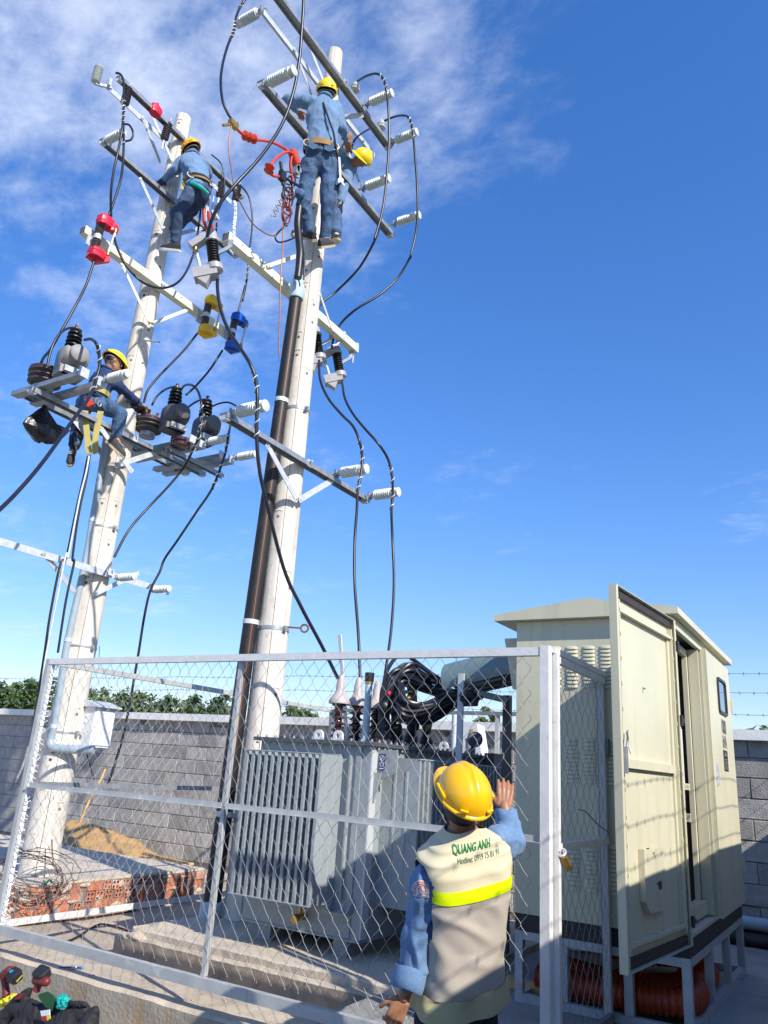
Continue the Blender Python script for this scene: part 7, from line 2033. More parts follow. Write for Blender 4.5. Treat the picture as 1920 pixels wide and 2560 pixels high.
        for (k_, h_) in ((1.04, -0.038), (1.13, -0.036), (1.13, 0.036), (1.04, 0.038)):
            for k in range(m2 + 1):
                a_ = R(208 + 124 * k / m2)
                vs.append(c + SD * math.cos(a_) * 0.185 * k_ * bl_ + F * math.sin(a_) * 0.135 * k_ * bl_ + up * h_)
        b.add(vs, [(j * (m2 + 1) + k, j * (m2 + 1) + k + 1, ((j + 1) % 4) * (m2 + 1) + k + 1, ((j + 1) % 4) * (m2 + 1) + k) for j in range(4) for k in range(m2)])
        b.build('belt_pad', cfg['belt'], bt)
        for sg in (-1, 1):
            b = MB(); rc = c + SD * sg * 0.15 - F * 0.11 - up * 0.02
            b.tube([rc + SD * math.cos(a_) * 0.042 + up * math.sin(a_) * 0.042 for a_ in [i * math.pi / 8 for i in range(17)]], 0.007, 6); b.build('belt_ring', 'galv_light', bt)
    return t, F, up, SD, J_

# ---- standing worker on the right pole, back to the camera
W1 = {'head': (-4.455,5.267,8.549), 'neck': (-4.451,5.245,8.443), 'pelvis': (-4.437,5.256,7.692),
      'shL': (-4.619,5.131,8.373), 'elL': (-4.885,5.093,8.521), 'haL': (-4.922,5.322,8.586),
      'shR': (-4.378,5.358,8.404), 'elR': (-4.318,5.433,8.155), 'haR': (-4.401,5.651,8.185),
      'hipL': (-4.537,5.226,7.533), 'knL': (-4.594,5.256,7.075), 'anL': (-4.615,5.421,6.84),
      'hipR': (-4.375,5.36,7.577), 'knR': (-4.396,5.421,7.1), 'anR': (-4.477,5.536,6.8),
      'heelL': (-4.534,5.424,6.705), 'toeL': (-4.734,5.453,6.851), 'heelR': (-4.469,5.464,6.62), 'toeR': (-4.449,5.663,6.776)}
w1, F1, up1, SD1, J1 = person('worker in faded denim standing high on the right pole with his back turned', (-4.58,5.554,6.741), W1, (-0.64, 0.77, 0.0), (-0.60, 0.70, 0.45), (0.20, -0.30, 0.93),
       {'jacket': 'denim_light', 'trousers': 'denim_mid', 'belt': 'belt', 'seed': 2, 'pockets': True, 'bulk': 1.0, 'voxel': 0.012, 'belt_h': 0.03})
b = MB(); b.tube([(-4.384,5.145,8.27), (-4.309,5.155,8.058), (-4.254,5.213,7.867), (-4.231,5.271,7.667)], 0.012, 6); b.build('shoulder_strap', 'denim_black', w1)
b = MB(); b.tube(smooth_path([(-4.557,5.157,7.141), (-4.578,5.14,7.07)], 4), [0.05, 0.06, 0.06, 0.06, 0.05], 8); b.build('cargo_pocket', 'denim_mid', w1)
b = MB(); p0 = Vector((-4.251,5.359,7.635)); p1 = Vector((-4.229,5.39,7.371)); p2 = Vector((-4.22,5.398,7.306))
b.beam(p0, p1, 0.022, 0.014, (0.64, -0.77, 0)); b.lathe([(0.030, -0.008), (0.036, 0.0), (0.030, 0.008)], p1.lerp(p2, 0.4), (0.64, -0.77, 0), 12); b.tube([p1.lerp(p2, 0.5), p2 + Vector((0.02, 0.03, -0.02))], 0.014, 6); b.tube([p1.lerp(p2, 0.5), p2 + Vector((-0.02, -0.03, -0.01))], 0.012, 6)
tag(b.build('wrench', 'galv_light', None), 'adjustable wrench hanging from the belt of the standing worker', 'wrench')

# ---- worker peeking from behind the right pole
W2 = {'head': (-4.469,6.037,8.265), 'neck': (-4.585,6.019,8.214), 'pelvis': (-4.819,6.007,8.156),
      'shL': (-4.659,5.945,8.269), 'elL': (-4.563,5.802,8.267), 'haL': (-4.514,5.804,8.35),
      'shR': (-4.6,6.032,8.19), 'elR': (-4.592,5.935,7.838), 'haR': (-4.586,5.888,7.555),
      'hipL': (-4.871,5.963,8.057), 'knL': (-4.907,5.829,7.569), 'anL': (-4.899,5.614,7.081),
      'hipR': (-4.789,6.005,8.057), 'knR': (-4.65,5.887,7.489), 'anR': (-4.549,5.814,7.074),
      'heelL': (-4.886,5.665,7.026), 'toeL': (-4.871,5.521,6.952), 'heelR': (-4.628,5.853,6.992), 'toeR': (-4.486,5.763,6.926)}
person('worker in yellow helmet peeking out to the right from behind the right pole', (-4.632,5.902,7.044), W2, (0.64, -0.77, 0.0), (0.12, -0.90, -0.32), (0.62, 0.40, 0.62),
       {'jacket': 'denim_light', 'trousers': 'denim_mid', 'seed': 4, 'face': True, 'glove': 'R', 'glove_mat': 'drill_black', 'bulk': 0.9, 'helmet': 'helmet_lemon'})
for sg in (-1, 1):
    pass

# ---- bending worker on the left pole
W3 = {'head': (-6.674,5.339,8.739), 'neck': (-6.598,5.308,8.62), 'pelvis': (-6.422,5.344,8.063),
      'shL': (-6.66,5.227,8.498), 'elL': (-6.743,5.183,8.338), 'haL': (-6.907,5.196,8.288),
      'shR': (-6.476,5.404,8.528), 'elR': (-6.539,5.55,8.513), 'haR': (-6.739,5.599,8.584),
      'hipL': (-6.471,5.279,7.946), 'knL': (-6.555,5.202,7.634), 'anL': (-6.637,5.323,7.285),
      'hipR': (-6.434,5.426,8.026), 'knR': (-6.625,5.437,7.836), 'anR': (-6.86,5.488,7.718),
      'heelL': (-6.575,5.338,7.197), 'toeL': (-6.786,5.258,7.235), 'heelR': (-6.854,5.496,7.644), 'toeR': (-6.93,5.429,7.642)}
w3, F3, up3, SD3, J3 = person('worker in faded denim bending over beside the top of the left pole', (-6.736,5.357,7.231), W3, (-0.90, 0.30, 0.0), (-0.80, 0.30, -0.20), (0.20, -0.45, 0.87),
       {'jacket': 'denim_light', 'trousers': 'denim_dark', 'belt': 'belt', 'seed': 7, 'sole': 'white_paint', 'bulk': 0.98, 'glove': 'L', 'glove_mat': 'denim_navy', 'helmet': 'helmet', 'belt_h': 0.07})
b = MB(); b.tube(smooth_path([(-6.403,5.204,8.032), (-6.306,5.266,7.985), (-6.271,5.379,7.954)], 10), 0.028, 8); b.build('shirt_tail', 'teal', w3)
b = MB(); b.beam((-6.495,5.181,8.07), (-6.502,5.172,7.941), 0.012, 0.055, (0.6, 0.79, 0)); b.build('belt_end', 'belt_green', w3)

# ---- worker sitting on the platform
W4 = {'head': (-6.898,4.979,5.514), 'neck': (-6.924,4.928,5.391), 'pelvis': (-6.959,4.883,5.021),
      'shL': (-7.007,5.065,5.414), 'elL': (-6.989,5.252,5.29), 'haL': (-6.951,5.499,5.226),
      'shR': (-6.828,4.841,5.223), 'elR': (-6.778,5.039,5.214), 'haR': (-6.848,5.373,5.176),
      'hipR': (-6.877,4.875,4.947), 'knR': (-6.696,5.048,4.871), 'anR': (-6.729,5.07,4.616),
      'hipL': (-7.099,4.879,5.009), 'knL': (-7.238,4.925,4.846), 'anL': (-7.212,4.926,4.533),
      'heelR': (-6.768,5.019,4.526), 'toeR': (-6.643,5.117,4.403), 'heelL': (-7.2,4.909,4.471), 'toeL': (-7.138,4.86,4.299)}
w4, F4, up4, SD4, J4 = person('worker in navy jacket sitting astride the equipment platform on the left pole', (-6.96,4.898,4.958), W4, (0.25, 0.95, 0.0), (0.42, 0.80, -0.42), (-0.10, 0.30, 0.95),
       {'jacket': 'denim_navy', 'trousers': 'denim_mid', 'belt': 'belt_green', 'seed': 11, 'face': True, 'glove': 'LR', 'bulk': 0.98, 'pnR': (0, -0.2, -1), 'pnL': (0, -0.2, -1)})
b = MB(); cap(b, J4['knL'].lerp(J4['hipL'], 0.55), 0.088, J4['knL'], 0.080); cap(b, J4['knL'], 0.079, J4['anL'] , 0.066); fuse(b, 0.014, 3, 0.01, (10, 10, 7), 3).build('dark_trouser_leg', 'denim_black', w4, ang=70)
b = MB()
def ribbon(b, pts, w, side, n=24, t=0.005):
    P_ = smooth_path(pts, n); s_ = Vector(side).normalized()
    m_ = len(P_); vs = []
    for i, p in enumerate(P_):
        tg = (P_[min(i + 1, m_ - 1)] - P_[max(i - 1, 0)]).normalized(); nn = tg.cross(s_).normalized() * t
        vs += [p - s_ * w / 2 - nn, p + s_ * w / 2 - nn, p + s_ * w / 2 + nn, p - s_ * w / 2 + nn]
    fs = [(i * 4 + k, i * 4 + (k + 1) % 4, (i + 1) * 4 + (k + 1) % 4, (i + 1) * 4 + k) for i in range(m_ - 1) for k in range(4)] + [(3, 2, 1, 0), tuple(range((m_ - 1) * 4, m_ * 4))]
    return b.add(vs, fs)
ribbon(b, ((-6.85,4.714,4.784),(-6.829,4.742,4.636),(-6.8,4.78,4.462),(-6.779,4.808,4.331),(-6.761,4.831,4.309),(-6.744,4.853,4.351),(-6.756,4.838,4.516),(-6.757,4.836,4.678),(-6.756,4.838,4.814)), 0.062, (0.55, 0.72, 0.1))
tag(b.build('strap_loop', 'belt_green', None), 'olive webbing strap hanging in a long loop below the seated worker', 'strap')
b = MB(); b.beam((-6.834,4.703,4.918), (-6.786,4.733,4.832), 0.04, 0.07); b.build('tool_pouch', 'orange_rubber', w4)
for k, q in enumerate(((-6.774,4.781,4.913), (-6.756,4.805,4.89), (-6.835,4.701,4.858))):
    b = MB(); q = Vector(q); b.tube([q + Vector((0, 0.02 * math.cos(a_), 0.032 * math.sin(a_))) for a_ in [i * math.pi / 6 for i in range(13)]], 0.007, 6); b.build('carabiner', 'galv', w4)
b = MB(); c = Vector((-6.899,5.372,5.128)); b.lathe([(0.055, -0.06), (0.065, 0.0), (0.05, 0.08)], c, (0.3, 0.8, 0.1), 12)
tag(b.build('impact_wrench', 'drill_black', None), 'black power tool in the hands of the seated worker', 'tool')
b = MB(); b.poly([(-7.125,5.255,5.221), (-7.071,5.326,5.195), (-7.074,5.321,5.103), (-7.109,5.276,5.147)], (-0.02, 0.02, 0))
tag(b.build('white_plate', 'white_paint', None, ang=0), 'small white plate fixed behind the knee of the seated worker', 'plate')


# ================================================================ FOREGROUND WORKER
t = thing('person', 'foreground worker in cream vest and yellow helmet seen from behind at the fence', 'person', (-1.766,3.67,0.24))
pelv, nck = Vector((-1.736,3.673,0.342)), Vector((-1.596,3.403,1.09))
up = (nck - pelv).normalized()
SD = Vector((0.56, 0.77, 0.33)); SD = (SD - up * SD.dot(up)).normalized()
F = up.cross(SD).normalized()
aw, ri = Vector((-0.42, 0.907, 0)), Vector((0.907, 0.42, 0))
hf = aw * 0.70 - ri * 0.40 + Vector((0, 0, 0.60)); hu = Vector((0, 0, 0.75)) - aw * 0.55 + ri * 0.24
f_, u_, r_ = frame(hf, hu)
rim = Vector((-1.564,3.329,1.233))
head = rim - u_ * 0.048
shL, elL, haL = pelv.lerp(nck, 0.735) - SD * 0.185 - F * 0.005, Vector((-1.77,3.382,0.677)), Vector((-1.852,3.386,0.379))
shR, elR, haR = Vector((-1.528,3.66,1.019)), Vector((-1.568,3.902,1.007)), Vector((-1.618,3.915,1.177))
hipL, hipR = pelv - SD * 0.095 - up * 0.03, pelv + SD * 0.095 - up * 0.03
GZ = -0.50
knL, knR = hipL + Vector((0, 0.02, -0.36)), hipR + Vector((-0.02, 0.05, -0.36))
anL, anR = Vector((knL.x, knL.y - 0.02, GZ + 0.09)), Vector((knR.x, knR.y, GZ + 0.09))
b = MB()
head_shapes(b, head, hf, hu, 1.0)
cap(b, nck - up * 0.04, 0.062, head - u_ * 0.06 - f_ * 0.02, 0.058)
shc = pelv.lerp(nck, 0.86); wst = pelv.lerp(nck, 0.33); ch = pelv.lerp(nck, 0.62)
ring_tube(b, [pelv - up * 0.10, pelv, wst, ch, shc, nck], [0.12, 0.15, 0.13, 0.16, 0.14, 0.06], [0.09, 0.11, 0.09, 0.105, 0.08, 0.055], SD, F, 24)
for a0, a1, a2 in ((shL, elL, haL), (shR, elR, haR)):
    cap(b, a0, 0.050, a1, 0.042); cap(b, a1, 0.043, a1.lerp(a2, 0.45), 0.041); cap(b, a1.lerp(a2, 0.45), 0.041, a2, 0.029)
for h_, k_, n_ in ((hipL, knL, anL), (hipR, knR, anR)):
    cap(b, h_, 0.085, k_, 0.055); cap(b, k_, 0.052, n_, 0.038); cap(b, n_, 0.038, n_ + F * 0.12 - Vector((0, 0, 0.05)), 0.03)
body = fuse(b, 0.0095, 4)
# right hand: back of the hand to the camera, fingers up and hooked forward into the mesh
dR = (Vector((-1.623,3.949,1.303)) - haR).normalized()
hb = hand_shapes(haR - dR * 0.02, dR, aw, 1, 1.10, 0.52, 0.8)
hb = fuse(hb, 0.0042, 3); body.add(hb.v, hb.f)
dL = (Vector((-1.888,3.364,0.285)) - haL).normalized()
hb = hand_shapes(haL, dL, F + ri * 0.6, -1, 1.0, 0.8)
hb = fuse(hb, 0.0048, 3); body.add(hb.v, hb.f)
body.build('body', 'skin', t, ang=75)
b = MB(); n = 26; vs = []; rq = random.Random(2); rows = 8
for j in range(rows + 1):
    for k in range(n):
        a_ = 2 * math.pi * k / n; back = -math.cos(a_)
        lo = -1.12 if back > 0.1 else (-0.25 if back > -0.4 else 0.3)
        th = lo + (0.5 - lo) * j / rows
        rr_ = 1.03 + rq.uniform(-0.03, 0.03) * (1 if j < 2 else 0.3)
        vs.append(head + u_ * (0.012 + 0.115 * math.sin(th) * (1.0 if th > -0.6 else 1.0)) + (f_ * math.cos(a_) * 0.106 + r_ * math.sin(a_) * 0.086) * max(0.62, math.cos(th)) * rr_ - u_ * (rq.uniform(0, 0.012) if j == 0 else 0))
b.add(vs, [(j * n + k, j * n + (k + 1) % n, (j + 1) * n + (k + 1) % n, (j + 1) * n + k) for j in range(rows) for k in range(n)])
b.build('hair', 'hair', t, ang=75)
helmet(t, rim, hf, hu, 1.03, 'helmet', True, 56)

# denim jacket: torso and sleeves
b = MB()
ring_tube(b, [pelv + up * 0.06, wst, ch, shc, nck - up * 0.02], [0.165, 0.155, 0.180, 0.165, 0.075], [0.115, 0.105, 0.118, 0.10, 0.07], SD, F, 24)
cufL = elL.lerp(haL, 0.74); cufR = elR.lerp(haR, 0.66)
cap(b, shc.lerp(shL, 0.6) - up * 0.03, 0.07, shL, 0.076); cap(b, shL, 0.078, elL, 0.073); cap(b, elL, 0.073, cufL, 0.060)
cap(b, shc.lerp(shR, 0.6) - up * 0.03, 0.07, shR, 0.074); cap(b, shR, 0.078, elR, 0.066); cap(b, elR, 0.066, cufR, 0.050)
jk = fuse(b, 0.008, 3, 0.016, (9, 9, 5), 3)
jko = jk.build('jacket', 'denim_light', t, ang=75)
jkb = BVHTree.FromPolygons([tuple(v) for v in jk.v], jk.f)
# turned-back cuffs
for c, d, r0, nm in ((cufL, (haL - elL).normalized(), 0.066, 'L'), (cufR, (haR - elR).normalized(), 0.052, 'R')):
    b = MB(); n = 28; vs = []; rq = random.Random(9)
    a0 = d.orthogonal().normalized(); b0 = d.cross(a0)
    for j, (h_, q) in enumerate(((-0.055, 1.0), (-0.045, 1.06), (0.0, 1.13), (0.03, 1.12), (0.036, 1.05), (0.02, 0.96))):
        for k in range(n):
            a_ = 2 * math.pi * k / n
            w = 1 + 0.05 * noise.noise(Vector((math.cos(a_) * 2, math.sin(a_) * 2, h_ * 30 + len(nm))))
            vs.append(c + d * (h_ + 0.012 * math.sin(a_ * 2 + 1)) + (a0 * math.cos(a_) + b0 * math.sin(a_)) * r0 * q * w)
    b.add(vs, [(j * n + k, j * n + (k + 1) % n, (j + 1) * n + (k + 1) % n, (j + 1) * n + k) for j in range(5) for k in range(n)])
    b.build('cuff', 'denim_light', t, ang=75)
# shoulder seam stitching on the near sleeve
def on_sleeve(p, dirn, off=0.002, tree=None):
    h = (tree or jkb).ray_cast(Vector(p) - Vector(dirn) * 0.5, Vector(dirn), 1.5)
    return (h[0] + h[1] * off) if h[0] is not None else None
vd = (shL - Vector((0, 0, 1.3))).normalized()
seam = [q for q in (on_sleeve(p, vd, 0.002) for p in ((-1.71,3.171,0.962),(-1.688,3.179,0.974),(-1.665,3.195,0.971),(-1.64,3.218,0.954),(-1.618,3.238,0.936),(-1.6,3.256,0.92))) if q is not None]
if len(seam) > 3:
    b = MB(); b.tube(smooth_path(seam, 20), 0.003, 5); b.build('seam', 'denim_dark', t)

# trousers
b = MB()
ring_tube(b, [pelv + up * 0.10, pelv + up * 0.03, pelv - up * 0.07], [0.158, 0.172, 0.16], [0.118, 0.135, 0.13], SD, F, 24)
for h_, k_, n_ in ((hipL, knL, anL), (hipR, knR, anR)):
    cap(b, h_, 0.110, k_, 0.085); cap(b, k_, 0.085, n_, 0.070)
tr = fuse(b, 0.010, 4, 0.012, (10, 10, 8), 6); tro = tr.build('trousers', 'denim_black', t, ang=75)
trb = BVHTree.FromPolygons([tuple(v) for v in tr.v], tr.f)
vd2 = (pelv - Vector((0, 0, 1.3))).normalized()
for pts in (((-1.734,3.404,0.333),(-1.702,3.428,0.324),(-1.664,3.456,0.314),(-1.625,3.484,0.305),(-1.592,3.498,0.322)), ((-1.734,3.404,0.333),(-1.737,3.414,0.304),(-1.74,3.419,0.287)), ((-1.592,3.498,0.322),(-1.592,3.506,0.302))):
    q = [x for x in (on_sleeve(p, vd2, 0.002, trb) for p in pts) if x is not None]
    if len(q) > 1:
        b = MB(); b.tube(smooth_path(q, 14), 0.003, 5); b.build('pocket_seam', 'denim_mid', t)
for n_, nm in ((anL, 'l'), (anR, 'r')):
    hl = Vector((n_.x, n_.y, GZ + 0.028)) - F * 0.06
    shoe(t, hl, hl + Vector((F.x, F.y, 0)).normalized() * 0.2, (0, 0, 1))

# vest: one loft in cloth zones
def vest_point(v, a_):
    """v from 0 at the hem to 1 at the collar, angle from the wearer's right."""
    ctrl = [(0.0, 0.225, 0.170), (0.14, 0.212, 0.158), (0.30, 0.198, 0.148), (0.50, 0.204, 0.150), (0.66, 0.214, 0.152), (0.78, 0.228, 0.140), (0.86, 0.222, 0.122), (0.925, 0.176, 0.102), (0.97, 0.115, 0.088), (1.0, 0.086, 0.082)]
    for i in range(len(ctrl) - 1):
        if v <= ctrl[i + 1][0]: break
    f = (v - ctrl[i][0]) / (ctrl[i + 1][0] - ctrl[i][0]); f = f * f * (3 - 2 * f) if 0 < i < 8 else f
    w = ctrl[i][1] + (ctrl[i + 1][1] - ctrl[i][1]) * f; d = ctrl[i][2] + (ctrl[i + 1][2] - ctrl[i][2]) * f
    hem0 = pelv + up * 0.015; top = nck + up * 0.012
    c = hem0.lerp(top, v)
    ca, sa = math.cos(a_), math.sin(a_)
    e = 2.35 + (0.9 if sa < 0 else 0.0)
    k_ = (abs(ca) ** e + abs(sa) ** e) ** (-1 / e)
    p = c + SD * ca * w * k_ + F * sa * d * k_
    # shoulders slope away from the collar
    if v > 0.80: p -= up * (abs(ca) ** 1.5) * 0.02 * min(1, (v - 0.8) / 0.1)
    if v > 0.9: p += up * (0.014 * -sa) * (v - 0.9) / 0.1
    # cloth folds
    q = Vector((p.dot(SD) * 9 + p.dot(up) * 7, p.dot(up) * 11 - p.dot(SD) * 5, a_))
    r1 = 1 - min(1, abs(noise.noise(Vector((q.x * 0.55, q.y * 0.28, 3.0)))) * 3.2)
    r2 = noise.noise(Vector((q.x * 1.2, q.y * 0.5, 7.0)))
    amp = (0.0115 if v < 0.62 else 0.0045) * (1 if v > 0.1 else 0.5)
    nrm = (SD * ca / w + F * sa / d).normalized()
    p += nrm * amp * (r1 * 0.9 + r2 * 0.5 - 0.25)
    if v < 0.12: p += nrm * 0.006 * math.sin(a_ * 9 + 1)
    return p
def vest_zone(name, mt, v0, v1, rows, off=0.0, n=96):
    b = MB(); vs = []
    for j in range(rows + 1):
        v = v0 + (v1 - v0) * j / rows
        for k in range(n):
            a_ = 2 * math.pi * k / n
            p = vest_point(v, a_)
            if off:
                cc = (pelv + up * 0.015).lerp(nck, v); p += (p - cc).normalized() * off
            vs.append(p)
    fs = [(j * n + k, j * n + (k + 1) % n, (j + 1) * n + (k + 1) % n, (j + 1) * n + k) for j in range(rows) for k in range(n)]
    b.add(vs, fs)
    return b
def armhole(b):
    """Cut the vest open where the sleeves pass through."""
    def inside(p):
        for a0, a1, r_q in ((shL, elL, 0.092), (shR, elR, 0.088)):
            d = a1 - a0; f = max(-0.1, min(1, (p - a0).dot(d) / d.length_squared))
            if (p - (a0 + d * f)).length < r_q and (p - pelv).dot(up) / (nck - pelv).length < 0.855: return True
        return False
    fl = [inside(v) for v in b.v]
    b.f = [f for f in b.f if not all(fl[i] for i in f)]
    used_ = sorted({i for f in b.f for i in f}); mp_ = {i: k for k, i in enumerate(used_)}
    b.v = [b.v[i] for i in used_]; b.f = [tuple(mp_[i] for i in f) for f in b.f]; b.m = [0] * len(b.f)
    return b
zl = armhole(vest_zone('v', '', 0.125, 0.70, 46)); zu = armhole(vest_zone('v', '', 0.695, 1.0, 40, 0.0, 128))
vo = zu.build('vest', 'vest_cream', t, ang=75)
zl.build('vest_lower', 'vest_grey', vo, ang=75)
vest_zone('v', '', 0.0, 0.13, 10, 0.004).build('vest_hem', 'vest_trim', vo, ang=75)
armhole(vest_zone('v', '', 0.660, 0.730, 8, 0.0045, 128)).build('reflective_band', 'hivis', vo, ang=75)
# armhole binding: a ring where each sleeve leaves the vest
allv = MB(); allv.add(zl.v, zl.f); allv.add(zu.v, zu.f)
vbt = BVHTree.FromPolygons([tuple(v) for v in allv.v], allv.f)
def project(points, dirn, off, tree=vbt):
    out = []
    for p in points:
        h = tree.ray_cast(p, dirn, 3.0)
        out.append(h[0] + h[1] * (off if h[1].dot(dirn) < 0 else -off) if h[0] is not None else None)
    return out
bk = (aw * 0.45 + F).normalized()       # looking direction for printing on the back
def print_on(body, size, centre, mt, name, bold, sx=1.0, shear=0.0, tilt=0.0):
    vs, fs = text_mesh(body, size, bold=bold)
    ux = (SD - bk * SD.dot(bk)).normalized(); uy = ux.cross(bk) * 1.0
    if uy.dot(up) < 0: uy = -uy
    ux = (ux + uy * tilt).normalized()
    o = Vector(centre) - bk * 0.6
    # cut long faces so the lettering follows the cloth
    P_ = [o + ux * (v.x * sx + v.y * shear) + uy * v.y for v in vs]
    Q_ = project(P_, bk, 0.0032)
    keep = [f for f in fs if all(Q_[i] is not None for i in f)]
    b = MB(); b.add([q if q is not None else Vector((0, 0, 0)) for q in Q_], keep)
    used_ = sorted({i for f in keep for i in f}); mp_ = {i: k for k, i in enumerate(used_)}
    c = MB(); c.add([b.v[i] for i in used_], [tuple(mp_[i] for i in f) for f in keep])
    return c.build(name, mt, vo, ang=0)
print_on('QUANG ANH', 0.050, (-1.553,3.371,1.019), 'green_ink', 'lettering', True, 0.62, 0.10, 0.0)
print_on('Hotline: 0919 75 81 91', 0.031, (-1.531,3.4,0.98), 'green_ink2', 'lettering', False, 0.76, 0.10, 0.0)

# round-topped badge on the near sleeve
bd = (Vector((-1.76,3.317,0.826)) - Vector((0, 0, 1.3))).normalized()
bc = Vector((-1.657,3.126,0.843))
axu = (shL - elL).normalized(); bx = axu.cross(bd).normalized() * -1
if bx.dot(ri) < 0: bx = -bx
by = (axu - bd * axu.dot(bd)).normalized()
def badge(r0, r1, mt, off, base=0.0, n=16):
    """Half-ring between two radii, laid on the sleeve."""
    b = MB(); vs = []
    for k in range(n + 1):
        a_ = math.pi * k / n
        for r_q in (r0, (r0 + r1) / 2, r1):
            p = bc + bx * math.cos(a_) * r_q + by * (math.sin(a_) * r_q * 1.05 + base)
            h = jkb.ray_cast(p, bd, 1.0)
            vs.append((h[0] - bd * off) if h[0] is not None else p + bd * 0.2)
    fs = [(k * 3 + j, (k + 1) * 3 + j, (k + 1) * 3 + j + 1, k * 3 + j + 1) for k in range(n) for j in range(2)]
    return b.add(vs, fs)
def strip(x0, x1, y0, y1, mt, off, n=8):
    b = MB(); vs = []
    for k in range(n + 1):
        for y in (y0, y1):
            p = bc + bx * (x0 + (x1 - x0) * k / n) + by * y
            h = jkb.ray_cast(p, bd, 1.0); vs.append((h[0] - bd * off) if h[0] is not None else p + bd * 0.2)
    return b.add(vs, [(k * 2, k * 2 + 2, k * 2 + 3, k * 2 + 1) for k in range(n)])
w = MB(); g = badge(0.001, 0.039, '', 0.0035); w.add(g.v, g.f); g = strip(-0.039, 0.039, -0.024, 0.001, '', 0.0035); w.add(g.v, g.f)
pa = w.build('sleeve_badge', 'patch_white', t, ang=80)
badge(0.0285, 0.035, '', 0.0045).build('badge_arch', 'patch_orange', pa, ang=80)
badge(0.0215, 0.0245, '', 0.0045).build('badge_arch', 'patch_navy', pa, ang=80)
strip(-0.036, 0.036, -0.0215, -0.0195, '', 0.0045).build('badge_line', 'patch_navy', pa, ang=80)
strip(-0.036, 0.036, -0.0025, -0.0010, '', 0.0045).build('badge_line', 'patch_navy', pa, ang=80)
for body_, size, oy, mt in (('R', 0.026, 0.0095, 'patch_red'), ('CONTRACTOR', 0.0125, -0.0115, 'patch_navy')):
    vs, fs = text_mesh(body_, size, bold=True)
    q = []
    for v in vs:
        p = bc + bx * v.x * 0.92 + by * (v.y + oy)
        h = jkb.ray_cast(p, bd, 1.0); q.append((h[0] - bd * 0.005) if h[0] is not None else p + bd * 0.2)
    b = MB(); b.add(q, fs); b.build('badge_lettering', mt, pa, ang=0)

# ================================================================ SMALL THINGS
b = MB(); b.tube([(-5.046,4.168,-0.148), (-4.945,4.27,-0.148)], 0.0065, 8)
pn = b.build('pen', 'pen_blue', None); tag(pn, 'blue ball pen lying on the edge of the concrete plinth', 'pen')
b = MB(); b.tube([(-4.944,4.271,-0.148), (-4.932,4.293,-0.148)], [0.0065, 0.004], 8); b.build('pen_tip', 'cyan_print', pn)
b = MB(); b.tube([(-4.983,4.22,-0.145), (-4.959,4.244,-0.145)], 0.0068, 8); b.build('pen_label', 'white_print', pn)

# coil of rusty wire by the left pole
cw = thing('wire_coil', 'loose coil of rusty wire leaning on the slab edge in front of the left pole', 'wire coil', (-6.5,4.91,0.222))
c = Vector((-6.5,4.907,0.235)); rq = random.Random(12)
for k in range(9):
    b = MB(); pts = []
    ru, rv = rq.uniform(0.26, 0.36), rq.uniform(0.22, 0.34); o = c + Vector((rq.gauss(0, .03), rq.gauss(0, .05), rq.gauss(0, .03)))
    ph = rq.uniform(0, 6.28)
    for i in range(26):
        a_ = ph + i * 6.4 / 25
        pts.append(o + Vector((-0.42, 0, 0.30)) * math.sin(a_) * rv * 1.6 + Vector((0.05, 1, 0)) * math.cos(a_) * ru + Vector((rq.gauss(0, .008), rq.gauss(0, .008), rq.gauss(0, .008))))
    b.tube(smooth_path(pts, 75), 0.0038, 5); b.build('wire_turn', 'rusty', cw)
b = MB(); b.tube(smooth_path([(-6.42,4.962,0.191), (-6.42,4.999,0.169), (-6.42,5.027,0.186), (-6.42,5.082,0.157)], 16), 0.009, 5); b.build('tape_end', 'green_tape', cw)
b = MB(); b.tube([(-6.72,5.205,0.491), (-6.7,5.222,0.378), (-6.66,5.223,0.288), (-6.55,5.205,0.21)], 0.007, 5)
tag(b.build('steel_rod', 'rusty', None), 'thin rusty rod standing against the foot of the left pole', 'rod')
# ground lines: thin dark tubes; the straight one models the fence rail's shadow
for k, (pts, lab) in enumerate(((((-6.436,4.809,-0.15),(-6.38,5.044,-0.15),(-6.336,5.509,-0.15),(-6.349,6.08,-0.15)), 'thin dark tube standing in for the left fence rail shadow on the yard'),
                               (((-5.889,4.653,-0.15),(-5.678,4.728,-0.15),(-6.019,5.283,-0.15),(-5.981,5.387,-0.15),(-5.707,5.357,-0.15),(-5.412,5.229,-0.15)), 'thin dark line lying in a curve in front of the pad kerb'))):
    b = MB(); b.tube(smooth_path(pts, 30), 0.009, 6); tag(b.build('ground_dark_line', 'rubber', None), lab, 'cord')
# stone lump and rubble on the kerb
rough_stone = MB(); rq = random.Random(4)
for (p, s_) in (((-4.837,4.887,0.02), 0.09), ((-4.886,4.778,0.01), 0.07), ((-4.906,4.707,0.0), 0.05)):
    o = len(rough_stone.v); rough_stone.ell(p, (s_ * 2.0, s_ * 0.9, s_ * 0.6), None, 12, 8, zmin=-0.6)
    for i in range(o, len(rough_stone.v)):
        rough_stone.v[i] += noise.noise_vector(rough_stone.v[i] * 14) * 0.02
tag(rough_stone.build('concrete_rubble', 'kerb', None, ang=40, kind='stuff'), 'pale lumps of concrete rubble at the left end of the pad kerb', 'rubble')
peb = MB()
for k in range(170):
    x = rq.uniform(-6.3, -2.8); y = rq.choice((rq.uniform(4.15, 4.6), rq.uniform(4.7, 6.8) if x < -5.1 else rq.uniform(4.2, 4.6)))
    s_ = rq.uniform(0.003, 0.009)
    peb.box((x, y, -0.163 + s_ * 0.3), (s_ * 2, s_ * 1.5, s_), Matrix.Rotation(rq.uniform(0, 3), 3, 'Z'))
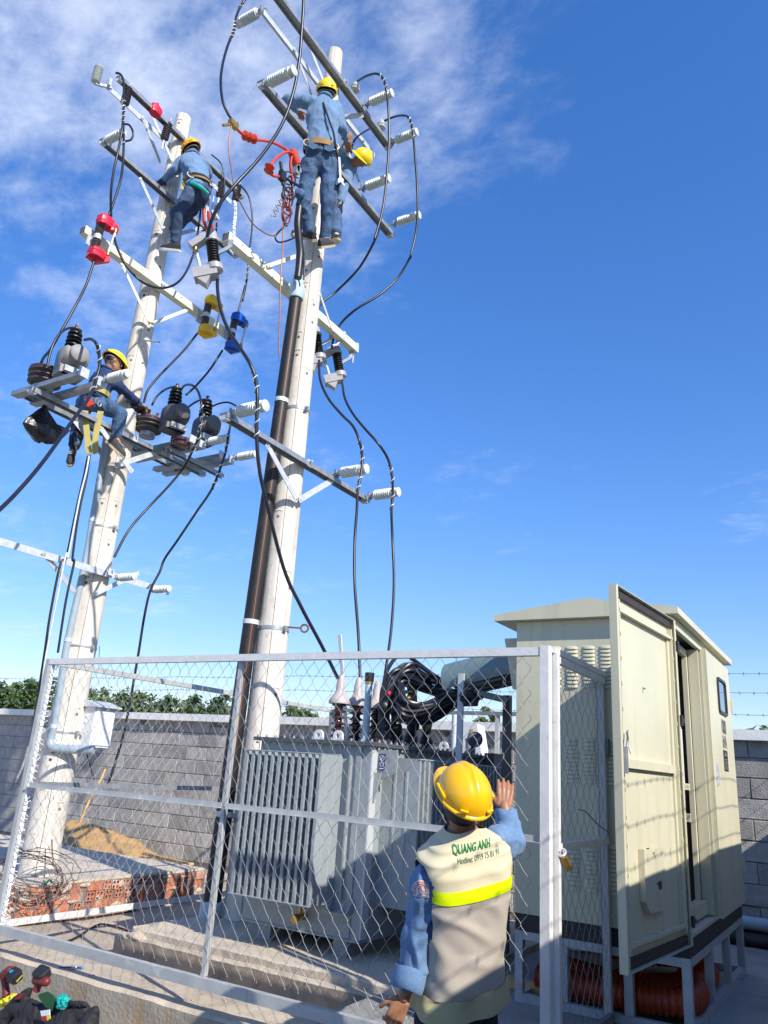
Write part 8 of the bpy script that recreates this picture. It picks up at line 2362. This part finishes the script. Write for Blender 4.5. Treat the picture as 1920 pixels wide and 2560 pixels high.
peb.build('loose_gravel', 'kerb', None, ang=0, kind='stuff')

# tool bag with cordless tools at the bottom left
YB = 3.72
tb = thing('tool_bag', 'black canvas tool bag with green lining standing before the plinth at the lower left', 'bag', (-4.415,3.62,-0.336))
b = MB()
def lp_(x, y, dy=0.0): return Vector(PL_[(x, y)]) + Vector((0, dy, 0))
PL_ = {}
for k_, v_ in (((60.0,1060.0),(-4.91,3.7,-0.356)),((240.0,860.0),(-4.81,3.7,-0.258)),((400.0,640.0),(-4.727,3.7,-0.155)),((470.0,580.0),(-4.687,3.7,-0.124)),((560.0,1000.0),(-4.574,3.7,-0.269)),((650.0,880.0),(-4.529,3.7,-0.214)),((760.0,960.0),(-4.447,3.7,-0.229)),((700.0,1250.0),(-4.453,3.7,-0.341)),((300.0,1250.0),(-4.719,3.7,-0.394)),((1000.0,1050.0),(-4.284,3.7,-0.233)),((1180.0,900.0),(-4.186,3.7,-0.158)),((1300.0,930.0),(-4.109,3.7,-0.155)),((1340.0,900.0),(-4.088,3.7,-0.14)),((1180.0,1260.0),(-4.15,3.7,-0.285)),((860.0,790.0),(-4.401,3.7,-0.155)),((1040.0,800.0),(-4.285,3.7,-0.138)),((1230.0,820.0),(-4.163,3.7,-0.124)),((520.0,760.0),(-4.63,3.7,-0.185)),((780.0,720.0),(-4.461,3.7,-0.139))): PL_[tuple(int(round(q)) for q in k_)] = v_
cap(b, lp_(60, 1060), 0.06, lp_(240, 860), 0.05); cap(b, lp_(240, 860), 0.052, lp_(400, 640), 0.022)
cap(b, lp_(300, 1250), 0.10, lp_(560, 1000), 0.075); cap(b, lp_(240, 860), 0.055, lp_(560, 1000), 0.07)
cap(b, lp_(700, 1250), 0.10, lp_(1000, 1050), 0.075); cap(b, lp_(560, 1000), 0.07, lp_(760, 960), 0.045); cap(b, lp_(1000, 1050), 0.06, lp_(1180, 900), 0.035)
cap(b, lp_(1180, 1260), 0.08, lp_(1300, 930), 0.030); cap(b, lp_(1300, 930), 0.026, lp_(1340, 900), 0.018)
fb = fuse(b, 0.008, 5, 0.008, (13, 13, 13), 4); fb.build('bag_shell', 'bag', tb, ang=60)
b = MB(); cap(b, lp_(860, 790, -0.03), 0.014, lp_(1230, 820, -0.03), 0.016); cap(b, lp_(780, 720, -0.02), 0.008, lp_(760, 960, -0.05), 0.010); fuse(b, 0.005, 2, 0.006, (30, 30, 30), 2).build('bag_flap', 'bag', tb, ang=60)
def patch(name, mt, pts, parent, th=(0, 0.012, 0)):
    b = MB(); b.poly(pts, th); return b.build(name, mt, parent, ang=30)
patch('bag_lining', 'bag_green', ((-4.55,3.63,-0.135),(-4.475,3.63,-0.106),(-4.403,3.63,-0.117),(-4.379,3.63,-0.139),(-4.405,3.63,-0.197),(-4.465,3.63,-0.181),(-4.526,3.63,-0.154)), tb)
patch('care_label', 'white_print', ((-4.456,3.595,-0.198),(-4.375,3.595,-0.176),(-4.363,3.595,-0.203),(-4.438,3.595,-0.223)), tb, (0, 0.004, 0))
patch('care_label', 'red_paint', ((-4.438,3.595,-0.223),(-4.394,3.595,-0.211),(-4.38,3.595,-0.235),(-4.428,3.595,-0.242)), tb, (0, 0.004, 0))
patch('care_label', 'yellow_cloth', ((-4.393,3.595,-0.211),(-4.363,3.595,-0.204),(-4.355,3.595,-0.219),(-4.379,3.595,-0.235)), tb, (0, 0.004, 0))
b = MB(); rq = random.Random(6)
for k in range(10):
    p = Vector((-4.34,3.66,-0.141)) + Vector((rq.uniform(-.035, .04), rq.uniform(-.02, .02), rq.uniform(-.03, .03))); b.ell(p, (0.026, 0.02, 0.018), None, 10, 7)
tag(fuse(b, 0.006, 2, 0.010, (40, 40, 40), 3).build('teal_cloth', 'teal', None, ang=50), 'crumpled teal plastic stuffed in the open tool bag', 'cloth')
b = MB(); cap(b, (-5.021,3.74,-0.279), 0.03, (-4.906,3.74,-0.236), 0.026)
tag(fuse(b, 0.006, 2, 0.008, (30, 30, 30), 1).build('yellow_rag', 'yellow_cloth', None, ang=60), 'yellow rag between the red drill and the tool bag', 'rag')
patch('red_trim', 'drill_red', ((-4.775,3.64,-0.205),(-4.751,3.64,-0.169),(-4.696,3.64,-0.159),(-4.711,3.64,-0.189)), tb)
def drill(label, grip0, grip1, bat_c, bat_x, bat_y, L, W_, T):
    d = thing('cordless_drill', label, 'drill', grip0, 'cordless tools in the bag')
    b = MB(); b.tube(smooth_path([grip0, Vector(grip0).lerp(Vector(grip1), 0.5), grip1], 8), [0.026, 0.024, 0.023, 0.022, 0.022, 0.023, 0.025, 0.028, 0.033], 12); g = b.build('grip', 'drill_red', d)
    bx_, by_ = Vector(bat_x).normalized(), Vector(bat_y); by_ = (by_ - bx_ * by_.dot(bx_)).normalized(); bz_ = bx_.cross(by_)
    rot = Matrix((bx_, by_, bz_)).transposed(); c = Vector(bat_c)
    b = MB(); h = (L / 2, W_ / 2, T / 2); k = 0.72
    pts = [(-h[0], -h[1] * k), (-h[0] * k, -h[1]), (h[0] * k, -h[1]), (h[0], -h[1] * k), (h[0], h[1] * k), (h[0] * k, h[1]), (-h[0] * k, h[1]), (-h[0], h[1] * k)]
    vs = []
    for z, s_ in ((-h[2], 0.86), (-h[2] * 0.7, 1.0), (h[2] * 0.7, 1.0), (h[2], 0.88)):
        vs += [c + bx_ * x * s_ + by_ * y * s_ + bz_ * z for x, y in pts]
    b.add(vs, [(j * 8 + i, j * 8 + (i + 1) % 8, (j + 1) * 8 + (i + 1) % 8, (j + 1) * 8 + i) for j in range(3) for i in range(8)] + [tuple(reversed(range(8))), tuple(range(24, 32))])
    bt = b.build('battery', 'drill_black', d, ang=25)
    return d, bt, c, bx_, by_, bz_
d1, bt1, c1_, x1_, y1_b, z1_b = drill('red cordless drill with black battery at the far left edge', (-4.962,3.72,-0.232), (-5.024,3.72,-0.123), (-4.895,3.7,-0.102), (1, 0.1, -0.12), (0, 0.9, 0.5), 0.083, 0.075, 0.068)
b = MB(); cap(b, (-5.024,3.72,-0.123), 0.032, (-4.968,3.71,-0.087), 0.030); b.build('grip_foot', 'drill_red', d1)
patch('sticker', 'cyan_print', ((-4.901,3.655,-0.07),(-4.872,3.655,-0.057),(-4.855,3.655,-0.06),(-4.883,3.655,-0.079)), bt1, (0, 0.003, 0))
patch('sticker', 'yellow_cloth', ((-4.81,3.655,-0.111),(-4.766,3.655,-0.07),(-4.76,3.655,-0.075),(-4.799,3.655,-0.115)), bt1, (0, 0.003, 0))
d2, bt2, c2_, x2_, y2_b, z2_b = drill('red cordless drill with black battery standing upright in the tool bag', (-4.684,3.72,-0.15), (-4.659,3.72,-0.094), (-4.659,3.72,-0.054), (1, 0.12, -0.10), (0, 0.85, 0.55), 0.092, 0.085, 0.06)
b = MB(); cap(b, (-4.689,3.71,-0.093), 0.027, (-4.591,3.71,-0.085), 0.027); b.build('grip_foot', 'drill_red', d2)
vs, fs = text_mesh('Makita', 0.016, bold=True)
nn_ = -y2_b if y2_b.y > 0 else y2_b
o_ = Vector((-4.652,3.72,-0.048)) + nn_ * 0.0435
ux_ = -x2_; uy_ = nn_.cross(ux_)
b = MB(); b.add([o_ + ux_ * v.x + uy_ * v.y + uy_ * 0.004 for v in vs], fs); b.build('battery_lettering', 'white_print', bt2, ang=0)
b = MB(); b.add([o_ + ux_ * x + uy_ * y for x, y in ((-0.03, -0.008), (0.022, -0.008), (0.022, -0.0105), (-0.03, -0.0105))], [(0, 1, 2, 3)]); b.build('battery_lettering', 'white_print', bt2, ang=0)
